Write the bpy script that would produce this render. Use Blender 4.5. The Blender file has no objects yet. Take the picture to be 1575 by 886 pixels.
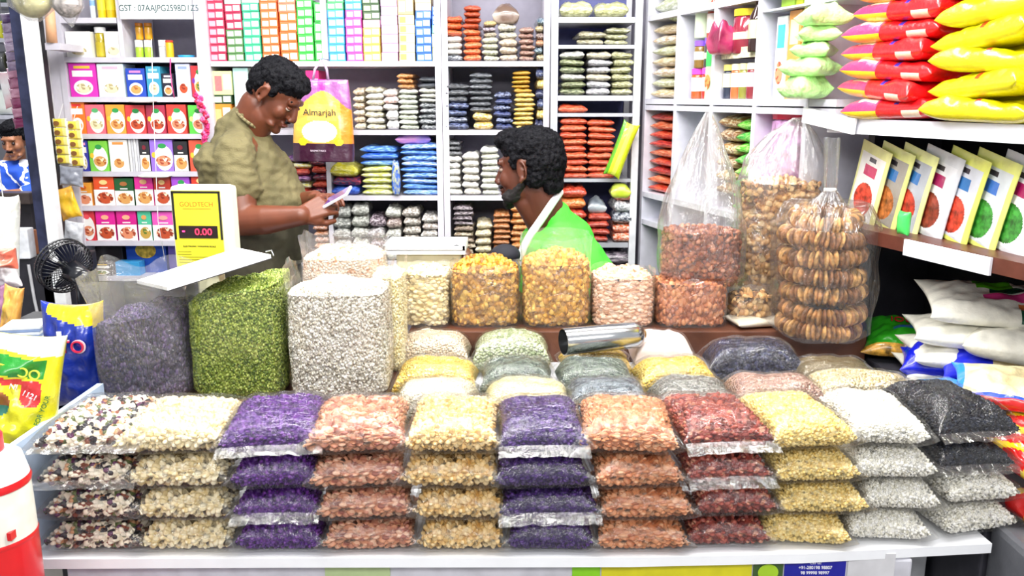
import bpy, bmesh, math, random
from mathutils import Vector, Matrix, Euler, noise
PI = math.pi
R = math.radians
SC = bpy.context.scene
COL = SC.collection
random.seed(7)

# ------------------------------------------------------------------ camera
F_PX, CX, CY, CAMZ, PITCH = 1300.0, 787.5, 443.0, 1.55, R(12.7)
cam_d = bpy.data.cameras.new('camera')
cam_d.sensor_width = 36.0
cam_d.lens = 36.0 * F_PX / 1575.0
cam_d.clip_start = 0.05
cam = bpy.data.objects.new('camera', cam_d)
COL.objects.link(cam)
cam.location = (0, 0, CAMZ)
cam.rotation_euler = (PI / 2 - PITCH, 0, 0)
SC.camera = cam

def ray(px, py):
    x, y = (px - CX) / F_PX, -(py - CY) / F_PX
    return Vector((x, math.cos(PITCH) + y * math.sin(PITCH), -math.sin(PITCH) + y * math.cos(PITCH)))
def AY(px, py, Y):
    r = ray(px, py)
    return Vector((0, 0, CAMZ)) + r * (Y / r.y)
def AZ(px, py, Z):
    r = ray(px, py)
    return Vector((0, 0, CAMZ)) + r * ((Z - CAMZ) / r.z)

# ------------------------------------------------------------------ world, light, exposure
w = bpy.data.worlds.new('world'); SC.world = w; w.use_nodes = True
bg = w.node_tree.nodes['Background']
bg.inputs[0].default_value = (0.93, 0.96, 1.0, 1); bg.inputs[1].default_value = 0.55
SC.view_settings.view_transform = 'Standard'
SC.view_settings.look = 'None'
SC.view_settings.exposure = 0.35
SC.view_settings.gamma = 1.0
SC.view_settings.use_curve_mapping = False
SC.cycles.max_bounces = 8
SC.cycles.transparent_max_bounces = 24
SC.cycles.transmission_bounces = 6
SC.cycles.caustics_reflective = False
SC.cycles.caustics_refractive = False
SC.cycles.sample_clamp_indirect = 6.0

def area(name, loc, rot, sx, sy, power, col=(1, 1, 1)):
    l = bpy.data.lights.new(name, 'AREA'); l.shape = 'RECTANGLE'; l.size = sx; l.size_y = sy
    l.energy = power; l.color = col
    o = bpy.data.objects.new(name, l); COL.objects.link(o); o.location = loc; o.rotation_euler = rot
    return o
area('tube_light_front', (0.0, 1.25, 2.52), (R(8), 0, 0), 1.9, 0.25, 52, (1, 0.98, 0.95))
area('tube_light_middle', (-0.2, 2.2, 2.52), (R(14), 0, 0), 2.2, 0.22, 36, (1, 0.99, 0.97))
area('front_fill_light', (0.0, -0.7, 2.4), (R(42), 0, 0), 2.2, 0.35, 34, (1, 0.98, 0.95))  # unseen fill lamp added behind the camera for the bag fronts
area('side_light_left', (-2.6, 4.6, 2.5), (0, 0, 0), 1.2, 1.2, 60)

# ------------------------------------------------------------------ materials
def srgb(h):
    h = h.lstrip('#')
    v = [int(h[i:i + 2], 16) / 255 for i in (0, 2, 4)]
    return tuple((c / 12.92 if c <= 0.04045 else ((c + 0.055) / 1.055) ** 2.4) for c in v) + (1,)
_m = {}
def newmat(name):
    m = bpy.data.materials.new(name); m.use_nodes = True
    nt = m.node_tree; b = nt.nodes['Principled BSDF']
    return m, nt, b
def C(hexc, rough=0.5, coat=0.0, metal=0.0, emis=0.0, vary=0.06, scale=25, bump=0.0, bscale=60):
    key = (hexc, rough, coat, metal, emis, vary, scale, bump, bscale)
    if key in _m: return _m[key]
    m, nt, b = newmat('paint' + hexc.strip('#'))
    c = srgb(hexc)
    tc = nt.nodes.new('ShaderNodeTexCoord')
    n = nt.nodes.new('ShaderNodeTexNoise'); n.inputs['Scale'].default_value = scale
    n.inputs['Detail'].default_value = 3
    nt.links.new(tc.outputs['Object'], n.inputs['Vector'])
    r = nt.nodes.new('ShaderNodeValToRGB')
    lo = tuple(max(0, x * (1 - 2 * vary)) for x in c[:3]) + (1,)
    hi = tuple(min(1, x * (1 + vary) + vary * 0.05) for x in c[:3]) + (1,)
    r.color_ramp.elements[0].position = .35; r.color_ramp.elements[0].color = lo
    r.color_ramp.elements[1].position = .65; r.color_ramp.elements[1].color = hi
    nt.links.new(n.outputs['Fac'], r.inputs['Fac'])
    nt.links.new(r.outputs['Color'], b.inputs['Base Color'])
    b.inputs['Roughness'].default_value = rough
    b.inputs['Metallic'].default_value = metal
    b.inputs['Coat Weight'].default_value = coat
    b.inputs['Coat Roughness'].default_value = 0.12
    if emis:
        b.inputs['Emission Color'].default_value = c; b.inputs['Emission Strength'].default_value = emis
    if bump:
        n2 = nt.nodes.new('ShaderNodeTexNoise'); n2.inputs['Scale'].default_value = bscale
        n2.inputs['Detail'].default_value = 4
        nt.links.new(tc.outputs['Object'], n2.inputs['Vector'])
        bp = nt.nodes.new('ShaderNodeBump'); bp.inputs['Strength'].default_value = bump
        bp.inputs['Distance'].default_value = 0.01
        nt.links.new(n2.outputs['Fac'], bp.inputs['Height']); nt.links.new(bp.outputs['Normal'], b.inputs['Normal'])
    _m[key] = m
    return m

def grain(name, pal, cell, disp=0.5, stretch=(1, 1, 1), rough=0.45, real=True, rnd=0.8):
    """countable-looking grains: every voronoi cell is one grain with a colour of its own"""
    m, nt, b = newmat(name)
    tc = nt.nodes.new('ShaderNodeTexCoord')
    mp = nt.nodes.new('ShaderNodeMapping'); mp.inputs['Scale'].default_value = stretch
    mp.inputs['Rotation'].default_value = (0.4, 0.3, 0.5)
    dn = nt.nodes.new('ShaderNodeTexNoise'); dn.inputs['Scale'].default_value = 0.25 / cell
    add = nt.nodes.new('ShaderNodeMixRGB'); add.blend_type = 'ADD'; add.inputs[0].default_value = cell * 0.5
    nt.links.new(tc.outputs['Object'], mp.inputs['Vector'])
    nt.links.new(tc.outputs['Object'], dn.inputs['Vector'])
    nt.links.new(mp.outputs['Vector'], add.inputs[1]); nt.links.new(dn.outputs['Color'], add.inputs[2])
    v = nt.nodes.new('ShaderNodeTexVoronoi'); v.inputs['Scale'].default_value = 1 / cell
    v.inputs['Randomness'].default_value = rnd
    nt.links.new(add.outputs['Color'], v.inputs['Vector'])
    sp = nt.nodes.new('ShaderNodeSeparateColor'); nt.links.new(v.outputs['Color'], sp.inputs[0])
    r = nt.nodes.new('ShaderNodeValToRGB'); r.color_ramp.interpolation = 'CONSTANT'
    els = r.color_ramp.elements
    n = len(pal)
    tot = sum(p[1] for p in pal); acc = 0
    for i, (c, wt) in enumerate(pal):
        if i == 0: e = els[0]; e.position = 0
        elif i == 1: e = els[1]; e.position = acc / tot
        else: e = els.new(acc / tot)
        e.color = srgb(c); acc += wt
    if n == 1: els[1].color = srgb(pal[0][0])
    nt.links.new(sp.outputs[0], r.inputs['Fac'])
    nt.links.new(r.outputs['Color'], b.inputs['Base Color'])
    b.inputs['Roughness'].default_value = rough
    # height = 1 - (d*k)^2
    mm = nt.nodes.new('ShaderNodeMath'); mm.operation = 'MULTIPLY'; mm.inputs[1].default_value = 1.6
    nt.links.new(v.outputs['Distance'], mm.inputs[0])
    pw = nt.nodes.new('ShaderNodeMath'); pw.operation = 'POWER'; pw.inputs[1].default_value = 2.2
    nt.links.new(mm.outputs[0], pw.inputs[0])
    mn = nt.nodes.new('ShaderNodeMath'); mn.operation = 'MINIMUM'; mn.inputs[1].default_value = 1.6
    nt.links.new(pw.outputs[0], mn.inputs[0])
    sb = nt.nodes.new('ShaderNodeMath'); sb.operation = 'SUBTRACT'; sb.inputs[0].default_value = 1
    nt.links.new(mn.outputs[0], sb.inputs[1])
    if real:
        dp = nt.nodes.new('ShaderNodeDisplacement'); dp.inputs['Midlevel'].default_value = 1.0
        dp.inputs['Scale'].default_value = cell * disp * 1.5
        nt.links.new(sb.outputs[0], dp.inputs['Height'])
        nt.links.new(dp.outputs[0], nt.nodes['Material Output'].inputs['Displacement'])
        m.displacement_method = 'BOTH'
    else:
        bp = nt.nodes.new('ShaderNodeBump'); bp.inputs['Strength'].default_value = 1.0
        bp.inputs['Distance'].default_value = cell * disp * 1.6
        nt.links.new(sb.outputs[0], bp.inputs['Height']); nt.links.new(bp.outputs['Normal'], b.inputs['Normal'])
    return m

def film(name, milky=0.10, gloss=0.10, rough=0.10, bscale=38, bstr=0.6, tint='#ffffff', stretch=(1, 1, 1), dist=.004):
    m = bpy.data.materials.new(name); m.use_nodes = True; nt = m.node_tree
    for n in list(nt.nodes): nt.nodes.remove(n)
    out = nt.nodes.new('ShaderNodeOutputMaterial')
    tc = nt.nodes.new('ShaderNodeTexCoord')
    mp = nt.nodes.new('ShaderNodeMapping'); mp.inputs['Scale'].default_value = stretch
    nt.links.new(tc.outputs['Object'], mp.inputs['Vector'])
    n = nt.nodes.new('ShaderNodeTexNoise'); n.inputs['Scale'].default_value = bscale
    n.inputs['Detail'].default_value = 5; n.inputs['Roughness'].default_value = 0.62
    n.inputs['Distortion'].default_value = 0.7
    nt.links.new(mp.outputs['Vector'], n.inputs['Vector'])
    bp = nt.nodes.new('ShaderNodeBump'); bp.inputs['Strength'].default_value = bstr
    bp.inputs['Distance'].default_value = dist
    nt.links.new(n.outputs['Fac'], bp.inputs['Height'])
    tr = nt.nodes.new('ShaderNodeBsdfTransparent'); tr.inputs[0].default_value = srgb(tint)
    gl = nt.nodes.new('ShaderNodeBsdfGlossy'); gl.inputs['Roughness'].default_value = rough
    nt.links.new(bp.outputs['Normal'], gl.inputs['Normal'])
    fr = nt.nodes.new('ShaderNodeFresnel'); fr.inputs['IOR'].default_value = 1.33
    mnf = nt.nodes.new('ShaderNodeMath'); mnf.operation = 'MINIMUM'; mnf.inputs[1].default_value = .28
    nt.links.new(fr.outputs[0], mnf.inputs[0])
    ad = nt.nodes.new('ShaderNodeMath'); ad.operation = 'ADD'; ad.use_clamp = True; ad.inputs[1].default_value = gloss
    nt.links.new(mnf.outputs[0], ad.inputs[0])
    df = nt.nodes.new('ShaderNodeBsdfDiffuse'); df.inputs[0].default_value = (0.95, 0.95, 0.96, 1)
    tl = nt.nodes.new('ShaderNodeBsdfTranslucent'); tl.inputs[0].default_value = (0.95, 0.95, 0.96, 1)
    nt.links.new(bp.outputs['Normal'], df.inputs['Normal'])
    m0 = nt.nodes.new('ShaderNodeMixShader'); m0.inputs[0].default_value = .5
    nt.links.new(df.outputs[0], m0.inputs[1]); nt.links.new(tl.outputs[0], m0.inputs[2])
    mk_ = nt.nodes.new('ShaderNodeMath'); mk_.operation = 'MULTIPLY'; mk_.inputs[1].default_value = 2 * milky
    nt.links.new(n.outputs['Fac'], mk_.inputs[0])
    m1 = nt.nodes.new('ShaderNodeMixShader')
    nt.links.new(mk_.outputs[0], m1.inputs[0]); nt.links.new(tr.outputs[0], m1.inputs[1]); nt.links.new(m0.outputs[0], m1.inputs[2])
    m2 = nt.nodes.new('ShaderNodeMixShader')
    nt.links.new(ad.outputs[0], m2.inputs[0]); nt.links.new(m1.outputs[0], m2.inputs[1]); nt.links.new(gl.outputs[0], m2.inputs[2])
    nt.links.new(m2.outputs[0], out.inputs['Surface'])
    return m

def bands(name, stops, axis=0, coord='Generated', rough=0.35, coat=0.5, distort=0.02, bump=0.25, bscale=14):
    """printed plastic: constant colour bands along one axis, slightly wavy"""
    m, nt, b = newmat(name)
    tc = nt.nodes.new('ShaderNodeTexCoord')
    n = nt.nodes.new('ShaderNodeTexNoise'); n.inputs['Scale'].default_value = 6
    nt.links.new(tc.outputs[coord], n.inputs['Vector'])
    s = nt.nodes.new('ShaderNodeSeparateXYZ'); nt.links.new(tc.outputs[coord], s.inputs[0])
    ml = nt.nodes.new('ShaderNodeMath'); ml.operation = 'MULTIPLY_ADD'; ml.inputs[1].default_value = distort
    nt.links.new(n.outputs['Fac'], ml.inputs[0]); nt.links.new(s.outputs[axis], ml.inputs[2])
    r = nt.nodes.new('ShaderNodeValToRGB'); r.color_ramp.interpolation = 'CONSTANT'
    els = r.color_ramp.elements
    for i, (p, c) in enumerate(stops):
        e = els[i] if i < 2 else els.new(p)
        e.position = p; e.color = srgb(c)
    nt.links.new(ml.outputs[0], r.inputs['Fac']); nt.links.new(r.outputs['Color'], b.inputs['Base Color'])
    b.inputs['Roughness'].default_value = rough; b.inputs['Coat Weight'].default_value = coat
    n2 = nt.nodes.new('ShaderNodeTexNoise'); n2.inputs['Scale'].default_value = bscale; n2.inputs['Detail'].default_value = 3
    nt.links.new(tc.outputs[coord], n2.inputs['Vector'])
    bp = nt.nodes.new('ShaderNodeBump'); bp.inputs['Strength'].default_value = bump; bp.inputs['Distance'].default_value = 0.02
    nt.links.new(n2.outputs['Fac'], bp.inputs['Height']); nt.links.new(bp.outputs['Normal'], b.inputs['Normal'])
    return m

def packmat(c1, c2=None, sc=90):
    """contents of a small clear pack: mottled tones, the lighter one a painted whitish highlight of the plastic"""
    key = ('pack', c1, c2, sc)
    if key in _m: return _m[key]
    m, nt, b = newmat('pack' + c1.strip('#'))
    tc = nt.nodes.new('ShaderNodeTexCoord')
    oi = nt.nodes.new('ShaderNodeObjectInfo')
    n = nt.nodes.new('ShaderNodeTexNoise'); n.inputs['Scale'].default_value = 7; n.inputs['Detail'].default_value = 5
    n.noise_dimensions = '4D'
    mu = nt.nodes.new('ShaderNodeMath'); mu.operation = 'MULTIPLY'; mu.inputs[1].default_value = 40
    nt.links.new(oi.outputs['Random'], mu.inputs[0]); nt.links.new(mu.outputs[0], n.inputs['W'])
    nt.links.new(tc.outputs['Object'], n.inputs['Vector'])
    r = nt.nodes.new('ShaderNodeValToRGB')
    a = srgb(c1); c = srgb(c2) if c2 else tuple(min(1, x * 1.25 + .12) for x in a[:3]) + (1,)  # lighter tone puts a whitish highlight into the base colour
    r.color_ramp.elements[0].position = .42; r.color_ramp.elements[0].color = a
    r.color_ramp.elements[1].position = .66; r.color_ramp.elements[1].color = c
    nt.links.new(n.outputs['Fac'], r.inputs['Fac']); nt.links.new(r.outputs['Color'], b.inputs['Base Color'])
    b.inputs['Roughness'].default_value = .4; b.inputs['Coat Weight'].default_value = .8; b.inputs['Coat Roughness'].default_value = .12
    bp = nt.nodes.new('ShaderNodeBump'); bp.inputs['Strength'].default_value = .5; bp.inputs['Distance'].default_value = .05
    nt.links.new(n.outputs['Fac'], bp.inputs['Height']); nt.links.new(bp.outputs['Normal'], b.inputs['Normal'])
    _m[key] = m
    return m

WHITE = C('#d0cdd8', .35, vary=.03)
WHITE2 = C('#cfcfdb', .4, vary=.04)
BLACK = C('#101014', .4)
FILM = film('clear_film', milky=.008, gloss=.045, rough=.14, bscale=55, dist=.008)
FILM_BAG = film('clear_bag_film', milky=.10, gloss=.06, bscale=14, bstr=.8, rough=.14, dist=.02)
FILM_TIED = film('tied_bag_film', milky=.12, gloss=.12, bscale=22, bstr=1.0, rough=.13, stretch=(1, 1, .35), dist=.02)
FLAPM = film('seal_film', milky=.08, gloss=.04, bscale=60, bstr=.8)

# ------------------------------------------------------------------ mesh + object helpers
def mesh(name, verts, faces, mats, midx=None, smooth=False):
    me = bpy.data.meshes.new(name)
    me.from_pydata([tuple(v) for v in verts], [], faces)
    for m in (mats if isinstance(mats, (list, tuple)) else [mats]): me.materials.append(m)
    if midx: me.polygons.foreach_set('material_index', midx)
    if smooth: me.polygons.foreach_set('use_smooth', [True] * len(me.polygons))
    me.update()
    return me
def put(name, me, parent=None, loc=None, rot=None, scale=None):
    o = bpy.data.objects.new(name, me); COL.objects.link(o)
    if parent: o.parent = parent
    if loc is not None: o.location = loc
    if rot is not None: o.rotation_euler = rot
    if scale is not None: o.scale = scale
    return o
ALL_LABELS = {}
def tag(o, label, cat, group=None, kind=None):
    o['label'] = label; o['category'] = cat
    if group: o['group'] = group
    if kind: o['kind'] = kind
    ALL_LABELS.setdefault(label, []).append(o.name)
    return o
def thing(name, label, cat, loc=(0, 0, 0), rot=(0, 0, 0), group=None):
    o = bpy.data.objects.new(name, None); COL.objects.link(o); o.empty_display_size = .05
    o.location = loc; o.rotation_euler = rot
    return tag(o, label, cat, group)
def struct(name, me, **k):
    o = put(name, me, **k); o['kind'] = 'structure'
    return o

class MB:
    """collects shapes into one mesh"""
    def __init__(s): s.v = []; s.f = []; s.i = []
    def add(s, v, f, mi=0):
        b = len(s.v); s.v += [Vector(x) for x in v]; s.f += [tuple(b + j for j in q) for q in f]; s.i += [mi] * len(f)
    def box(s, c, d, mi=0, rot=None):
        x, y, z = d[0] / 2, d[1] / 2, d[2] / 2
        v = [Vector((sx * x, sy * y, sz * z)) for sz in (-1, 1) for sy in (-1, 1) for sx in (-1, 1)]
        if rot is not None: v = [rot @ p for p in v]
        c = Vector(c); v = [p + c for p in v]
        s.add(v, [(0, 2, 3, 1), (4, 5, 7, 6), (0, 1, 5, 4), (2, 6, 7, 3), (0, 4, 6, 2), (1, 3, 7, 5)], mi)
    def cyl(s, p0, p1, r0, r1=None, n=16, mi=0, caps=True):
        r1 = r0 if r1 is None else r1
        p0, p1 = Vector(p0), Vector(p1); d = (p1 - p0).normalized()
        a = d.orthogonal().normalized(); b = d.cross(a)
        v = []
        for p, r in ((p0, r0), (p1, r1)):
            v += [p + (a * math.cos(t) + b * math.sin(t)) * r for t in [2 * PI * k / n for k in range(n)]]
        f = [(k, (k + 1) % n, n + (k + 1) % n, n + k) for k in range(n)]
        if caps: f += [tuple(range(n - 1, -1, -1)), tuple(range(n, 2 * n))]
        s.add(v, f, mi)
    def tube(s, pts, r, n=8, mi=0):
        pts = [Vector(p) for p in pts]
        rs = r if isinstance(r, (list, tuple)) else [r] * len(pts)
        rings = []; a = None
        for k, p in enumerate(pts):
            d = (pts[min(k + 1, len(pts) - 1)] - pts[max(k - 1, 0)]).normalized()
            if a is None: a = d.orthogonal().normalized()
            a = (a - d * a.dot(d)).normalized(); b = d.cross(a)
            rings += [p + (a * math.cos(t) + b * math.sin(t)) * rs[k] for t in [2 * PI * j / n for j in range(n)]]
        f = [(k * n + j, k * n + (j + 1) % n, (k + 1) * n + (j + 1) % n, (k + 1) * n + j) for k in range(len(pts) - 1) for j in range(n)]
        f += [tuple(range(n - 1, -1, -1)), tuple(range((len(pts) - 1) * n, len(pts) * n))]
        s.add(rings, f, mi)
    def ell(s, c, r, rot=None, nu=16, nv=10, mi=0):
        v = []; f = []
        for i in range(nv + 1):
            th = PI * i / nv
            for j in range(nu):
                ph = 2 * PI * j / nu
                p = Vector((r[0] * math.sin(th) * math.cos(ph), r[1] * math.sin(th) * math.sin(ph), r[2] * math.cos(th)))
                if rot is not None: p = rot @ p
                v.append(p + Vector(c))
        for i in range(nv):
            for j in range(nu):
                f.append((i * nu + j, (i + 1) * nu + j, (i + 1) * nu + (j + 1) % nu, i * nu + (j + 1) % nu))
        s.add(v, f, mi)
    def lathe(s, prof, n=32, c=(0, 0, 0), mi=0, closed=False):
        v = []; c = Vector(c)
        for r, z in prof: v += [c + Vector((r * math.cos(2 * PI * k / n), r * math.sin(2 * PI * k / n), z)) for k in range(n)]
        f = [(i * n + k, i * n + (k + 1) % n, (i + 1) * n + (k + 1) % n, (i + 1) * n + k) for i in range(len(prof) - 1) for k in range(n)]
        s.add(v, f, mi)
    def mesh(s, name, mats, smooth=False): return mesh(name, s.v, s.f, mats, s.i, smooth)
def bevel_box(name, d, mats, r=.003, c=(0, 0, 0)):
    bm = bmesh.new(); bmesh.ops.create_cube(bm, size=1)
    bmesh.ops.scale(bm, vec=d, verts=bm.verts)
    bmesh.ops.bevel(bm, geom=bm.edges[:], offset=r, segments=2, affect='EDGES', profile=.6)
    bmesh.ops.translate(bm, vec=c, verts=bm.verts)
    me = bpy.data.meshes.new(name); bm.to_mesh(me); bm.free()
    for m in (mats if isinstance(mats, (list, tuple)) else [mats]): me.materials.append(m)
    return me
_font = {}
def text(name, s, size, mat, parent, loc, rot=(PI / 2, 0, 0), extrude=.0004, sx=1.0, align='CENTER'):
    cu = bpy.data.curves.new(name, 'FONT'); cu.body = s; cu.size = size; cu.extrude = extrude
    cu.align_x = align; cu.align_y = 'CENTER'; cu.materials.append(mat)
    o = bpy.data.objects.new('tmp_text', cu); COL.objects.link(o)
    dg = bpy.context.evaluated_depsgraph_get(); dg.update()
    me = bpy.data.meshes.new_from_object(o.evaluated_get(dg)); bpy.data.objects.remove(o)
    me.name = name
    o = put(name, me, parent, loc, rot, (sx, 1, 1))
    return o
def bx(name, x0, x1, y0, y1, z0, z1, m, bev=0):
    if bev: return struct(name, bevel_box(name, (x1 - x0, y1 - y0, z1 - z0), m, bev, ((x0 + x1) / 2, (y0 + y1) / 2, (z0 + z1) / 2)))
    b = MB(); b.box(((x0 + x1) / 2, (y0 + y1) / 2, (z0 + z1) / 2), (x1 - x0, y1 - y0, z1 - z0))
    return struct(name, b.mesh(name, m))

# pillow-shaped bag
def pillow(L, W, T, nx=18, ny=14, seed=0, p=4.0, q=.5, wob=.06, ear=.05, flat=.42, inflate=0.0, pinch=.04, top=1.0):
    v = []; f = []
    tx = [math.sin(PI / 2 * (-1 + 2 * i / nx)) for i in range(nx + 1)]
    ty = [math.sin(PI / 2 * (-1 + 2 * j / ny)) for j in range(ny + 1)]
    idx = {}
    so = Vector((seed * 3.7, seed * 1.3, seed * 7.1))
    for side in (1, -1):
        for i, u in enumerate(tx):
            for j, t in enumerate(ty):
                edge = i in (0, nx) or j in (0, ny)
                if side == -1 and edge:
                    idx[(side, i, j)] = idx[(1, i, j)]; continue
                h = ((1 - abs(u) ** p) * (1 - abs(t) ** p))
                h = max(0, h) ** q
                x = u * (L / 2 + inflate) * (1 - pinch * (1 - t * t) + ear * t ** 4 * u * u)
                y = t * (W / 2 + inflate) * (1 - pinch * (1 - u * u) + ear * u ** 4 * t * t)
                nz = noise.noise(Vector((u * 1.6, t * 1.6, side * .3)) + so) * wob * T
                nz += noise.noise(Vector((u * 4.5, t * 4.5, side)) + so) * wob * T * .5
                if side == 1: z = T * flat + (T * (1 - flat) * top + inflate) * h + nz * h
                else: z = T * flat - (T * flat + inflate) * (max(0, (1 - abs(u) ** 7) * (1 - abs(t) ** 7)) ** .5)
                idx[(side, i, j)] = len(v); v.append(Vector((x, y, z)))
        for i in range(nx):
            for j in range(ny):
                q4 = (idx[(side, i, j)], idx[(side, i + 1, j)], idx[(side, i + 1, j + 1)], idx[(side, i, j + 1)])
                f.append(q4 if side == 1 else q4[::-1])
    return v, f
_pk = {}
def pack_me(mat, seed, flat=.42, nx=14, ny=10):
    key = (mat.name, seed, flat, nx)
    if key not in _pk:
        v, f = pillow(1, 1, 1, nx, ny, seed=seed, wob=.24, flat=flat, p=4.6, q=.44)
        _pk[key] = mesh('pack_' + str(seed), v, f, mat, smooth=True)
    return _pk[key]

ORD = ['lowest', 'second', 'third', 'fourth', 'fifth', 'sixth', 'seventh', 'eighth', 'ninth', 'tenth', 'eleventh', 'twelfth']
def ordlab(i, n):
    if n == 1: return 'lone one'
    if i == n - 1: return 'topmost'
    if i == 0: return 'lowest'
    return ORD[i] + ' up'
def stack(x0, x1, yb, yt, n, cols, desc, where, group, Y=3.1, dep=.15, cat='food packet', name='food_packet', zb=None, push=.0, zt=None):
    """pile of small packs on a back shelf; pixel extents read at the shelf's real depth"""
    A, B = AY(x0, yb, Y), AY(x1, yb, Y)
    z0 = A.z if zb is None else zb
    z1 = AY((x0 + x1) / 2, yt, Y).z if zt is None else zt
    t = (z1 - z0) / n; W = (B.x - A.x)
    for i in range(n):
        cc = cols[i % len(cols)] if isinstance(cols, list) else cols
        m = packmat(*cc) if isinstance(cc, tuple) else packmat(cc)
        o = put(name, pack_me(m, random.randrange(4)), None,
                ((A.x + B.x) / 2 + random.uniform(-.02, .02) * W, Y + push + dep / 2 + random.uniform(0, .008), z0 + i * t),
                (0, R(random.uniform(-2, 2)), R(random.uniform(-4, 4)) + (PI if random.random() < .5 else 0)), (W * random.uniform(.95, 1.0), dep, t * 1.10))
        d = desc[i % len(desc)] if isinstance(desc, list) else desc
        tag(o, f'{d}, {ordlab(i, n)} in {where}', cat, group)

# ================================================================== SETTING
FLOORM = C('#8a8580', .5, vary=.08, scale=6)
bx('floor', -6.5, 3.0, -1.5, 8.0, -.05, 0, FLOORM)
CEILM = C('#d8d8d8', .6)
bx('ceiling', -1.9, 1.75, 0.7, 3.55, 2.6, 2.66, CEILM)
YB = 3.1                      # front plane of the shelves on the back wall
SD = .27                      # their depth
bx('wall_back', -1.72, 1.75, YB + SD + .01, YB + SD + .07, 0, 2.6, C('#8f8c9c', .6, vary=.04))
bx('wall_right', 1.62, 1.70, 0.6, YB + SD + .07, 0, 2.6, C('#b9b9c4', .6))
bx('wall_left', -1.72, -1.64, YB - .05, YB + SD + .07, 0, 2.6, C('#c9c9cc', .6))
bx('wall_street', -6.5, 3.0, 7.6, 7.7, 0, 3.4, C('#9a9aa2', .7, vary=.12, scale=2))
# fluorescent tube fittings on the ceiling
for k, (x, y) in enumerate(((0.0, 1.25), (-0.2, 2.2))):
    t = thing('tube_lamp', ['white fluorescent tube lamp on the ceiling above the bean bags', 'white fluorescent tube lamp on the ceiling above the shopkeepers'][k], 'lamp', (x, y, 2.595))
    put('housing', bevel_box('tube_housing', (1.25, .06, .035), WHITE, .004, (0, 0, -.018)), t)
    b = MB(); b.cyl((-.6, 0, -.052), (.6, 0, -.052), .013, n=12)
    put('tube', b.mesh('tube', C('#ffffff', emis=6, vary=0)), t)

def zs(py, Y=YB): return AY(700, py, Y).z
def xs(px, py=200, Y=YB): return AY(px, py, Y).x
TB = .018
# ---- shelf unit of the left: spice cartons
ZA = [zs(88), zs(149), zs(206), zs(264), zs(317), zs(371), zs(425)]
XA0, XA1 = xs(94, 90), xs(318, 90)
XB1 = xs(500, 90); XC1 = xs(679, 90); XD1 = xs(841, 90)
ZTOP = zs(-60)
def shelf_unit(label, xa, xb, boards, posts, y0=YB, dep=SD, m=WHITE, pw=.022):
    t = thing('shelf_unit', label, 'shelf', ((xa + xb) / 2, y0, 0))
    t_inv = Vector(((xa + xb) / 2, y0, 0))
    for x in posts:
        b = MB(); b.box((x - t_inv.x, dep / 2, ZTOP / 2), (pw, dep, ZTOP))
        put('upright', b.mesh('upright', m), t)
    for (bx0, bx1, z) in boards:
        b = MB(); b.box(((bx0 + bx1) / 2 - t_inv.x, dep / 2 + .001, z - TB / 2), (bx1 - bx0 - pw, dep - .004, TB))
        put('shelf_board', b.mesh('shelf_board', m), t)
    return t
GAPF = .006
Z28 = zs(27); ZSIGN = zs(30)
xm = xs(186, 60)
uA = shelf_unit('white shelf unit of spice cartons left of the standing man', XA0, XA1 - .012,
                [(XA0, XA1 - .012, z) for z in ZA] + [(XA0, xm, Z28)], [XA0, XA1 - .0235])
b = MB(); b.box((xm - (XA0 + XA1 - .012) / 2, SD / 2, (ZA[0] + ZTOP) / 2), (.016, SD - .004, ZTOP - ZA[0])); put('divider', b.mesh('divider', WHITE), uA)
# wide left cheek of the unit
b = MB(); b.box((XA0 - (XA0 + XA1 - .012) / 2 - .035, .01, ZTOP / 2), (.05, .02, ZTOP)); put('cheek_board', b.mesh('cheek_board', WHITE), uA)
# GST board in front of the top right compartment
gx0, gx1 = xm + .01, XA1 - .035
sg = thing('sign_board', 'white board with the tax number above the yellow jars', 'sign', ((gx0 + gx1) / 2, YB - .008, ZSIGN))
put('board', bevel_box('board', (gx1 - gx0, .01, .20), C('#f2f3f4', .4, vary=.01), .002, (0, 0, .10)), sg)
text('lettering', 'GST : 07AAJPG2598D1Z5', .030, C('#3c5a5c', vary=0), sg, (.012, -.0065, .036), sx=.86)
# ---- centre unit: tea cartons above, packets below
ZB = [zs(94), zs(200), zs(301), zs(402)]
bd = [(XA1, XC1, ZB[0]), (XA1, XC1, ZB[1]), (XA1, XC1, ZB[2]), (XA1, XC1, ZB[3])]
uB = shelf_unit('white shelf unit of tea cartons and packets behind the standing man', XA1, XC1, bd, [XA1 - .001, XC1 - .0125])
xo = (XA1 + XC1) / 2
b = MB(); b.box((XB1 - xo, SD / 2, (ZB[0] + ZTOP) / 2), (.02, SD - .006, ZTOP - ZB[0])); put('divider', b.mesh('divider', WHITE), uB)
b = MB(); b.box((xs(508, 330) - xo, SD / 2, (zs(240) + ZB[3]) / 2), (.016, SD - .006, zs(240) - ZB[3])); put('divider', b.mesh('divider', WHITE), uB)
uC = shelf_unit('white shelf unit of folded packets above the seated man', XC1, XD1, [(XC1 + .012, XD1, z) for z in ZB], [XC1 + .0115, XD1])
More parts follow.
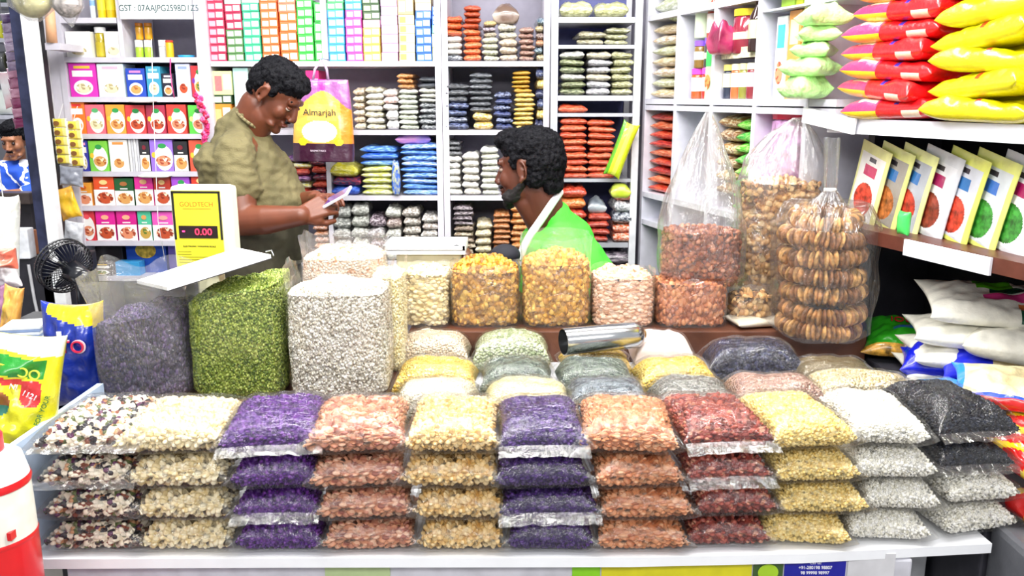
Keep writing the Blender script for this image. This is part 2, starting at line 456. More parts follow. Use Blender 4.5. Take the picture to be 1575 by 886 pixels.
# ---- metal rack, slightly in front, right of the seated man
RK = YB - .06
rx0, rx1 = xs(853, 100, RK), xs(981, 100, RK)
GREY = C('#b8bac4', .3, metal=.3, vary=.04)
rk = thing('metal_rack', 'grey metal rack of herb and chilli packets behind the seated man', 'rack', ((rx0 + rx1) / 2, RK, 0))
for x in (rx0, rx1):
    for yy in (0.012, .28):
        b = MB(); b.box((x - (rx0 + rx1) / 2, yy, ZTOP / 2), (.024 if yy < .1 else .02, .024, ZTOP)); put('post', b.mesh('post', GREY if x == rx0 else C('#d5d6dd', .35)), rk)
ZR = [zs(26, RK), zs(70, RK), zs(147, RK), zs(175, RK), zs(276, RK), zs(374, RK), zs(425, RK)]
for k, z in enumerate(ZR):
    b = MB()
    if k in (1, 3, 4): b.box((0, .012, z - .004), (rx1 - rx0 - .024, .012, .012)); b.box((0, .14, z - .006), (rx1 - rx0 - .026, .25, .008))
    else: b.box((0, .14, z - .009), (rx1 - rx0 - .026, .26, .018))
    put('rack_shelf', b.mesh('rack_shelf', WHITE2 if k in (0, 2) else GREY), rk)
b = MB(); b.box((0, .285, ZTOP / 2), (rx1 - rx0, .004, ZTOP)); put('back_panel', b.mesh('back_panel', C('#4a4f8a', .5)), rk)

# ---- right-hand wall unit running toward the viewer
WO = Vector((.470, 3.08, 0)); WU = Vector((.298, -1, 0)).normalized(); WN = Vector((1, .298, 0)).normalized()
WANG = math.atan2(WU.y, WU.x)
def WP(s, d, z): return WO + WU * s + WN * d + Vector((0, 0, z))
def wy(px, py):
    """point of the picture on the face plane of the right wall unit -> (s, z)"""
    r = ray(px, py); o = Vector((0, 0, CAMZ))
    t = (WO - o).dot(WN) / r.dot(WN)
    p = o + r * t
    return (p - WO).dot(WU), p.z
PITCHW = .236
ZW0 = wy(990, 157)[1] - .0
ZW1 = wy(990, 25)[1]
ZW0 = 1.525
uR = thing('pigeonhole_unit', 'white pigeonhole shelf unit of jars and cartons along the right wall', 'shelf', WP(0, 0, 0), (0, 0, WANG))
# in local frame: x along the wall toward the viewer, y = into the wall
def wl(name, s0, s1, d0, d1, z0, z1, m=WHITE2, par=uR):
    b = MB(); b.box(((s0 + s1) / 2, (d0 + d1) / 2, (z0 + z1) / 2), (s1 - s0, d1 - d0, z1 - z0))
    return put(name, b.mesh(name, m), par)
WEND = 1.06
for k in range(5):
    s = k * PITCHW
    wl('partition', s - .009, s + .009, 0, .25, .9, 2.3)
wl('back_board', -.01, WEND, .25, .262, .9, 2.3, C('#cfd0e2', .5))
wl('shelf_board', .0, WEND, .0012, .249, ZW0 + .003, ZW0 + .021)
wl('shelf_board', .0, WEND, .0012, .249, ZW0 - .018, ZW0 - .001)
wl('shelf_board', .0, WEND, .0012, .249, ZW1 - .02, ZW1)
wl('shelf_board', .0, WEND, .0012, .249, 2.14, 2.16)
wl('shelf_board', .0, WEND, .0012, .249, 1.10, 1.118)
ZWF = ZW0 + .021

# ---- counter: ledge, deck, raised board
LY = 1.275; LZ = AZ(780, 852, .79).z
LZ = .784
bx_ = AZ(45, 852, LZ); ex_ = AZ(1512, 835, LZ)
ct = thing('shop_counter', 'white stepped shop counter carrying the bags of pulses', 'counter', (0, 1.27, 0))
def cb(name, x0, x1, y0, y1, z0, z1, m, bev=.004):
    return put(name, bevel_box(name, (x1 - x0, y1 - y0, z1 - z0), m, bev, ((x0 + x1) / 2, (y0 + y1) / 2 - 1.27, (z0 + z1) / 2)), ct)
WOOD = C('#5e3420', .45, vary=.22, scale=9, bump=.15)
pts_ = [(-.835, 1.59), (-.842, 1.300), (-.40, 1.304), (.20, 1.306), (.50, 1.318), (.845, 1.352), (.835, 1.59)]
b = MB(); n_ = len(pts_)
b.add([(x, y - 1.27, LZ - .018) for x, y in pts_] + [(x, y - 1.27, LZ) for x, y in pts_], [tuple(range(n_ - 1, -1, -1))[::-1], tuple(range(n_, 2 * n_))[::-1]] + [(k, k + n_, (k + 1) % n_ + n_, (k + 1) % n_) for k in range(n_)])
put('ledge', b.mesh('ledge', C('#f4f6fa', .3, vary=.01)), ct)
cb('front_panel', -.78, .70, 1.335, 1.352, 0, LZ - .021, C('#c9c9d2', .5))
cb('step', -.80, .86, 1.585, 1.97, 0, .922, C('#d5d8de', .45))
cb('board', -.80, -.252, 1.588, 2.12, .9225, .950, WOOD, .003)
cb('raised_board', -.25, .86, 1.972, 2.34, .86, .998, WOOD, .003)
cb('back_box', -.80, .86, 1.975, 2.33, 0, .859, WHITE2)
# left cheek of the ledge: a pale blue board on edge
a0, a1 = AY(45, 655, 1.31), AY(150, 590, 1.60)
b = MB(); b.box((-.812, .15, .90), (.012, .33, .20)); put('cheek_board', b.mesh('cheek_board', C('#b9cde6', .35)), ct)
# side table on the right that carries the packets
st = thing('side_table', 'low side counter under the rice sacks at the right', 'counter', (1.2, 1.9, 0))
me = bevel_box('table_body', (.62, .78, .93), C('#3a3a44', .6), .005, (-.02, -.09, .465))
put('table_body', me, st)

# ================================================================== BACK SHELVES: spice cartons (left unit)
FOODS = {'red': ('#c2502c', '#f2dcc0', '#8f2f1a'), 'tan': ('#d9a05a', '#fbe9c8', '#b5652c'), 'grn': ('#c8a24a', '#f4ecd0', '#5e7d33'),
         'wht': ('#e9ddb8', '#ffffff', '#b7a878'), 'pch': ('#e2906a', '#fff0e0', '#a9482e')}
def foodmat(k):
    if ('food', k) in _m: return _m[('food', k)]
    m, nt, b = newmat('dish_' + k); c = FOODS[k]
    tc = nt.nodes.new('ShaderNodeTexCoord'); v = nt.nodes.new('ShaderNodeTexVoronoi'); v.inputs['Scale'].default_value = 110
    nt.links.new(tc.outputs['Object'], v.inputs['Vector'])
    s = nt.nodes.new('ShaderNodeSeparateColor'); nt.links.new(v.outputs['Color'], s.inputs[0])
    r = nt.nodes.new('ShaderNodeValToRGB'); r.color_ramp.interpolation = 'CONSTANT'
    r.color_ramp.elements[0].color = srgb(c[0]); r.color_ramp.elements[1].color = srgb(c[1]); r.color_ramp.elements[1].position = .45
    e = r.color_ramp.elements.new(.72); e.color = srgb(c[2])
    nt.links.new(s.outputs[0], r.inputs[0]); nt.links.new(r.outputs[0], b.inputs['Base Color'])
    _m[('food', k)] = m; return m
def disc(b, c, rx, rz, mi, n=20, th=.0008):
    cx, cy, cz = c
    v = [(cx, cy - th, cz)] + [(cx + rx * math.cos(2 * PI * k / n), cy - th, cz + rz * math.sin(2 * PI * k / n)) for k in range(n)]
    b.add(v, [(0, 1 + (k + 1) % n, 1 + k) for k in range(n)], mi)
def rect(b, x0, x1, z0, z1, y, mi):
    b.add([(x0, y, z0), (x1, y, z0), (x1, y, z1), (x0, y, z1)], [(0, 1, 2, 3)], mi)
def spicebox(x0, x1, yt, zb, label, col, style='big', food='red', logo='#2f9a4f', cat='carton', group='spice cartons on the left shelves', Y=YB, dep=.10, dy=.012, accent='#f6c63a'):
    A = AY(x0, 200, Y); 
    pyb = 443 - 0  # base from shelf height
    zt = AY((x0 + x1) / 2, yt, Y).z
    # horizontal extents read at mid height
    zc = (zb + zt) / 2
    r0, r1 = ray(x0, yt + 20), ray(x1, yt + 20)
    xa, xb = r0.x / r0.y * Y, r1.x / r1.y * Y
    w, h = (xb - xa) * .97, zt - zb - .002
    t = thing('spice_carton', label, cat, ((xa + xb) / 2, Y + dy + dep / 2, zb), (0, 0, R(random.uniform(-2, 2))), group)
    put('carton', bevel_box('carton', (w, dep, h), C(col, .4, coat=.3, vary=.02), .0015, (0, 0, h / 2)), t)
    b = MB(); yf = -dep / 2 - .0006
    if style == 'big':       # tall carton: white swoosh plate with the dish
        disc(b, (w * .10, yf, h * .42), w * .40, h * .40, 0)
        disc(b, (w * .08, yf - .0006, h * .33), w * .34, h * .17, 1)
        disc(b, (w * .05, yf - .0006, h * .80), w * .18, h * .08, 2)
        disc(b, (-w * .33, yf - .0006, h * .52), w * .10, h * .09, 3)
    elif style == 'shelf':   # flat carton face: white below with a dish, colour above with an oval badge
        rect(b, -w / 2, w / 2, 0.001, h * .55, yf, 0)
        disc(b, (w * .03, yf - .0006, h * .27), w * .40, h * .20, 1)
        disc(b, (0, yf - .0006, h * .80), w * .20, h * .08, 3)
        rect(b, -w * .2, w * .2, h * .60, h * .64, yf - .0006, 0)
    elif style == 'text':
        rect(b, -w * .38, w * .38, h * .60, h * .78, yf, 0)
        disc(b, (0, yf, h * .28), w * .36, h * .22, 0)
        disc(b, (0, yf - .0006, h * .26), w * .28, h * .15, 1)
        rect(b, -w * .3, w * .3, h * .84, h * .92, yf, 3)
    put('printed_front', b.mesh('printed_front', [C('#f6f5f2', .4, vary=.01), foodmat(food), C(logo, vary=.02), C(accent, vary=.02)]), t)
    return t
S1, S2, S3, S4, S5, S6 = ZA[1], ZA[2], ZA[3], ZA[4], ZA[5], ZA[6]
rows = [
 # second shelf (below the jars)
 (103, 146, 96, S1, '#d92fb4', 'text', 'wht', 'magenta and black carton with white label under the oil jar', '#2b2b33', '#e8c23c'),
 (147, 189, 97, S1, '#dff2ee', 'text', 'wht', 'pale mint carton with a bowl print beside the magenta carton', '#6abfb0', '#f3b8cf'),
 (191, 221, 104, S1, '#2349b8', 'text', 'tan', 'royal blue carton with pink lettering patch on second shelf', '#e04aa0', '#ef86c4'),
 (223, 246, 101, S1, '#3f9fc0', 'text', 'wht', 'teal blue carton beside the hanging white thread', '#111122', '#9fd7e6'),
 (247, 266, 112, S1, '#1c1c30', 'text', 'tan', 'dark navy carton half behind the hanging pink ribbon', '#111122', '#d9d9f0'),
 (268, 291, 97, S1, '#cfd6f4', 'text', 'red', 'pale lilac striped carton with a dish print', '#7b8fe0', '#8fa2ea'),
 (292, 316, 100, S1, '#c8343a', 'big', 'grn', 'red and purple carton with a green dish, near the centre upright', '#3a8a3a', '#7a2fa0'),
 # third shelf
 (104, 128, 155, S2, '#ee7a2a', 'text', 'tan', 'narrow orange and red carton at the outer end of third shelf', '#d83434', '#d83434'),
 (129, 159, 160, S2, '#ee6a7c', 'big', 'wht', 'pink carton with white plate and pale curry print', '#58b070', '#f6c63a'),
 (160, 190, 160, S2, '#f2a23c', 'big', 'tan', 'amber orange carton with white plate and yellow curry print', '#2f9a4f', '#f6c63a'),
 (191, 222, 161, S2, '#e2484a', 'big', 'red', 'red carton with a bean dish beside the amber carton', '#2f9a4f', '#f6c63a'),
 (223, 253, 161, S2, '#b3344e', 'big', 'red', 'maroon carton with a dark bean dish behind the white thread', '#2f9a4f', '#f6c63a'),
 (254, 285, 160, S2, '#e34238', 'big', 'pch', 'scarlet carton with a pink curry dish between maroon and green', '#2f9a4f', '#f6c63a'),
 (287, 316, 161, S2, '#5fd04a', 'big', 'pch', 'bright green carton with a noodle dish beside the pink flowers', '#1d7a35', '#f2e48a'),
 # fourth shelf
 (121, 133, 215, S3, '#3b3fb0', 'text', 'wht', 'slim blue violet carton at the outer end of fourth shelf', '#3b3fb0', '#f0a0d0'),
 (134, 164, 216, S3, '#7ccf4a', 'big', 'tan', 'lime green carton with snack print on fourth shelf', '#2f9a4f', '#f6c63a'),
 (165, 194, 214, S3, '#f2f2ee', 'text', 'tan', 'white carton with an orange bowl print on fourth shelf', '#d07030', '#e8964a'),
 (212, 227, 217, S3, '#2a2a2e', 'shelf', 'tan', 'narrow black topped carton left of the purple carton', '#c8a030', '#7a1f2f'),
 (228, 264, 214, S3, '#9a72dc', 'big', 'pch', 'wide purple carton with white plate print on fourth shelf', '#2f9a4f', '#f6c63a'),
 (265, 287, 217, S3, '#222226', 'shelf', 'tan', 'black topped carton right of the purple carton', '#c8a030', '#7a1f2f'),
 (288, 317, 215, S3, '#e4583e', 'big', 'tan', 'vermilion carton with white plate print near the man\'s sleeve', '#2f9a4f', '#f6c63a'),
 # fifth shelf
 (116, 140, 281, S4, '#f4a63c', 'shelf', 'pch', 'small yellow orange carton at the outer end of fifth shelf', '#e06a20', '#e06a20'),
 (141, 173, 271, S4, '#e0522a', 'shelf', 'red', 'orange red carton with meat dish beside small yellow one', '#f6c63a', '#f6d08a'),
 (174, 204, 274, S4, '#1f5a2e', 'shelf', 'tan', 'dark green carton with cream dish on fifth shelf', '#f6c63a', '#a86a3a'),
 (205, 234, 270, S4, '#ea2fa0', 'shelf', 'tan', 'hot pink carton with cream dish on fifth shelf', '#f6c63a', '#f6c08a'),
 (235, 261, 271, S4, '#c43a26', 'shelf', 'red', 'brick red carton half behind the weighing display', '#f6c63a', '#f6d08a'),
 (262, 291, 271, S4, '#a44ad0', 'big', 'wht', 'violet carton with white plate above the weighing display', '#2f9a4f', '#f6c63a'),
 (292, 320, 268, S4, '#d83a26', 'shelf', 'red', 'red carton peeping out beside the man\'s back', '#f6c63a', '#f6d08a'),
 # sixth shelf
 (119, 144, 324, S5, '#d23a44', 'big', 'pch', 'rose red carton with a stew print just above the fan', '#e8525c', '#f2b0b0'),
 (145, 175, 325, S5, '#e0249a', 'shelf', 'red', 'magenta carton with meat dish, outer one of the magenta pair', '#f6c63a', '#f6b08a'),
 (177, 208, 325, S5, '#d81e8e', 'shelf', 'pch', 'magenta carton with salad dish, inner one of the magenta pair', '#f6c63a', '#f6b08a'),
 (210, 231, 325, S5, '#4ec29a', 'shelf', 'grn', 'mint green carton with dish between two pink ones', '#f6c63a', '#e0a060'),
 (232, 268, 326, S5, '#ec5ac0', 'shelf', 'red', 'light pink carton with dish next to the weighing display', '#f6c63a', '#f0a8a0'),
]
for (x0, x1, yt, z, col, sty, food, lab, logo, acc) in rows:
    spicebox(x0, x1, yt, z, lab, col, sty, food, logo, accent=acc)
# row of white cartons seen edge on
for k in range(4):
    A = AY(197 + k * 4, 240, YB); t = .008
    o = put('spice_carton', bevel_box('edge_carton', (.0078, .10, .118), C(['#e6e6e8', '#c9cad0'][k % 2]), .001, (0, 0, .059)), None, (A.x + .003, YB + .063, S3))
    tag(o, f'slim white carton seen edge on, {["first", "second", "third", "fourth"][k]} along from the bowl carton', 'carton', 'white cartons seen edge on')
# lowest visible left shelf
for (x0, x1, yt, col, lab, food) in [(132, 178, 383, '#26232a', 'black snack carton on the lowest shelf behind the fan', 'grn'),
                               (181, 246, 380, '#2450b4', 'blue biscuit carton with a round yellow biscuit print', 'tan'),
                               (248, 266, 381, '#6a5ab4', 'purple carton beside the blue biscuit carton', 'wht')]:
    t = spicebox(x0, x1, yt, S6, lab, col, 'none', food, group='cartons on the lowest left shelf', dy=.07)
    if 'round' in lab:
        b = MB(); disc(b, (.0, -.0508, .086), .040, .030, 0); put('biscuit_print', b.mesh('biscuit_print', C('#d8b53a', vary=.25, scale=60)), t)
spicebox(176, 214, 403, S6, 'light blue carton lying before the biscuit carton', '#3fa0dc', 'none', 'tan', dep=.05)
spicebox(136, 172, 405, S6, 'dark red and green carton before the black snack carton', '#3a2a2a', 'text', 'grn', dep=.05)

# jars on the top left shelves
def jar(x, zb, Y, r, h, body, lid, label, cat='jar', lidh=.2, neck=None, band=None, group=None, name='jar', rot=0):
    t = thing(name, label, cat, (x, Y, zb), (0, 0, rot), group)
    b = MB()
    if neck: prof = [(0.0001, 0), (r * .95, 0), (r, .004), (r, h * .52), (r * .9, h * .60), (neck, h * .74), (neck, h * .86), (0.0001, h * .86)]
    else: prof = [(0.0001, 0), (r * .94, 0), (r, .004), (r, h * (1 - lidh) - .006), (r * .9, h * (1 - lidh)), (0.0001, h * (1 - lidh))]
    b.lathe(prof, 20)
    put('jar_body' if name == 'jar' else 'bottle_body', b.mesh('jar_body', body, True), t)
    b = MB()
    if neck: b.lathe([(neck * 1.25, h * .85), (neck * 1.3, h * .99), (neck * .9, h), (0.0001, h)], 16)
    else: b.lathe([(r * .98, h * (1 - lidh)), (r * 1.0, h * .985), (r * .92, h), (0.0001, h)], 20)
    put('lid', b.mesh('lid', lid, False), t)
    if band:
        b = MB(); b.lathe([(r * 1.012, h * band[1]), (r * 1.012, h * band[2])], 20); put('paper_label', b.mesh('paper_label', C(band[0]), True), t)
    return t
def jx(px, py, Y=YB): r_ = ray(px, py); return r_.x / r_.y * Y
yj = YB + .06
Z0 = ZA[0]
for k, px in enumerate((144, 158, 172)):
    jar(jx(px, 10), Z28, yj, .015, .10, C('#e8c818', .3, coat=.5), C('#f1de4c', .3), f'yellow jar on the top left shelf, {["nearest the grain bag", "middle of three", "nearest the tax board"][k]}', band=('#efe03a', .3, .7), group='yellow jars on the top shelf')
jar(jx(130, 12), Z28, yj, .009, .09, C('#dfe8f6'), C('#5a9ae0'), 'slim white bottle with a blue dot beside the yellow jars', name='bottle', cat='bottle', band=('#8ab8ee', .5, .7))
for k, (x0, x1, lab) in enumerate(((98, 138, 'white spice carton left of the oil jar'), (158, 184, 'white spice carton right of the oil jar'))):
    spicebox(x0, x1, 47, Z0, lab, '#efefec', 'none', 'wht').name = 'spice_carton'
    t = [o for o in COL.objects if o.get('label') == lab][0]
    b = MB(); w = .04 - .012 * k; disc(b, (0, -.0508, .022), w * .7, .014, 0); put('printed_dish', b.mesh('printed_dish', foodmat('wht')), t)
jar(jx(148, 70), Z0, yj - .02, .019, .105, C('#b8a416', .15, coat=1), C('#d9dada', .3), 'glass jar of golden oil between two white cartons', band=('#c9b626', .05, .5))
for k, px in enumerate((203, 217)):
    jar(jx(px, 70), Z0, yj, .014, .062, C('#a8cc34', .3, coat=.4), C('#eef2ea', .3), f'white and green jar below a golden can, {["outer", "inner"][k]} of the two', lidh=.4, group='white and green jars')
    jar(jx(px, 45), Z0 + .063, yj, .0135, .058, C('#e0a21a', .3, coat=.4), C('#d07f18', .3), f'golden can stacked on a green jar, {["outer", "inner"][k]} of the two', name='can', cat='can', group='golden cans')
jar(jx(254, 72), Z0, yj - .02, .0135, .060, C('#e8b820', .3, coat=.4), C('#dc4630', .3), 'yellow can with a red lid near the hanging thread', name='can', cat='can', lidh=.12)
jar(jx(240, 70), Z0, yj, .015, .062, C('#d9dade', .3), C('#f2f2f4', .3), 'grey jar with a white lid beside the red lidded can', lidh=.35)
jar(jx(303, 60), Z0, yj, .020, .098, C('#e6e0cf', .3, coat=.4), C('#3f8ae8', .3), 'cream jar with a blue lid near the centre upright', lidh=.13, band=('#9a8f86', .05, .35))
b = MB(); b.lathe([(0.0001, 0), (.026, 0), (.030, .008), (.027, .008), (.0001, .003)], 24)
tag(put('bowl', b.mesh('bowl', C('#2fa8e6', .3), True), None, (jx(280, 86), yj - .02, Z0)), 'shallow bright blue dish on the top left shelf', 'dish')
# folded paper bundles lying on shelf edges
for (px, py, L, z, lab) in ((222, 152, .085, S1, 'white rolled paper tucked at the front of third shelf'), (240, 264, .11, S3, 'white paper strip hanging over the fourth shelf edge')):
    v, f = pillow(L, .03, .014, 16, 8, seed=4, wob=.3)
    tag(put('paper_roll', mesh('paper_roll', v, f, C('#efefea', .6), smooth=True), None, (jx(px, py), YB - .014, z - .020)), lab, 'paper')

# ================================================================== tea and incense cartons, top centre shelf
def tea_mat(c): return C(c, .4, coat=.3, vary=.03)
_tea = {}
def tea_me(col, lab, w, h, dep, tall=False):
    key = (col, lab, round(w, 3), round(h, 3), tall)
    if key in _tea: return _tea[key]
    me0 = bevel_box('tea_carton', (w, dep, h), tea_mat(col), .0012, (0, 0, h / 2))
    me0.materials.append(C(lab, vary=.04, scale=120))
    me0.materials.append(C('#fbfaf6', vary=.04, scale=120))
    bm = bmesh.new(); bm.from_mesh(me0)
    y = -dep / 2 - .0007
    def q(x0, x1, z0, z1, mi):
        vs = [bm.verts.new(p) for p in ((x0, y, z0), (x1, y, z0), (x1, y, z1), (x0, y, z1))]
        bm.faces.new(vs).material_index = mi
    if not tall:
        q(-w * .42, -w * .04, h * .16, h * .80, 1); q(w * .04, w * .44, h * .22, h * .86, 2)
    else:
        q(-w * .3, w * .3, h * .1, h * .45, 1); q(-w * .3, w * .3, h * .55, h * .9, 2)
    bm.to_mesh(me0); bm.free(); _tea[key] = me0
    return me0
def teastack(x0, x1, runs, where, Y=YB, zb=ZB[0], tall=False):
    """runs: list of (count, pixel height each, body, label patch, colour word)"""
    xa, xb = jx(x0, 50), jx(x1, 50); w = (xb - xa) * .96; z = zb; k = 0; tot = sum(r_[0] for r_ in runs)
    for (n, ph, col, lab, word) in runs:
        hh = ph * .00240
        for i in range(n):
            o = put('tea_carton', tea_me(col, lab, w, hh * .97, .12, tall), None, ((xa + xb) / 2 + random.uniform(-.001, .001), Y + .075, z), (0, 0, R(random.uniform(-1.2, 1.2))))
            tag(o, f'{word} tea carton, {ordlab(k, tot)} in {where}', 'carton', 'tea cartons on the top centre shelf')
            z += hh; k += 1
teastack(318, 344, [(9, 12, '#d8345a', '#f3a9c0', 'crimson')], 'the crimson pile at the left upright')
teastack(345, 371, [(4, 11.3, '#5a8a52', '#e8efe2', 'green and white'), (3, 12, '#c22450', '#f4c0d0', 'crimson'), (2, 10, '#bfe0d0', '#ffffff', 'pale')], 'the mixed pile beside the crimson pile')
teastack(372, 399, [(7, 11.8, '#3cc58e', '#bdf0d8', 'mint green'), (2, 10, '#bfe8d8', '#ffffff', 'pale mint')], 'the mint pile')
teastack(400, 427, [(8, 12, '#ee7438', '#fbd0bc', 'orange')], 'the orange pile next to the mint pile')
teastack(428, 455, [(5, 14, '#f0702c', '#ffd8c8', 'orange'), (2, 12, '#f48a6a', '#ffe4da', 'light orange')], 'the orange pile next to the green pile')
teastack(456, 481, [(7, 12.5, '#3ccc48', '#c4f4c0', 'bright green')], 'the bright green pile')
teastack(482, 495, [(3, 28, '#40c850', '#d8f8d0', 'tall green')], 'the narrow green pile at the middle divider', tall=True)
teastack(503, 529, [(6, 12.2, '#46a8ee', '#b8dcfa', 'sky blue'), (2, 10, '#58c878', '#e0f4e0', 'green')], 'the sky blue pile')
teastack(530, 556, [(6, 12.2, '#ea4fb8', '#f9b8e2', 'magenta'), (2, 10, '#46b8ea', '#c8ecfa', 'light blue')], 'the magenta pile')
teastack(557, 584, [(4, 12, '#f0dc60', '#fbf6c8', 'lemon'), (1, 11, '#f0b8d0', '#ffffff', 'pink'), (3, 11, '#3a5a34', '#cfe0b0', 'dark green')], 'the lemon and dark green pile')
teastack(585, 611, [(7, 13, '#f2b4ea', '#fbe2f8', 'pale pink')], 'the pale pink pile')
teastack(612, 637, [(5, 13.2, '#f2ecb0', '#f4dc60', 'cream and yellow'), (1, 24, '#b8a878', '#fffbe8', 'tall cream')], 'the cream pile')
teastack(638, 663, [(6, 12, '#2a6ade', '#a8c8f8', 'deep blue'), (2, 11, '#f4d8a0', '#fff4e0', 'cream')], 'the deep blue pile')
teastack(664, 674, [(2, 20, '#e8ecb8', '#ffffff', 'pale lemon'), (1, 12, '#80dcd0', '#ffffff', 'aqua'), (2, 13, '#2a6ade', '#d8e4fa', 'blue')], 'the narrow pile at the right upright', tall=True)
# cartons on the shelf behind the man's head
for (x0, x1, yt, yb, col, lab, c2) in [(325, 354, 160, 199, '#f09030', 'orange carton behind the man, lower left of his head', '#f8c080'),
                                   (325, 354, 146, 159, '#2c4a24', 'dark green carton lying on the orange carton', '#e8f0d0'),
                                   (325, 354, 109, 145, '#d8dfa0', 'lime and pink carton on top of the dark green one', '#e87878'),
                                   (358, 381, 104, 199, '#b8e8e0', 'tall pale aqua carton behind the man\'s head', '#ffffff'),
                                   (376, 400, 96, 199, '#f2b82e', 'tall amber carton behind the aqua one', '#ffe090'),
                                   (470, 490, 108, 199, '#e8247a', 'tall pink carton between the man\'s face and tote bag', '#ffd0e8')]:
    z1, z0 = zs(yt), (ZB[1] if yb == 199 else zs(yb)); 
    if lab.startswith('dark green'): z0 = zs(160) + .0005
    if lab.startswith('lime'): z0 = zs(146) + .0005
    xa, xb = jx(x0, (yt + yb) / 2), jx(x1, (yt + yb) / 2)
    dd = .02 if 'behind the aqua' not in lab else .15
    o = put('tea_carton', tea_me(col, c2, (xb - xa), z1 - z0, .12), None, ((xa + xb) / 2, YB + dd + .06, z0)); tag(o, lab, 'carton')

# ================================================================== packets on the back shelves
P1 = ZB[0]; P2 = ZB[1]; P3 = ZB[2]; P4 = ZB[3]
g1 = 'packets on the top shelf above the seated man'
stack(684, 711, 92, 55, 4, [('#2e3440', '#c8ccd4'), ('#e6e2dc', '#fffef8'), ('#e6ded4', '#ffffff'), ('#e8dfd8', '#ffffff')], 'pale food packet', 'the pale and orange pile at the upright', g1, zb=P1)
stack(684, 711, 55, 24, 3, [('#c2481c', '#e87a3c')], 'orange red packet', 'the trio lying on pale packets', g1, zb=zs(55))
stack(713, 740, 92, 44, 5, [('#dc5a24', '#f8a070')], 'orange packet', 'the tall orange pile, lower part', g1, zb=P1)
stack(712, 738, 44, 8, 4, [('#a23a16', '#d45a2a')], 'rust packet', 'the tall orange pile, upper part', g1, zb=zs(44))
stack(742, 767, 92, 57, 4, [('#a9a98a', '#fbfbf0')], 'greenish white packet', 'the pile right of the orange one', g1, zb=P1)
stack(742, 762, 57, 32, 3, [('#8a7a60', '#e4d8c8'), ('#7a6a80', '#e8e0ec'), ('#b0904c', '#e0cc98')], 'tan packet', 'the trio on the greenish pile', g1, zb=zs(57))
stack(769, 797, 92, 60, 3, [('#b09a84', '#f0e4d4')], 'cream brown packet', 'the pile under the round bundle', g1, zb=P1)
stack(766, 794, 60, 36, 2, [('#9a9484', '#f2eee0')], 'silvery packet', 'the pair under the round bundle', g1, zb=zs(60))
stack(799, 822, 92, 42, 6, [('#8a6054', '#cfb0a0')], 'brown packet', 'the brown pile', g1, zb=P1)
stack(824, 836, 92, 27, 6, [('#a08a5c', '#e8e0c0'), ('#3c5a70', '#c0d0d8'), ('#b06a40', '#e8c0a0'), ('#6a5450', '#d0c0b8')], 'small mixed packet', 'the narrow end pile', g1, zb=P1)
v, f = pillow(.092, .10, .072, 22, 18, seed=9, p=2.4, q=.5, wob=.15)
tag(put('snack_bundle', mesh('snack_bundle', v, f, packmat('#6a5448', '#d8ccc0'), smooth=True), None, (jx(778, 20), YB + .075, zs(36))), 'round shiny brown bundle on top of silvery packets', 'bundle')
g2 = 'dark packets above the seated man'
stack(685, 720, 197, 158, 4, [('#1c2444', '#8a98c8'), ('#1a2240', '#c8d0e4'), ('#1a2240', '#7080b0')], 'navy packet', 'the lower half of dark corner pile', g2, zb=P2)
stack(686, 721, 158, 128, 3, [('#26282e', '#70747c')], 'charcoal packet', 'the upper half of dark corner pile', g2, zb=zs(158))
stack(727, 757, 197, 173, 2, [('#d8b040', '#fff4d0')], 'yellow packet', 'the pair under grey packets', g2, zb=P2)
stack(722, 757, 173, 112, 7, [('#34373e', '#8a8e96')], 'grey packet', 'the tall grey pile', g2, zb=zs(173))
stack(761, 788, 197, 142, 6, [('#161c44', '#5a6aa8'), ('#1a2040', '#a8b4dc')], 'dark navy packet', 'the navy pile beside the gold pile', g2, zb=P2)
stack(791, 822, 197, 143, 8, [('#d8b048', '#fbeaa8')], 'pale yellow packet', 'the yellow pile behind his hair', g2, zb=P2)
stack(788, 816, 143, 109, 5, [('#b8861c', '#e0b448')], 'ochre packet', 'the ochre pile on the yellow pile', g2, zb=zs(143))
stack(824, 837, 197, 106, 6, [('#181c38', '#3a4470'), ('#e0b850', '#f8e8b0'), ('#181c38', '#6a78a8')], 'narrow dark packet', 'the end pile by the rack', g2, zb=P2)
g3 = 'white packets behind the tote bag'
stack(545, 562, 197, 136, 6, [('#d8ccb0', '#fffdf0'), ('#c8a880', '#fff8ec')], 'cream packet', 'the pile touching the tote bag', g3, zb=P2)
stack(563, 591, 197, 134, 7, [('#c4bc98', '#fffef4'), ('#e0dcd0', '#ffffff')], 'ivory packet', 'the ivory pile', g3, zb=P2)
stack(593, 612, 197, 170, 2, [('#f0f0f0', '#ffffff')], 'plain white packet', 'the pair in the white pile', g3, zb=P2)
stack(590, 613, 170, 138, 3, [('#d8d0c8', '#ffffff'), ('#e8b8b0', '#ffffff')], 'off white packet', 'the trio on the plain pair', g3, zb=zs(170))
stack(614, 643, 197, 137, 8, [('#a8b098', '#f8fbf0'), ('#e0e4d8', '#ffffff')], 'greenish packet', 'the greenish pile', g3, zb=P2)
stack(612, 637, 137, 113, 3, [('#b06a28', '#e8b880')], 'amber packet', 'the trio on the greenish pile', g3, zb=zs(137))
stack(646, 674, 197, 158, 5, [('#3a4048', '#d0d4d8'), ('#50565e', '#e0e4e8')], 'slate packet', 'the pile at the upright, lower part', g3, zb=P2)
stack(646, 674, 158, 136, 3, [('#c8c8b8', '#ffffff')], 'white packet', 'the pile at the upright, middle part', g3, zb=zs(158))
stack(643, 674, 136, 118, 2, [('#2c3038', '#4a505a')], 'black packet', 'the pile at the upright, top part', g3, zb=zs(136))
g4 = 'blue and yellow packets under the tote bag'
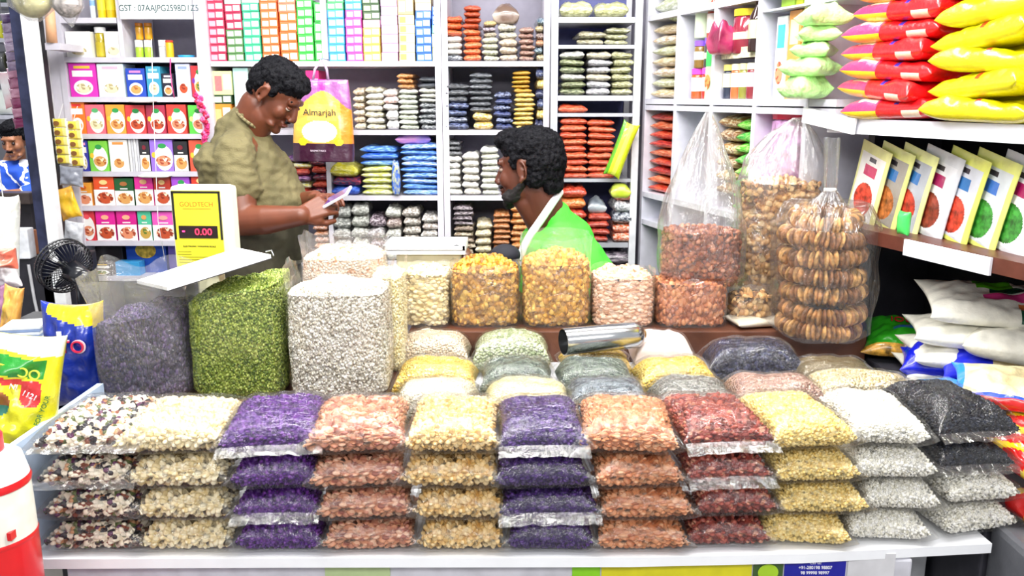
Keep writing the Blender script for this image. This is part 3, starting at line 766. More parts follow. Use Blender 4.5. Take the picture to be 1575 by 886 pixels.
stack(510, 554, 298, 273, 2, [('#1c44c0', '#5a8cf0'), ('#141c50', '#a02040')], 'royal blue packet', 'the pair beside his phone', g4, zb=P3)
stack(510, 552, 273, 254, 1, [('#d8d020', '#f4f0a0')], 'yellow packet lying across the blue pair,', 'the corner by his phone', g4, zb=zs(273))
stack(557, 603, 298, 256, 5, [('#c8d040', '#fbfbd8'), ('#e0e060', '#ffffff')], 'yellow and white packet', 'the yellow pile', g4, zb=P3)
stack(555, 612, 256, 226, 3, [('#2068d8', '#a8dcf8'), ('#1c58c8', '#68a8f0')], 'blue packet', 'the trio on the yellow pile', g4, zb=zs(256))
stack(618, 676, 298, 222, 9, [('#2068d8', '#c8f0fa'), ('#1c60cc', '#8cc8f4'), ('#2470dc', '#e0f4ff')], 'blue and white packet', 'the tall blue pile at the upright', g4, zb=P3)
v, f = pillow(.125, .12, .045, 22, 18, seed=5, p=2.6, wob=.3)
tag(put('ornate_packet', mesh('ornate_packet', v, f, packmat('#2c60c8', '#f49ac8'), smooth=True), None, (jx(634, 212), YB + .085, zs(223))), 'ornate pink and blue packet crowning the tall blue pile', 'food packet')
o = put('food_packet', pack_me(packmat('#1c60d0', '#e8e890'), 1), None, (jx(610, 280), YB - .005, P3 + .005), (0, 0, 0), (.030, .02, .115)); tag(o, 'slim blue packet standing on end between the two piles', 'food packet')
stack(440, 478, 298, 240, 6, [('#c02a28', '#e86a50'), ('#e8e060', '#ffffff'), ('#402060', '#c080c0')], 'red mixed packet', 'the pile behind his chest', 'packets behind the man\'s hands', zb=P3)
stack(480, 503, 298, 245, 5, [('#2a1c3c', '#a02838'), ('#c83a28', '#f07050')], 'dark red packet', 'the pile above his fingers', 'packets behind the man\'s hands', zb=P3)
g5 = 'white packets behind the cashew bags'
stack(684, 710, 298, 240, 6, [('#d0ccc4', '#ffffff'), ('#e4e0d8', '#ffffff')], 'off white packet', 'the corner pile, lower part', g5, zb=P3)
stack(684, 709, 240, 217, 3, [('#3a3c40', '#a8aab0')], 'dark grey packet', 'the corner pile, upper part', g5, zb=zs(240))
stack(712, 738, 298, 236, 6, [('#cfc6b8', '#fffdf6'), ('#e8e4dc', '#ffffff')], 'cream packet', 'the middle pile before his face', g5, zb=P3)
stack(740, 767, 298, 227, 8, [('#d8d8c0', '#ffffff'), ('#e6e6dc', '#ffffff')], 'ivory white packet', 'the pile nearest his face', g5, zb=P3)
g6 = 'grey packets below the blue packets'
for k, (a, c, yt, n, cc) in enumerate([(513, 540, 320, 5, [('#8a8c88', '#e4e6e2')]), (541, 568, 316, 5, [('#94968e', '#eceee8')]), (569, 594, 334, 4, [('#7a7476', '#f0eef0'), ('#4a3a44', '#c8b8c4')]),
                                 (595, 618, 320, 5, [('#a0a098', '#f4f4ee'), ('#6a5450', '#d8c8c0')]), (620, 647, 322, 6, [('#8a8076', '#f0ece4')]), (649, 675, 332, 6, [('#8a7a70', '#f2ece8'), ('#a09890', '#ffffff')])]):
    stack(a, c, 400, yt, n, cc, 'grey packet', ['the first pile right of the phone', 'the second pile right of the phone', 'the pile with a gap on top', 'the pile with a brown top', 'the pile beside the end pile', 'the end pile by the upright'][k], g6, zb=P4)
stack(484, 505, 400, 328, 8, [('#b86a30', '#f4d8c0'), ('#c8805a', '#ffe8e0')], 'orange striped packet', 'the pile under his wrist', g6, zb=P4)
g7 = 'packets low behind the dried fruit'
stack(700, 730, 400, 348, 6, [('#8a7458', '#f0e8d0'), ('#5a4034', '#d0c0a8')], 'brown and white packet', 'the pile right of the upright, lower part', g7, zb=P4)
stack(697, 727, 348, 318, 4, [('#3a2c34', '#d8ccd4')], 'dark packet', 'the pile right of the upright, upper part', g7, zb=zs(348))
stack(732, 757, 400, 342, 5, [('#c8b890', '#fbf6e4')], 'cream packet', 'the middle low pile', g7, zb=P4)
stack(759, 785, 400, 328, 9, [('#a8602c', '#e0a878')], 'copper packet', 'the copper pile below his chin', g7, zb=P4)
stack(787, 816, 400, 318, 9, [('#c8762c', '#f4c088')], 'orange brown packet', 'the pile under his jaw', g7, zb=P4)

# ---- metal rack contents
def rstack(*a, **k): stack(*a, Y=RK, push=.02, dep=.17, **k)
gr = 'herb packets on the metal rack'
stack(862, 912, 22, 3, 1, [('#a8aa74', '#d8dab0')], 'wide olive packet on top rack shelf, outer', 'the top pair', gr, Y=RK, zb=ZR[0], dep=.17)
stack(914, 966, 22, 4, 1, [('#a4a670', '#d4d6ac')], 'wide olive packet on top rack shelf, inner', 'the top pair', gr, Y=RK, zb=ZR[0], dep=.17)
stack(888, 930, 66, 48, 2, [('#8a8468', '#d8d4bc')], 'khaki herb packet', 'the left pile of second rack shelf', gr, Y=RK, zb=ZR[1], dep=.17)
stack(931, 968, 66, 42, 3, [('#8a8a64', '#dcdcc0')], 'khaki herb packet', 'the right pile of second rack shelf', gr, Y=RK, zb=ZR[1], dep=.17)
stack(862, 900, 143, 79, 6, [('#4a5438', '#a8b088'), ('#5a6040', '#b0b890'), ('#9a9a94', '#e0e0dc')], 'dark green herb packet', 'the first pile of third rack shelf', gr, Y=RK, zb=ZR[2], dep=.17)
stack(901, 939, 143, 79, 6, [('#9a9aa0', '#dcdce0'), ('#9a9aa0', '#dcdce0'), ('#b0a890', '#e8e0cc')], 'silver herb packet', 'the second pile of third rack shelf', gr, Y=RK, zb=ZR[2], dep=.17)
stack(940, 972, 143, 79, 6, [('#98986c', '#e0e0c0')], 'yellow green herb packet', 'the third pile of third rack shelf', gr, Y=RK, zb=ZR[2], dep=.17)
gq = 'chilli packets on the metal rack'
stack(860, 904, 172, 162, 1, [('#d04020', '#f07a50')], 'single chilli packet above the rail,', 'the shallow rack shelf', gq, Y=RK, zb=ZR[3], dep=.17)
stack(862, 903, 272, 182, 9, [('#b8381c', '#ec7048'), ('#c84822', '#f08a60')], 'red chilli packet', 'the left chilli pile of the rack', gq, Y=RK, zb=ZR[4], dep=.17)
stack(904, 946, 272, 184, 9, [('#c03c1e', '#f07a50'), ('#c84a24', '#f49068')], 'red chilli packet', 'the right chilli pile of the rack', gq, Y=RK, zb=ZR[4], dep=.17)
stack(862, 900, 370, 288, 5, [('#a82c18', '#e0583a'), ('#d86a24', '#f4a060')], 'orange red packet', 'the pile behind his green collar', gq, Y=RK, zb=ZR[5], dep=.17)
stack(903, 938, 370, 330, 4, [('#9a2c1c', '#d85a40')], 'brick red packet', 'the pile beside his back', gq, Y=RK, zb=ZR[5], dep=.17)
stack(942, 972, 370, 345, 2, [('#d85a24', '#f8d8c8')], 'orange packet', 'the pair at the rack post', gq, Y=RK, zb=ZR[5], dep=.17)
stack(942, 972, 345, 292, 3, [('#2a3244', '#c8ccd4'), ('#9a9ca4', '#ffffff'), ('#c84a24', '#f8a880')], 'mixed packet', 'the trio on the orange pair', gq, Y=RK, zb=zs(345, RK))
v, f = pillow(.068, .09, .055, 18, 14, seed=3, p=2.4, wob=.25)
tag(put('grey_pouch', mesh('grey_pouch', v, f, packmat('#6a7480', '#d0d6dc'), smooth=True), None, (AY(920, 310, RK).x, RK + .07, zs(331, RK))), 'round silver grey pouch on the brick red packets', 'pouch')
stack(905, 972, 420, 392, 2, [('#2a2430', '#a89ca8')], 'dark packet', 'the lowest rack shelf', gq, Y=RK, zb=ZR[6], dep=.17)
# yellow green sacks leaning at the rack post
for k, (dx, lab) in enumerate(((0, 'bright yellow green bag leaning against the right rack post'),)):
    v, f = pillow(.16, .05, .035, 24, 12, seed=8, p=3)
    o = put('leaning_bag', mesh('leaning_bag', v, f, bands('leaning', [(0, '#c8dc20'), (.35, '#e8f060'), (.6, '#d8e830'), (.8, '#5aa828')], axis=1), smooth=True), None,
            AY(955, 230, RK - .022), (R(90), R(-70), 0), (1.22, 1.15, 1)); tag(o, lab, 'bag')
    v, f = pillow(.07, .07, .055, 18, 14, seed=2, p=2.2)
    o = put('leaning_bag', mesh('round_bag', v, f, packmat('#b8cc28', '#e8f080'), smooth=True), None, AY(953, 304, RK + .03)); tag(o, 'rounded yellow green bag hanging below the leaning bag', 'bag')

# ================================================================== RIGHT WALL UNIT contents
def WQ(px, py, d=0.0):
    s, z = wy(px, py); return s, z
def wpos(s, d, z): return WP(s, d, z)
def wstack(s0, s1, z0, z1, n, cols, desc, where, group, d=.02, dep=.20, cat='food packet'):
    t = (z1 - z0) / n
    for i in range(n):
        cc = cols[i % len(cols)]
        o = put('food_packet', pack_me(packmat(*cc), random.randrange(4)), None, wpos((s0 + s1) / 2, d + dep / 2, z0 + i * t), (0, 0, WANG + R(random.uniform(-4, 4))), ((s1 - s0) * .97, dep, t * 1.02))
        tag(o, f'{desc}, {ordlab(i, n)} in {where}', cat, group)
P = PITCHW
gw = 'packets in the right wall shelves'
wstack(.02, P - .02, ZWF, ZWF + .25, 7, [('#c8b080', '#fbf0d8'), ('#b8b888', '#f0f8e0'), ('#d8b890', '#ffffff')], 'nut packet', 'the pile in the farthest pigeonhole', gw)
wstack(.12, P - .02, ZWF + .2505, ZWF + .29, 1, [('#a8c078', '#f0f8e0')], 'green tinged packet', 'the top of the nut packets', gw)
wstack(.02, 1.0 * P - .015, ZW1 + .001, ZW1 + .16, 3, [('#b0b890', '#fbfff0')], 'white packet', 'the pile above the farthest pigeonhole', gw)
def wjar(px, z, d, r, h, body, lid, label, **k):
    s = wy(px, 100)[0]; p = wpos(s, d, z)
    return jar(p.x, z, p.y, r, h, body, lid, label, **k)
def wbox(px0, px1, z, h, col, label, d=.03, dep=.14, stripe=None, name='carton', disc_=None):
    s0, s1 = wy(px0, 100)[0], wy(px1, 100)[0]; w_ = (s1 - s0) * .96
    t = thing(name, label, 'carton', wpos((s0 + s1) / 2, d + dep / 2, z), (0, 0, WANG))
    put('carton_body', bevel_box('carton_body', (w_, dep, h), C(col, .4, coat=.3), .0015, (0, 0, h / 2)), t)
    b = MB(); y = -dep / 2 - .0007
    st = stripe or '#ffffff'
    rect(b, -w_ * .35, w_ * .35, h * .62, h * .9, y, 0)
    disc(b, (0, y, h * .32), w_ * .34, h * .14, 1)
    put('printed_front', b.mesh('printed_front', [C(st), foodmat(disc_ or 'tan')]), t)
    return t
wjar(1054, ZWF, .05, .023, .095, C('#b85a28', .2, coat=1), C('#e04ac0', .3), 'amber jar with a pink lid, outer of the two below', band=('#fbe8f4', .25, .7))
wjar(1070, ZWF, .05, .023, .095, C('#c03428', .2, coat=1), C('#e85ac8', .3), 'red jar with a pink lid, beside the amber one', band=('#fbf0e0', .25, .7))
wjar(1056, ZWF + .0955, .05, .022, .085, C('#8a6a2c', .2, coat=1), C('#8a5af0', .3), 'jar with a violet lid standing on the amber jar', band=('#e8ecd8', .3, .6))
wjar(1071, ZWF + .0955, .05, .022, .090, C('#3c3a34', .2, coat=1), C('#8a5af0', .3), 'dark jar with a violet lid standing on the red jar', band=('#f0e4c0', .3, .5))
wjar(1057, ZWF + .187, .05, .026, .20, C('#dff0d0', .3, coat=.5), C('#3cc06a', .3), 'tall pale bottle with a green lid in second pigeonhole', name='bottle', cat='bottle', lidh=.12)
wbox(1070, 1083, ZWF, .16, '#c8f0c0', 'pale green slim carton at the front of second pigeonhole', stripe='#48c868')
wjar(1073, ZWF + .161, .05, .022, .19, C('#b0402c', .2, coat=1), C('#c82840', .3), 'red sauce bottle standing on the pale green carton', neck=.008, name='bottle', cat='bottle', band=('#f4e4e0', .2, .5))
for k, px in enumerate((1105, 1117, 1129, 1141)):
    wjar(px, ZWF, .04, .019, .10, C(['#2c3448', '#c86a38', '#8a8a34', '#8c2c34'][k], .2, coat=1), C(['#f4e07a', '#f4e8c0', '#e8dca8', '#f4f0d8'][k], .3),
         ['navy jar, outermost of the row of four jars', 'orange jar next to the navy jar', 'olive jar between orange and maroon jars', 'maroon jar at the near end of four'][k], lidh=.18, band=(['#fbf4c0', '#fbf0d8', '#f8ecc8', '#f0c8d8'][k], .34, .74), group='jars in the third pigeonhole')
b = MB(); b.box((0, 0, .004), (.20, .16, .008)); 
tr_ = thing('display_tray', 'cream tray of dates above the four jars', 'tray', wpos(2 * P + .118, .10, ZWF + .118), (0, 0, WANG))
put('tray_base', b.mesh('tray_base', C('#8a4a28', .4)), tr_)
b = MB(); b.box((0, -.082, .012), (.20, .004, .03)); put('tray_lip', b.mesh('tray_lip', C('#f2ecc8', .4, vary=.2, scale=80)), tr_)
wjar(1124, ZWF + .127, .05, .042, .125, C('#8c2438', .15, coat=1), C('#e8d024', .3), 'large maroon jar with a yellow lid', band=('#e8e0b8', .32, .48), lidh=.16)
v, f = pillow(.075, .06, .085, 20, 16, seed=6, p=4.5, q=.45, wob=.35, ear=0)
tag(put('maroon_bag', mesh('maroon_bag', v, f, packmat('#7a0c3c', '#d84a80'), smooth=True), None, wpos(wy(1110, 100)[0], -.005, ZWF + .127), (0, 0, WANG)), 'crumpled maroon plastic bag beside the yellow lidded jar', 'bag')
wjar(1152, ZWF + .127, .02, .024, .165, C('#2a1210', .1, coat=1), C('#f03a70', .3), 'dark syrup bottle with a bright pink cap', neck=.009, name='bottle', cat='bottle', band=('#e8e8a0', .22, .52))
wbox(1176, 1192, ZWF, .215, '#f4f8fb', 'white carton with blue upright lettering in fourth pigeonhole', stripe='#4ab8ec', disc_='pch')
wbox(1194, 1213, ZWF, .225, '#e8a04a', 'tan carton with dishes beside the blue lettered carton', stripe='#f4e0b0', disc_='grn')
wbox(1215, 1233, ZWF, .23, '#f0e8a8', 'cream and yellow carton nearest the light green bags', stripe='#5ac8e8', disc_='tan')
wbox(1180, 1201, ZWF + .235, .20, '#a8d83a', 'lime green carton on top, farthest of the upper row', stripe='#d8f090', disc_='grn')
wbox(1202, 1213, ZWF + .235, .20, '#c8dc28', 'narrow lime and olive carton in the upper row', stripe='#6a8a1c', disc_='grn')
wbox(1214, 1234, ZWF + .235, .20, '#f6f2ee', 'white carton with heart print in the upper row', stripe='#ffffff', disc_='pch')
wl('shelf_board', 3 * P + .01, WEND - .002, .0013, .248, ZWF + .228, ZWF + .233)
s5 = wy(1262, 100)[0]
wbox(1240, 1256, ZWF + .235, .20, '#e8e8c0', 'pale yellow green carton at the near end of upper row', stripe='#e8d020', disc_='grn')
# lower pigeonholes
wstack(.02, P - .03, 1.22, 1.50, 9, [('#c82c1c', '#f4744a'), ('#d85a28', '#f8b088'), ('#a01c20', '#e85040')], 'red and orange packet', 'the lower pile at the rack', 'packets in the lower pigeonholes', d=.02)
wstack(2 * P + .02, 2 * P + .12, 1.26, 1.50, 6, [('#8a5a2c', '#f0e0c0'), ('#a8742c', '#fbf0c8')], 'brown and cream packet', 'the brown pile behind the knotted bag', 'packets in the lower pigeonholes', d=.02)
wstack(2 * P + .125, 3 * P - .015, 1.22, 1.49, 8, [('#28b83c', '#a8f080'), ('#5ad828', '#c8f890')], 'bright green packet', 'the green pile behind the knotted bag', 'packets in the lower pigeonholes', d=.02)
wl('shelf_board', .01, WEND, .0012, .249, 1.20, 1.218)
wjar(1190, 1.3385, .09, .07, .175, C('#e8a8e0', .3, coat=.8, vary=.3, scale=40), C('#ee3a5c', .3), 'big jar with a red lid and pink sweets', lidh=.12)
p_ = wpos(wy(1190, 100)[0], .09, 1.219)
b = MB(); b.box((0, 0, .0595), (.15, .15, .119))
tag(put('carton', b.mesh('carton', C('#d86ac0', .5, vary=.3, scale=30)), None, p_, (0, 0, WANG)), 'pink mottled box under the jar of sweets', 'carton')

# ---- shelves toward the viewer on the right
DARK = C('#14141c', .7)  # darkness of the shelf interior put into the board's colour
uN = thing('display_shelf', 'white and brown wall shelves of red packs and pouches at right', 'shelf', WP(WEND, 0, 0), (0, 0, WANG))
def nl(name, s0, s1, d0, d1, z0, z1, m):
    b = MB(); b.box(((s0 + s1) / 2 - WEND, (d0 + d1) / 2, (z0 + z1) / 2), (s1 - s0, d1 - d0, z1 - z0)); return put(name, b.mesh(name, m), uN)
NE = 1.95
ZT, ZL = 1.503, 1.258
nl('shelf_board', 1.062, NE, -.02, .30, ZT - .034, ZT, C('#e4e6f2', .35, vary=.02))
nl('shelf_board', 1.062, NE, -.02, .30, ZL - .030, ZL, C('#5a2c20', .4, vary=.1))
nl('back_board', 1.062, NE, .301, .313, .5, 2.35, DARK)
nl('upright', 1.0625, 1.085, .03, .30, .5, ZL - .031, C('#2c2c34', .5))
nl('upright', 1.0625, 1.085, .10, .30, ZL + .001, ZT - .035, C('#2c2c34', .5))
b = MB(); b.box((wy(1470, 380)[0] - WEND, -.024, ZL - .018), (.225, .006, .034)); put('price_strip', b.mesh('price_strip', C('#e6e8f2', .35)), uN)
s0, s1 = wy(1252, 170)[0], wy(1333, 190)[0]
rt = Matrix.Rotation(R(6.5), 3, 'Y')
b = MB(); b.box(((s0 + s1) / 2 - WEND, -.03, ZT - .006), (s1 - s0, .006, .036), rot=rt); put('price_strip', b.mesh('price_strip', C('#f4f6fb', .35)), uN)

def printed_pillow(name, L, W, T, pick, mats, nx=60, ny=40, **k):
    v, f = pillow(L, W, T, nx, ny, **k)
    tx = [math.sin(PI / 2 * (-1 + 2 * (i + .5) / nx)) for i in range(nx)]; ty = [math.sin(PI / 2 * (-1 + 2 * (j + .5) / ny)) for j in range(ny)]
    mi = []
    for side in (1, -1):
        for i in range(nx):
            for j in range(ny): mi.append(pick(tx[i], ty[j], side))
    return mesh(name, v, f, mats, mi, True)
def pl(c, rough=.3): return C(c, rough, coat=.7, vary=.05, bump=.5, bscale=30)
RED, PINKR, YEL, CRM, NAVY = pl('#e0141c'), pl('#ee3a70'), pl('#f0c81e'), pl('#f0d8c0'), pl('#1c2a9a')
def redpick(u, t, s):
    if u < -.22:
        if s == -1: return 2
        if -.66 < u < -.28 and -.93 < t < .3: return 3
        return 1
    if s == 1 and .14 < u < .26 and -.96 < t < -.78: return 4
    if s == -1 and .35 < u < .75 and t < -.85: return 3
    return 0
red_me = [printed_pillow('red_pack', .262, .17, .046, redpick, [RED, PINKR, YEL, CRM, NAVY], seed=sd, wob=.22, p=9, q=.5, ear=.02) for sd in (1, 2)]
zr = ZT + .0005
RC = wy(1380, 100)[0]
for k in range(10):
    pxs = [1388, 1370, 1380, 1376, 1380, 1392, 1394, 1396, 1400, 1405][k]
    s = wy(pxs, 100)[0]
    o = put('snack_pack', red_me[k % 2], None, wpos(s, .045, zr), (0, R([-2, 4, 3, 1, 0, 2, 1, -1, 1, 0][k]), WANG + R([2, -7, 3, -3, 5, -2, 3, 6, 0, 4][k])), (1, 1, .98))
    zr += .0405
    tag(o, f'red flattened snack pack with yellow and pink end, {ordlab(k, 10)} in the red pile', 'snack pack', 'red snack packs on the top right shelf')
YM, YM2 = pl('#e8e010'), pl('#c83018'), 
def ypick(u, t, s):
    if s == 1 and .0 < u < .13 and -.95 < t < -.7: return 1
    return 0
yel_me = [printed_pillow('yellow_pack', .235, .17, .050, ypick, [YM, YM2], seed=sd, wob=.3, p=7, q=.55, ear=.03) for sd in (3, 4)]
zr = ZT + .0005
for k in range(8):
    s = wy([1522, 1530, 1530, 1528, 1535, 1540, 1548, 1548][k], 100)[0]
    o = put('snack_pack', yel_me[k % 2], None, wpos(s + .01, .035, zr), (0, R([1, -4, 2, -6, -5, 3, -2, 1][k]), WANG + R([4, -8, 3, -6, 2, 5, -3, 0][k])))
    zr += .0455
    tag(o, f'bright yellow snack pack with a small red seal, {ordlab(k, 8)} in the yellow pile', 'snack pack', 'yellow snack packs on the top right shelf')
zr = ZT + .0005
for k in range(6):
    o = put('snack_pack', yel_me[k % 2], None, wpos(wy(1575, 100)[0] + .135, .05, zr), (0, R([3, -3, 2, 0, 2, 1][k]), WANG + R(180)), (.9, 1, 1.02))
    zr += .048
    tag(o, f'yellow snack pack cut by the picture edge, {ordlab(k, 6)} in the nearest pile', 'snack pack', 'yellow snack packs at the picture edge')
# light green knotted bags left of the red pile
LG = C('#b8f49a', .35, coat=.6, vary=.12, scale=14, bump=1.0, bscale=40)
zr = ZWF + .001
for k in range(5):
    v, f = pillow([.095, .11, .085, .09, .10][k], .085, [.060, .050, .042, .040, .050][k], 24, 18, seed=20 + k, p=2.6, q=.55, wob=.35, ear=.10)
    s = wy([1262, 1268, 1272, 1276, 1284][k], 120)[0] - .01
    o = put('green_bag', mesh('green_bag', v, f, LG, smooth=True), None, wpos(s, -.035, [ZWF + .001, ZWF + .054, ZWF + .098, ZWF + .134, ZWF + .168][k]), (0, 0, WANG + R(20 * k)))
    tag(o, f'light green plastic parcel, {ordlab(k, 5)} in the pile left of the red packs', 'parcel', 'light green parcels')
# stand-up pouches
def pouch(s, d, rz, tilt, face, edge, dish, label, badge='#8a1450', top=None):
    t = thing('spice_pouch', label, 'pouch', wpos(s, d, ZL + .0006), (R(-3), R(tilt), rz), 'pouches on the lower right shelf')
    Wd, H = .135, .185; nx, nz = 64, 88; v = []; f = []; mi = []
    for sd in (-1, 1):
        for i in range(nx + 1):
            for j in range(nz + 1):
                u, h = -1 + 2 * i / nx, j / nz
                th = .0062 * (1 - h) ** .6 * (1 - abs(u) ** 3) ** .5 * min(1, .55 + h * 6) + .0008
                crease = noise.noise(Vector((u * 2, h * 3, s * 9))) * .0025 * (1 - abs(u) ** 4) * (1 - (2 * h - 1) ** 4)
                v.append((u * Wd / 2 * (1 - .03 * math.sin(PI * h)), sd * th + crease, h * H))
    def I(sd, i, j): return sd * (nx + 1) * (nz + 1) + i * (nz + 1) + j
    for sd in (0, 1):
        for i in range(nx):
            for j in range(nz):
                q = (I(sd, i, j), I(sd, i + 1, j), I(sd, i + 1, j + 1), I(sd, i, j + 1)); f.append(q if sd == 0 else q[::-1])
                u, h = -1 + 2 * (i + .5) / nx, (j + .5) / nz; m_ = 0
                if h > .88 or abs(u) > .80 or h < .06: m_ = 1
                if sd == 0 and m_ == 0:
                    if (u / .62) ** 2 + ((h - .30) / .21) ** 2 < 1: m_ = 2
                    elif abs(u) < .42 and .60 < h < .74: m_ = 3
                    elif abs(u) < .22 and .78 < h < .84: m_ = 4
                mi.append(m_)
    for j in range(nz): f.append((I(0, 0, j), I(0, 0, j + 1), I(1, 0, j + 1), I(1, 0, j))); mi.append(1); f.append((I(0, nx, j), I(1, nx, j), I(1, nx, j + 1), I(0, nx, j + 1))); mi.append(1)
    for i in range(nx): f.append((I(0, i, 0), I(1, i, 0), I(1, i + 1, 0), I(0, i + 1, 0))); mi.append(1)
    put('pouch_body', mesh('pouch_body', v, f, [pl(face), pl(edge), C(dish, .35, coat=.5, vary=.35, scale=70), pl(badge), pl('#2a2430')], mi, True), t)
    return t
A0 = R(-84)
spots = [(1300, '#f4f2ec', '#ecec9a', '#d84028', 'white pouch with a red chilli dish, farthest of the pouch row'),
         (1336, '#9a958c', '#dce088', '#b86a2c', 'pouch with a brown nut dish between two yellow edged pouches'),
         (1372, '#a8acb4', '#e8ec9c', '#c0341c', 'yellow edged pouch with a red powder dish'),
         (1425, '#dcdde2', '#cfd2d8', '#8a3018', 'silver white pouch with a dark brown spice print'),
         (1458, '#c8ccd6', '#dce26a', '#c8381c', 'yellow edged pouch with a red dish beside silver pouch'),
         (1498, '#c8d0d4', '#dce27a', '#2f8a28', 'yellow edged pouch with a green leaf print'),
         (1530, '#e4e6ea', '#d4d8de', '#2f8a28', 'silver white pouch with a green leaf print'),
         (1572, '#c8d4d0', '#58b088', '#2c8040', 'green edged pouch cut by the picture edge')]
for k, (px, fc, ed, di, lab) in enumerate(spots):
    s = wy(1300, 340)[0] - .02 + k * (wy(1572, 340)[0] - wy(1300, 340)[0]) / 7
    pouch(s, .055, A0 + R([0, 1, 0, 1, -1, 0, 1, 0][k]), 12, fc, ed, di, lab, badge=['#c83060', '#2f6fb0', '#2f6fb0', '#a01458', '#2f6fb0', '#3a6fc0', '#a01458', '#8a1450'][k])
for k, (px, c) in enumerate(((1402, '#44d860'), )):
    v, f = pillow(.05, .03, .02, 14, 8, seed=3)
    o = put('green_sachet', mesh('green_sachet', v, f, pl(c), smooth=True), None, wpos(wy(px, 340)[0] - .005, -.006, ZL + .030), (R(90), R(90), WANG)); tag(o, 'small bright green sachet standing before the silver pouch', 'sachet')

# ---- rice bags and packs on the side counter
RICE = C('#eceade', .45, coat=.6, vary=.06, scale=40, bump=.6, bscale=26)
GRN, PNK, DGR, ORG = pl('#58b81e'), pl('#e0408c'), pl('#0c4a34'), pl('#d8783a')
def rpick(u, t, s):
    u += .30; t += .30
    if s == 1:
        if -.05 < u < .42 and .45 < t < .92: return 1
        if .1 < u < .6 and .18 < t < .40: return 3
        if 0 < u < .62 and -.12 < t < .1: return 2
        if .45 < u < .7 and -.75 < t < -.45: return 3
        if .42 < u < .7 and -.42 < t < -.2: return 4
    return 0
rice_me = printed_pillow('rice_bag', .30, .17, .056, rpick, [RICE, GRN, PNK, DGR, ORG], nx=70, ny=50, seed=11, wob=.3, p=2.8, q=.6)
rice_pl = [printed_pillow('rice_bag', .29, .17, .050, lambda u, t, s: 0, [RICE], nx=36, ny=26, seed=12 + k, wob=.3, p=2.8, q=.6) for k in range(2)]
gz = 'white rice bags under the lower shelf'
for k, (px, py, Y, me_, rz, lab) in enumerate([(1490, 520, 1.76, 0, -14, 'white rice bag, lowest of the pile under the shelf'), (1500, 490, 1.755, 1, -10, 'white rice bag, second up in the pile under the shelf'),
                                 (1508, 462, 1.75, 0, -16, 'white rice bag just below the printed one'), (1530, 440, 1.745, 2, -12, 'white rice bag with green and pink print on top of its pile')]):
    p = AY(px, py, Y)
    z = .931 + .047 * k
    o = put('rice_bag', rice_me if me_ == 2 else rice_pl[me_], None, (p.x + .03, Y + .03, z + (.020 if me_ == 2 else 0)), (R(15 if me_ == 2 else 3), R(3), R(rz))); tag(o, lab, 'rice bag', gz)
def rpick2(u, t, s): return 1 if s == 1 and u > .1 and t > .0 else 0
p = AY(1560, 505, 1.66)
o = put('rice_bag', printed_pillow('rice_bag', .26, .16, .065, rpick2, [RICE, pl('#9adc3a')], seed=15, wob=.3, p=2.8, q=.6), None, (p.x + .055, 1.70, 1.012), (0, R(6), R(-20)))
tag(o, 'white rice bag with a lime corner leaning before the pile', 'rice bag', gz)
def g2(u, t, s):
    if s == 1 and .15 < t < .55 and -.5 < u < .8: return 1
    if s == 1 and -.2 < t < -.02 and -.4 < u < .3: return 2
    if t < -.80: return 3
    return 0
def flat(name, label, cat, px, py, Z, L, W, T, rz, pick, mats, ry=0, rx=0, seed=1, dz=0, **k):
    p = AZ(px, py, Z)
    t = thing(name, label, cat, (p.x, p.y, Z + dz), (R(rx), R(ry), R(rz)))
    put('filled_packet', printed_pillow(name, L, W, T, pick, mats, seed=seed, wob=.3, p=2.8, q=.6, ear=.1, **k), t)
    return t
t = flat('flour_pack', 'bright green pack with red lettering beside the fig bag', 'food pack', 1398, 532, .96, .20, .16, .055, -22, g2, [pl('#2ea81e'), pl('#2ea81e'), pl('#2a78c8'), C('#d8a030', .35, coat=.5, vary=.4, scale=60)], seed=31, rx=16)
text('lettering', 'IOURMA', .030, C('#c8202c', .3), t, (.010, .022, .0600), (0, 0, R(2)), extrude=.0012)
text('lettering', 'JOHN', .014, C('#2a6ac0', .3), t, (-.01, -.012, .0600), (0, 0, R(2)), extrude=.0012)
CREAMW = C('#e8d8a8', .4, coat=.6, vary=.15, scale=30, bump=.5)
flat('pasta_pack', 'royal blue and clear pack of cream pasta at right edge', 'food pack', 1530, 578, .965, .24, .14, .055, -10,
     lambda u, t, s: 1 if (u < -.25) else (2 if (u > .3 and t > .0 and u < .75) else 0), [CREAMW, pl('#1022c8'), C('#c8a040', .35, coat=.5, vary=.5, scale=60)], seed=33, rx=16, dz=.01)
flat('pasta_pack', 'crumpled deep blue pack end before the green pack', 'food pack', 1432, 574, .955, .12, .10, .055, -24, lambda u, t, s: 0, [pl('#0e1cc4')], seed=35, rx=12, dz=.006)
flat('sweet_pack', 'cream oval pack with blue and red rim at right edge', 'food pack', 1556, 612, .985, .20, .15, .05, -28,
     lambda u, t, s: (1 if t < -.93 else 2 if t < -.84 else 3 if u < -.86 else 0), [CREAMW, pl('#c82020'), pl('#1c48d8'), pl('#2a8ae8')], seed=36, dz=.0, rx=10)
flat('snack_packet', 'light blue packet half under the cream oval pack', 'food pack', 1478, 612, .965, .16, .06, .03, -38, lambda u, t, s: 1 if u > .2 else 0, [pl('#2f9af0'), pl('#c82020')], seed=37)
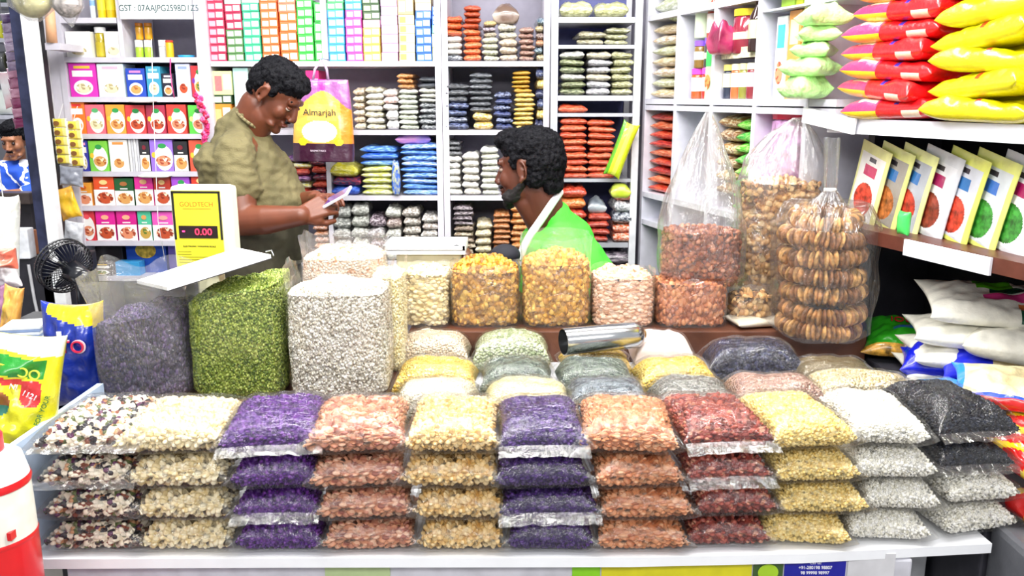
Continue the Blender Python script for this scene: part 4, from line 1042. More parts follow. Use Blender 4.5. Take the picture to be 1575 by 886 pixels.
for k, (px, py, c1, c2, lab) in enumerate([(1580, 668, '#d81c1c', '#f0d020', 'red and yellow packet, upper of two beside the black beans'), (1585, 740, '#d81c1c', '#f0c81e', 'red and yellow packet, lower of two beside the white beans'), (1590, 800, '#8a1450', '#f0c81e', 'maroon and yellow packet near the ledge end')]):
    p = AY(px, py, 1.36)
    o = put('snack_packet', printed_pillow('snack_packet', .12, .16, .05, lambda u, t, s: 1 if (u + t * .7) % .9 < .35 else 0, [pl(c1), pl(c2)], seed=40 + k, wob=.3), None, (p.x + .055, 1.45, p.z - .075), (R(8), R(-20), R(15)))
    tag(o, lab, 'food pack')
crt = thing('grey_crate', 'grey plastic wrapped crate under the coloured packets at right', 'crate', (.99, 1.33, 0))
put('crate_body', bevel_box('crate_body', (.24, .15, .80), C('#5a5c62', .4, coat=.4, bump=.5, bscale=12), .012, (0, 0, .40)), crt)

# ================================================================== BAGS OF PULSES
G = {
 'mixed': grain('mixed_beans', [('#f0e6d0', 5), ('#1c1620', 2.2), ('#8a4a34', 1.2), ('#e8dcc8', 2), ('#5e6a3a', 1.2), ('#5a2450', 1), ('#c89468', 1)], .0098),
 'chick': grain('cream_chickpeas', [('#ead9ae', 3), ('#f2e6c4', 3), ('#dcc690', 2)], .0094, rough=.5),
 'purple': grain('purple_beans', [('#4e1678', 3), ('#3c0f5e', 2), ('#682a8c', 2)], .0075, stretch=(1, 1, 1.3)),
 'pinkbr': grain('pinkish_beans', [('#c98a68', 3), ('#b8765c', 2), ('#dcae90', 2), ('#a05a48', 1)], .0090, stretch=(.75, 1, 1.2)),
 'tan': grain('tan_chickpeas', [('#e4c080', 3), ('#eed29c', 3), ('#d0a45c', 2)], .0092),
 'violet': grain('violet_beans', [('#34145c', 3), ('#241048', 2), ('#4c2478', 2)], .0070, stretch=(1, 1, 1.3)),
 'peanut': grain('copper_peanuts', [('#d08a5c', 3), ('#c07448', 2), ('#e0a880', 2)], .0088, stretch=(.8, 1, 1.25)),
 'kidney': grain('red_kidney_beans', [('#8a3428', 3), ('#6c2420', 2), ('#a85040', 2), ('#c08064', .7)], .0086, stretch=(.8, 1, 1.2)),
 'soy': grain('yellow_soybeans', [('#ecd080', 3), ('#f2dc9a', 2), ('#dcb860', 1)], .0060),
 'white': grain('white_beans', [('#f2efe4', 4), ('#e4e0d0', 2), ('#faf8f2', 2)], .0052, rough=.5),
 'black': grain('black_beans', [('#14161f', 4), ('#1e2434', 2), ('#0c0c12', 2)], .0052),
}
GS = {
 'cream_s': grain('pale_lentils', [('#f2ead2', 3), ('#e8dcbc', 2)], .0046, real=False),
 'yel_s': grain('yellow_lentils', [('#f0c84a', 3), ('#f6d878', 2), ('#e0ac2c', 1)], .0056, real=False),
 'ylw_s': grain('pale_yellow_dal', [('#f6e6a0', 3), ('#fbf0c0', 2)], .0045, real=False),
 'gg_s': grain('grey_green_lentils', [('#5c6a5c', 3), ('#7a8878', 2), ('#3c4a44', 2)], .0045, real=False),
 'slate_s': grain('slate_seeds', [('#54606a', 3), ('#3c4852', 2), ('#8a96a0', 2)], .0045, real=False),
 'grey_s': grain('grey_seeds', [('#84847e', 3), ('#6a6a66', 2), ('#a8a8a0', 2)], .0045, real=False),
 'pink_s': grain('pinkish_lentils', [('#b89080', 3), ('#9a7468', 2), ('#d0b0a0', 2)], .0050, real=False),
 'speck_s': grain('speckled_pulses', [('#ead9b0', 3), ('#d8c08a', 2), ('#f2e8cc', 2)], .0056, real=False),
 'olive_s': grain('brown_seeds', [('#8a7a58', 3), ('#746444', 2)], .0030, real=False),
 'green_s': grain('pale_green_peas', [('#b4bf94', 3), ('#98a878', 2), ('#d0d8b8', 2)], .0065, real=False),
 'tanp_s': grain('beige_pulses', [('#dcc4a4', 3), ('#ecdcc4', 2)], .0055, real=False),
 'dark_s': grain('dark_blue_beans', [('#20223c', 3), ('#34385c', 2), ('#14142a', 2)], .0075, real=False),
 'pinkw': C('#f0dcd4', .5, vary=.03),
}
_bagme = {}
def bag_parts(key, mat, L, W, T, dome, seed, fine=True, film_m=None, flaps=()):
    kk = (key, round(L, 3), round(W, 3), round(T, 3), dome, seed, flaps)
    if kk in _bagme: return _bagme[kk]
    nx, ny = (96, 104) if fine else (40, 34)
    v, f = pillow(L - .006, W - .008, T - .005, nx, ny, seed=seed, p=4.2, q=.46, wob=.10, top=1 + dome, ear=.03)
    v = [(a[0], a[1], a[2] + .0022) for a in v]
    c = mesh('pulses', v, f, mat, smooth=True)
    v, f = pillow(L, W, T, 40, 36, seed=seed, p=4.2, q=.46, wob=.10, top=1 + dome, ear=.10, inflate=.0008)
    so = Vector((seed * 5.1, 2, 9))
    v = [p + Vector((0, 0, 1)) * (abs(noise.noise(Vector((p.x * 40, p.y * 40, 0)) + so)) * .0020 if p.z > T * .4 else 0) for p in v]
    fm = mesh('plastic_film', v, f, FILM, smooth=True)
    fl = []
    for (side, ln, droop) in flaps:
        n = 40; vv = []; ff = []
        for i in range(n + 1):
            for j in range(6):
                u = -1 + 2 * i / n; s = j / 5
                wv = noise.noise(Vector((u * 5, s * 1.5, seed * 3))) * .004 * s + noise.noise(Vector((u * 14, s, seed))) * .0012
                if side == 'f': p = (u * L / 2 * (1.0 + .02 * s), -W / 2 * (1 - .04 * (1 - u * u)) - ln * s, T * .42 - droop * s + wv)
                elif side == 'l': p = (-L / 2 - ln * s, u * W / 2, T * .42 - droop * s + wv)
                else: p = (L / 2 + ln * s, u * W / 2, T * .42 - droop * s + wv)
                vv.append(p)
        for i in range(n):
            for j in range(5): ff.append((i * 6 + j, (i + 1) * 6 + j, (i + 1) * 6 + j + 1, i * 6 + j + 1))
        fl.append(mesh('sealed_edge', vv, ff, FLAPM, smooth=True))
    _bagme[kk] = (c, fm, fl)
    return _bagme[kk]
def pulse_bag(label, group, key, mat, loc, rz, L, W, T, dome=0.0, seed=1, flaps=(), fine=True, ry=0, rx=0, sc=(1, 1, 1)):
    c, fm, fl = bag_parts(key, mat, L, W, T, dome, seed, fine, flaps=flaps)
    t = thing('pulse_bag', label, 'bag', loc, (R(rx), R(ry), R(rz)), group)
    t.scale = sc
    put('pulses', c, t); put('plastic_film', fm, t)
    for m_ in fl: put('sealed_edge', m_, t)
    return t
TH = .0585
Y0 = 1.305
FD = .165
cols = [
 ('mixed', 'mixed beans', 'black, cream and maroon mixed beans', [(62, 214), (60, 212), (50, 206), (44, 205)], [0, 1, 2, 3], [('f', .022, .006)], Y0),
 ('chick', 'cream chickpeas', 'plump cream chickpeas', [(207, 354), (201, 350), (185, 343), (166, 330)], [0, 0, 1, 4], [('l', .012, .008)], Y0),
 ('purple', 'bright purple beans', 'bright purple beans', [(357, 492), (352, 486), (346, 479), (322, 482)], [1, 3, 5, 7], [('f', .020, .012)], Y0),
 ('pinkbr', 'pinkish brown beans', 'pinkish brown beans', [(490, 637), (480, 630), (466, 618), (457, 618)], [2, 3, 6, 5], [], Y0),
 ('tan', 'tan chickpeas', 'tan yellow chickpeas', [(640, 778), (633, 779), (614, 769), (618, 768)], [0, 0, 0, 0], [('l', .012, .008)], Y0),
 ('violet', 'dark violet beans', 'dark violet beans', [(780, 918), (765, 922), (757, 906), (764, 904)], [-1, 2, 3, 2], [('f', .022, .012)], Y0),
 ('peanut', 'copper brown peanuts', 'copper brown peanuts', [(918, 1064), (922, 1070), (910, 1052), (896, 1054)], [0, 1, 4, -5], [], Y0),
 ('kidney', 'dark red kidney beans', 'dark red kidney beans', [(1058, 1188), (1070, 1198), (1052, 1188), (1045, 1190)], [0, 2, 4, 5], [('f', .024, .012)], Y0 + .015),
 ('soy', 'small yellow soybeans', 'small yellow soybeans', [(1180, 1318), (1200, 1340), (1190, 1325), (1180, 1316)], [-6, 0, 3, 6], [], Y0 + .02),
 ('white', 'small white beans', 'small white beans', [(1312, 1438), (1336, 1452), (1316, 1446), (1318, 1440)], [-4, -3, 0, -4], [], Y0 + .035),
]
pos = ['at the bottom of its stack on the ledge', 'second up in its stack on the ledge', 'just under the top bag of its stack', 'lying on top of its stack']
def zplace(k): return LZ + .0006 + k * TH
for ci, (key, nm, long_, spans, yaws, flaps, yy) in enumerate(cols):
    for k in range(4):
        x0, x1 = spans[k]
        z = zplace(k)
        pym = 443 + F_PX * math.tan(math.atan((CAMZ - z - TH / 2) / yy) - PITCH)
        A, B = AY(x0, pym, yy), AY(x1, pym, yy)
        L = B.x - A.x
        Lr = round(L, 2) if k < 3 else round(L, 3)
        fl = tuple(flaps) if k in ((1, 3) if key == 'violet' else (3, 2) if key in ('mixed', 'kidney') else (3, 1) if key == 'purple' else (2,)) else ()
        Wd = FD if k < 3 else .205
        T = TH - .001 if k < 3 else .060
        pulse_bag(f'bag of {nm}, {pos[k]}', 'stacked bags of pulses on the front ledge', key, G[key], ((A.x + B.x) / 2, yy + Wd / 2, z), yaws[k], .155 if k < 3 else L, Wd, T,
                  dome=0 if k < 3 else .16, seed=ci * 2 + (k == 3) , flaps=fl, sc=(L / .155, 1, 1) if k < 3 else (1, 1, 1), rx=-1.5 if k == 3 else 0)
# right end column: two white, two black
ye = Y0 + .06
for k, (x0, x1, key, lab, yaw) in enumerate([(1438, 1566, 'white', 'bag of white beans at the ledge end, bottom of that end stack', 12), (1447, 1570, 'white', 'bag of white beans at the ledge end, under the black beans', 8),
                                      (1438, 1562, 'black', 'bag of black beans, lower of the two black ones', 5), (1432, 1568, 'black', 'large bag of black beans on top at the ledge end', 6)]):
    z = zplace(k) + .001
    pym = 443 + F_PX * math.tan(math.atan((CAMZ - z - TH / 2) / ye) - PITCH)
    A, B = AY(x0, pym, ye), AY(x1, pym, ye); L = B.x - A.x
    pulse_bag(lab, 'stacked bags of pulses on the front ledge', key, G[key], ((A.x + B.x) / 2, ye + (.16 if k < 3 else .21) / 2, z), yaw, L, .16 if k < 3 else .21, TH - .001 if k < 3 else .062,
              dome=0 if k < 3 else .2, seed=40 + k, flaps=((('f', .020, .010),) if k > 1 else ()))
# rows lying behind the stacks: (x0,x1,py center,Y front, mat, label, yaw)
DZ = .9226
mid = [
 (600, 734, 1.530, 'cream_s', 'bag of white lentils behind the tan chickpeas', 0), (742, 882, 1.530, 'ylw_s', 'bag of pale yellow dal behind the violet beans', 0),
 (872, 1008, 1.532, 'slate_s', 'bag of slate grey seeds behind the copper peanuts', 0), (1010, 1142, 1.536, 'grey_s', 'bag of grey seeds behind the kidney beans', 0),
 (1132, 1284, 1.560, 'pink_s', 'bag of pinkish lentils behind the soybeans', -2), (1262, 1436, 1.580, 'speck_s', 'bag of cream speckled pulses behind the white beans', -4),
 (600, 734, 1.665, 'yel_s', 'bag of orange yellow lentils beside the cashew sack corner', 0), (736, 854, 1.665, 'gg_s', 'bag of dark grey lentils behind the pale yellow dal', 0),
 (857, 982, 1.665, 'gg_s', 'bag of grey green lentils under the steel scoop', 0), (984, 1112, 1.668, 'yel_s', 'bag of yellow lentils behind the grey seeds', 0),
 (1098, 1246, 1.765, 'dark_s', 'bag of dark blue beans before the fig bag', -4),
 (606, 722, 1.838, 'tanp_s', 'bag of beige pulses in the rearmost row under the cashews', 0), (725, 848, 1.838, 'green_s', 'bag of pale green peas beside the steel scoop', 0),
 (976, 1072, 1.838, 'pinkw', 'bag of pinkish white flour at the scoop end', 0),
 (1236, 1366, 1.690, 'olive_s', 'bag of brown seeds in front of the figs', -6),
]
for k, (x0, x1, y, key, lab, yaw) in enumerate(mid):
    z = DZ
    pym = 443 + F_PX * math.tan(math.atan((CAMZ - z - .05) / y) - PITCH)
    A, B = AY(x0, pym, y), AY(x1, pym, y)
    L = B.x - A.x
    Wm = .128 if y < 1.6 else .132
    pulse_bag(lab, 'bags of pulses lying behind the front stacks', key, GS[key], ((A.x + B.x) / 2, y + Wm / 2 + .003, z), yaw, L * .99, Wm, .068 if key == 'olive_s' else .074 if y < 1.75 else .086, dome=.14, seed=60 + k, fine=False)
p = AY(930, 560, 1.80)
pulse_bag('bag of yellow peas hidden behind the steel scoop', 'bags of pulses lying behind the front stacks', 'yel_s', GS['yel_s'], (p.x - .015, 1.868, DZ), 0, .165, .12, .060, dome=0, seed=90, fine=False)

# ================================================================== OPEN SACKS
def sq(th, n): 
    c, s = math.cos(th), math.sin(th)
    r = (abs(c) ** n + abs(s) ** n) ** (-1 / n); return c * r, s * r
def sack_mesh(w, d, h, heap, nth=150, nz=80, seed=1, tiltx=0, bulge=.03, n=4.6, shear=0.0, taper=.0, tilty=0):
    v = []; f = []
    so = Vector((seed * 3.1, seed * 5.3, 0)); nr = max(12, int(nth * .22))
    for k in range(nz + 1):
        t = k / nz
        b = 1 + bulge * math.sin(PI * t) - taper * t
        rb = 1 - .12 * max(0, 1 - t * 12) ** 2
        for j in range(nth):
            th = 2 * PI * j / nth; x, y = sq(th, n)
            wv = 1 + noise.noise(Vector((x * 1.6, y * 1.6, t * 3)) + so) * .035
            X, Y = x * w / 2 * b * rb * wv, y * d / 2 * b * rb * wv
            z = t * (h + tiltx * x + tilty * y)
            v.append((X + shear * t, Y, z))
    for k in range(nz):
        for j in range(nth): f.append((k * nth + j, k * nth + (j + 1) % nth, (k + 1) * nth + (j + 1) % nth, (k + 1) * nth + j))
    base = nz * nth; prev = base
    for k in range(1, nr + 1):
        r = 1 - k / nr
        if k == nr:
            v.append((shear, 0, h + heap)); c = len(v) - 1
            for j in range(nth): f.append((prev + j, prev + (j + 1) % nth, c))
            break
        cur = len(v)
        for j in range(nth):
            th = 2 * PI * j / nth; x, y = sq(th, 2 + (n - 2) * r)
            bb = 1 - taper
            z = h + (tiltx * x + tilty * y) * r + heap * (1 - r ** 2.0) + noise.noise(Vector((x * r * 2.2, y * r * 2.2, 0)) + so) * .012 * min(1, (1 - r) * 6)
            v.append((x * w / 2 * r * bb + shear, y * d / 2 * r * bb, z))
        for j in range(nth): f.append((prev + j, prev + (j + 1) % nth, cur + (j + 1) % nth, cur + j))
        prev = cur
    f.append(tuple(range(nth - 1, -1, -1)))
    return v, f
def tube_film(w, d, h, top, nth=72, nz=30, seed=1, flare=.0, n=4.6, ragged=.02, bulge=.03, shear=0.0, lean=(0, 0), taper=0):
    v = []; f = []; so = Vector((seed * 2.3, seed * 7.3, 3))
    H = h + top
    for k in range(nz + 1):
        t = k / nz
        for j in range(nth):
            th = 2 * PI * j / nth; x, y = sq(th, n)
            rg = noise.noise(Vector((x * 1.5, y * 1.5, 9)) + so) * ragged
            z = t * (H + rg)
            tt = min(1, z / h) if h else 1
            e = max(0, (z - h) / top) if top > 0 else 0
            b = (1 + bulge * math.sin(PI * tt) - taper * tt) * (1 + flare * e)
            cr = noise.noise(Vector((x * 2.5, y * 2.5, z * 18)) + so) * (.02 + .08 * e)
            v.append((x * (w / 2 + .0025) * (b + cr) + shear * tt + lean[0] * e, y * (d / 2 + .0025) * (b + cr) + lean[1] * e, z + .0005))
    for k in range(nz):
        for j in range(nth): f.append((k * nth + j, k * nth + (j + 1) % nth, (k + 1) * nth + (j + 1) % nth, (k + 1) * nth + j))
    return v, f
def sack(label, x0, x1, pb, pt, Y, depth, zb, mat, top=.0, heap=.015, seed=1, group=None, name='open_sack', fine=120, filmmat=None, tiltx=0, tilty=0, flare=0, shear=0.0, lean=(0, 0), taper=0, bulge=.03, ragged=.02):
    pm = (pb + pt) / 2
    A, B = AY(x0, pm, Y), AY(x1, pm, Y); w_ = (B.x - A.x) / (1 + bulge * .7)
    zt = AY((x0 + x1) / 2, pt, Y).z
    t = thing(name, label, 'bag', ((A.x + B.x) / 2, Y + depth / 2, zb), (0, 0, 0), group)
    v, f = sack_mesh(w_, depth, zt - zb, heap, nth=fine * 2, nz=int(fine * .55), seed=seed, tiltx=tiltx, shear=shear, taper=taper, bulge=bulge, tilty=tilty)
    put('contents', mesh('contents', v, f, mat, smooth=True), t)
    v, f = tube_film(w_, depth, zt - zb, max(top, .006), seed=seed, flare=flare, shear=shear, lean=lean, taper=taper, bulge=bulge, ragged=ragged)
    put('plastic_bag', mesh('plastic_bag', v, f, filmmat or FILM_BAG, smooth=True), t)
    return t
FILM_SACK = film('sack_film', milky=.015, gloss=.02, bscale=16, bstr=.6, rough=.15)
lav = grain('purple_grey_petals', [('#3c3450', 3), ('#2c2840', 3), ('#5c4a74', 2), ('#6a6078', 1)], .0058, disp=.35, stretch=(1, 1, .6))
fen = grain('green_fennel_seeds', [('#8a9a3c', 3), ('#6c8028', 3), ('#a8b45c', 2), ('#4e6420', 1.5)], .0042, disp=.45, stretch=(1, .85, .72))
mur = grain('grey_white_flakes', [('#d8d4c8', 3), ('#c2bcac', 3), ('#ebe8e0', 2), ('#9c9484', 1)], .0046, disp=.45, stretch=(1, .85, .72))
cas = grain('cashew_nuts', [('#f0dfae', 3), ('#e6cf94', 2), ('#f8ecc8', 2)], .0115, disp=.4, stretch=(.8, 1, 1.2))
rai = grain('golden_raisins', [('#c8922c', 3), ('#a8741c', 3), ('#dcb04c', 2), ('#8a5c18', 1)], .0115, disp=.42, stretch=(1, 1, .8))
rai2 = grain('amber_raisins', [('#d49c30', 3), ('#b47c20', 3), ('#e8bc58', 2)], .0115, disp=.42, stretch=(1, 1, .8))
pnt = grain('pale_peanuts', [('#e8b898', 3), ('#f0d0b8', 3), ('#d09a78', 2)], .0100, disp=.35, stretch=(.8, 1, 1.2))
alm = grain('brown_almonds', [('#b86c3c', 3), ('#9c5430', 2), ('#cc8858', 2)], .0110, disp=.38, stretch=(1, .9, .7))
bra = grain('brown_raisins', [('#9a5030', 3), ('#7a3820', 3), ('#b46c44', 2), ('#d09070', .7)], .0125, disp=.45)
wal = grain('cracked_walnuts', [('#d0a468', 3), ('#b88448', 3), ('#e0bc84', 2), ('#8c5c30', 1)], .0165, disp=.5)
SB = .9506
g = 'big open sacks at the left of the counter'
sack('open plastic sack of dark purple petals beside the fan', 138, 284, 612, 492, 1.625, .15, SB, lav, top=.085, heap=.02, seed=3, group=g, flare=.10, lean=(-.012, 0), tiltx=.018, ragged=.035, bulge=.05)
sack('open plastic sack of green fennel seeds under the notebook', 283, 430, 608, 452, 1.625, .155, SB, fen, top=.0, heap=.012, seed=4, group=g, tiltx=.022, fine=150, filmmat=FILM_SACK, tilty=.006)
sack('open plastic sack of grey white flakes, largest sack', 437, 592, 612, 455, 1.620, .155, SB, mur, top=.055, heap=.02, seed=5, group=g, fine=150, filmmat=FILM_SACK, flare=.03)
sack('slim sack of cream flakes peeping out behind the largest sack', 570, 619, 560, 428, 1.80, .12, SB, grain('cream_flakes', [('#efe4b8', 3), ('#e4d49c', 2), ('#f8f2d4', 2)], .0046, disp=.45, stretch=(1, .85, .72)), top=.03, heap=.01, seed=6, group=g, filmmat=FILM_SACK)
sack('sack of pale peach flakes rising behind the largest sack', 462, 588, 520, 400, 1.96, .14, .9985, grain('peach_flakes', [('#f0d2b8', 3), ('#f6e4d4', 3), ('#d89a6c', 1)], .0062, disp=.3), top=.05, heap=.025, seed=7, group=g, flare=.05)
g = 'sacks of nuts and raisins on the raised board'
RB = .9985
sack('open sack of cream cashew nuts under the white tray', 620, 690, 508, 422, 2.0, .13, RB, cas, top=.004, heap=.01, seed=11, group=g)
sack('open sack of golden raisins right of the cashews', 692, 799, 506, 420, 2.0, .15, RB, rai, top=.012, heap=.035, seed=12, group=g, ragged=.03)
sack('open sack of amber raisins in front of the green shirt', 803, 910, 504, 408, 2.0, .15, RB, rai2, top=.065, heap=.03, seed=13, group=g, flare=.02, ragged=.012)
sack('open sack of pale peanuts beside the amber raisins', 913, 1009, 501, 430, 2.0, .14, RB, pnt, top=.010, heap=.02, seed=14, group=g)
sack('sack of brown almonds below the knotted raisin bag', 1013, 1122, 498, 438, 2.0, .14, RB, alm, top=.008, heap=.006, seed=15, group=g)
v, f = sack_mesh(.10, .10, .075, .01, nth=160, nz=40, seed=19)
t = thing('nut_bag', 'small clear bag of nuts between the almonds and figs', 'bag', (AY(1158, 480, 2.03).x, 2.06, RB))
put('contents', mesh('contents', v, f, wal, smooth=True), t)
v, f = tube_film(.10, .10, .075, .03, seed=19, flare=.1); put('plastic_bag', mesh('plastic_bag', v, f, FILM_BAG, smooth=True), t)

# tied bags: closed film lofted through sections
def loft(secs, nth=96, nz=64, seed=1, pleats=14):
    """secs: (t, cx, cy, z, rx, ry, pleat amount)"""
    v = []; f = []; so = Vector((seed, seed * 2.1, seed * .7))
    def ev(t):
        for a, b in zip(secs, secs[1:]):
            if t <= b[0]:
                k = (t - a[0]) / (b[0] - a[0]); k = k * k * (3 - 2 * k)
                return [a[i] + (b[i] - a[i]) * k for i in range(1, 7)]
        return secs[-1][1:]
    for k in range(nz + 1):
        t = secs[-1][0] * k / nz; cx, cy, z, rx, ry, pl_ = ev(t)
        for j in range(nth):
            th = 2 * PI * j / nth
            ct, st = sq(th, 3.0)
            a = 1 + pl_ * (.6 * math.sin(pleats * th + seed) + .4 * math.sin(pleats * 1.7 * th + 2 * seed)) + noise.noise(Vector((ct * 1.8, st * 1.8, z * 14)) + so) * .09
            v.append((cx + ct * rx * a, cy + st * ry * a, z + noise.noise(Vector((ct * 2, st * 2, z * 9)) + so) * .004))
    for k in range(nz):
        for j in range(nth): f.append((k * nth + j, k * nth + (j + 1) % nth, (k + 1) * nth + (j + 1) % nth, (k + 1) * nth + j))
    return v, f
# knotted bag of brown raisins
Yr = 2.10
p0 = AY(1073, 456, Yr); zt = AY(1073, 352, Yr).z; ztop = AY(1072, 172, Yr).z
zb = 1.0905
t = thing('knotted_bag', 'tall knotted plastic bag of brown raisins resting on the almond sack', 'bag', (p0.x, Yr - .005, zb))
v, f = sack_mesh(.190, .145, zt - zb, .012, nth=230, nz=110, seed=22, tiltx=.0, bulge=.04, n=2.8)
v = [Vector(q) + Vector((0, 0, -.035 * (q[0] / .1) * max(0, 1 - q[2] / .1))) * 0 for q in v]
put('contents', mesh('contents', v, f, bra, smooth=True), t)
hh = zt - zb; hp = ztop - zb
v, f = loft([(0, 0, 0, .001, .088, .07, .01), (.12, 0, 0, .03, .104, .082, .01), (.35, 0, 0, hh, .106, .084, .02), (.55, 0, .0, hh + (hp - hh) * .3, .088, .07, .05), (.75, .0, 0, hh + (hp - hh) * .62, .052, .04, .12), (.92, .002, 0, hh + (hp - hh) * .88, .022, .018, .2), (1.0, .003, 0, hp, .006, .006, .2)], seed=2)
put('plastic_bag', mesh('plastic_bag', v, f, FILM_TIED, smooth=True), t)
# tall bag of walnuts
Yw = 2.12
p0 = AY(1198, 480, Yw); zt = AY(1198, 282, Yw).z; ztop = AY(1236, 182, Yw).z; zb = RB
t = thing('walnut_bag', 'tall clear bag of cracked walnuts behind the fig bag', 'bag', (p0.x, Yw + .055, zb))
v, f = sack_mesh(.200, .145, zt - zb, .015, nth=200, nz=150, seed=23, bulge=.02, shear=.0, n=2.8)
put('contents', mesh('contents', v, f, wal, smooth=True), t)
hh = zt - zb; hp = ztop - zb; dx = AY(1240, 182, Yw).x - p0.x
v, f = loft([(0, 0, 0, .001, .10, .07, .0), (.1, 0, 0, .03, .108, .080, .0), (.5, 0, 0, hh, .110, .082, .01), (.68, .01, 0, hh + (hp - hh) * .35, .100, .06, .05), (.85, dx * .6, 0, hh + (hp - hh) * .75, .055, .035, .12), (1.0, dx, 0, hp, .012, .012, .2)], seed=4)
put('plastic_bag', mesh('plastic_bag', v, f, FILM_TIED, smooth=True), t)
# fig bag
Yf = 1.845
FILM_FIG = film('fig_bag_film', milky=.045, gloss=.07, bscale=22, bstr=1.0, rough=.13, stretch=(1, 1, .35), dist=.02)
FIG = C('#b07a3e', .55, vary=.35, scale=55, bump=.5, bscale=120)
def fig_ring(Rx, n, seed):
    rnd = random.Random(seed); b = MB()
    for k in range(n):
        th = 2 * PI * k / n + rnd.uniform(-.02, .02); rr = Rx * (1 + rnd.uniform(-.04, .04))
        rot = Matrix.Rotation(th, 3, 'Z') @ Matrix.Rotation(rnd.uniform(-.25, .25), 3, 'X')
        b.ell((rr * math.cos(th), rr * math.sin(th), rnd.uniform(-.002, .002)), (.0225 * rnd.uniform(.9, 1.08), .0066, .0225 * rnd.uniform(.92, 1.05)), rot=rot, nu=14, nv=10, mi=rnd.randrange(3))
    return b.mesh('fig_ring', [FIG, C('#cc9a58', .55, vary=.3, scale=60, bump=.5, bscale=120), C('#87562a', .55, vary=.3, scale=60, bump=.5, bscale=120)], True)
rings = [fig_ring(.080, 50, s) for s in (1, 2, 3)]
pf = AY(1256, 520, Yf + .10); zf = RB
fx = pf.x
for k in range(7):
    off = [(0, 0), (.008, 0), (.006, .004), (.0, .0), (-.004, 0), (-.006, .003), (-.002, .002)][k]
    o = put('dried_fig_garland', rings[k % 3], None, (fx + off[0], Yf + .10 + off[1], zf + .0235 + k * .0425), (R([0, 3, -2, 2, 3, -3, 5][k]), R([2, -4, 3, -3, 2, -2, 6][k]), k * .9), (.98 if k < 6 else .82, .98 if k < 6 else .82, .95))
    tag(o, f'ring of strung dried figs, {ordlab(k, 7)} in the knotted bag', 'fig garland', 'rings of dried figs')
z0f = .004
zk = AY(1277, 292, Yf + .1).z - zf; zk2 = AY(1274, 212, Yf + .1).z - zf; dk = AY(1277, 290, Yf + .1).x - fx
t = thing('knotted_bag', 'knotted clear plastic bag holding the rings of figs', 'bag', (fx, Yf + .10, zf))
v, f = loft([(0, 0, 0, .001, .085, .085, .0), (.08, 0, 0, .02, .110, .108, .01), (.40, 0, 0, .262, .113, .110, .02), (.52, .004, 0, .315, .088, .082, .06), (.68, dk * .8, 0, zk - .035, .038, .034, .2), (.77, dk, 0, zk, .011, .010, .2), (.82, dk, 0, zk + .016, .013, .011, .25), (1.0, dk - .004, 0, zk2, .015, .007, .3)], seed=6, pleats=17)
put('plastic_bag', mesh('plastic_bag', v, f, FILM_FIG, smooth=True), t)
b = MB(); b.lathe([(.012, -.004), (.015, 0), (.012, .004)], 20, c=(dk, 0, zk + .001)); put('knot', b.mesh('knot', C('#eef0f0', .4), True), t)
v, f = pillow(.13, .09, .028, 26, 20, seed=14, p=2.5, wob=.4)
p = AZ(1172, 508, 1.0)
t = thing('nut_bag', 'flat clear bag of nuts lying in front of the figs', 'bag', (p.x, 2.035, .9995), (0, 0, R(12)))
put('filled_bag', mesh('filled_bag', v, f, packmat('#c8b48c', '#eef0ee'), smooth=True), t)

# ================================================================== COUNTER EQUIPMENT
STEEL = C('#c4c6c8', .18, metal=1.0, vary=.04, scale=8)
sc = thing('steel_scoop', 'shiny steel scoop lying on the pulse bags', 'scoop')
a, bq = AY(866, 532, 1.80), AY(984, 520, 1.86)
sc.location = a
dvec = (bq - a); Ls = dvec.length
b = MB(); n = 40
prof = [(.0285, 0), (.0305, .001), (.0305, Ls * .9), (.0295, Ls - .004), (.024, Ls), (.0001, Ls), (.0001, Ls - .002), (.0225, Ls - .002), (.0285, Ls - .006), (.0285, 0)]
b.lathe(prof, n)
put('scoop_body', b.mesh('scoop_body', STEEL, True), sc)
sc.rotation_euler = dvec.to_track_quat('Z', 'Y').to_euler(); sc.location.z = max(sc.location.z, 1.022)
b = MB(); b.cyl((0, 0, Ls), (0, 0, Ls + .012), .012, .010); put('handle', b.mesh('handle', C('#a8855c', .3, metal=.6)), sc)
# weighing scale display
Ys = 1.86
q0, q1 = AY(263, 350, Ys), AY(358, 350, Ys)
zt = AY(310, 286, Ys).z
sw = q1.x - q0.x; zb_ = .9506
ws_ = thing('weighing_scale', 'cream weighing scale display with a yellow face reading 0.00', 'scale', ((q0.x + q1.x) / 2, Ys, zb_), (0, 0, R(-3)))
H = zt - zb_
CR = C('#f0eccb', .35, vary=.02)
hz = AY(310, 418, Ys).z - zb_
put('housing', bevel_box('housing', (sw, .05, H - hz), CR, .012, (0, .025, (H + hz) / 2)), ws_)
put('pillar', bevel_box('pillar', (.05, .04, hz), CR, .004, (0, .03, hz / 2 + .002)), ws_)
put('foot', bevel_box('foot', (.12, .09, .012), CR, .004, (0, .03, .006)), ws_)
fw = sw * .80; fz0, fz1 = hz + .012, H - .010; fx_ = -sw * .055
fh = fz1 - fz0
yf_ = put('yellow_face', bevel_box('yellow_face', (fw, .002, fh), C('#ece232', .35, vary=.02), .0006, (fx_, -.001, (fz0 + fz1) / 2)), ws_)
b = MB()
for (x0, x1, z0, z1) in ((-.5, .5, .965, .992), (-.5, -.455, .36, .99), (.455, .5, .36, .99)): b.box((fx_ + fw * (x0 + x1) / 2, -.0026, fz0 + fh * (z0 + z1) / 2), (fw * (x1 - x0), .0012, fh * (z1 - z0)))
put('black_border', b.mesh('black_border', BLACK), ws_)
dw_ = put('display_window', bevel_box('display_window', (fw * .80, .0014, fh * .165), C('#1c0812', .2), .0004, (fx_, -.0028, fz0 + fh * .46)), ws_)
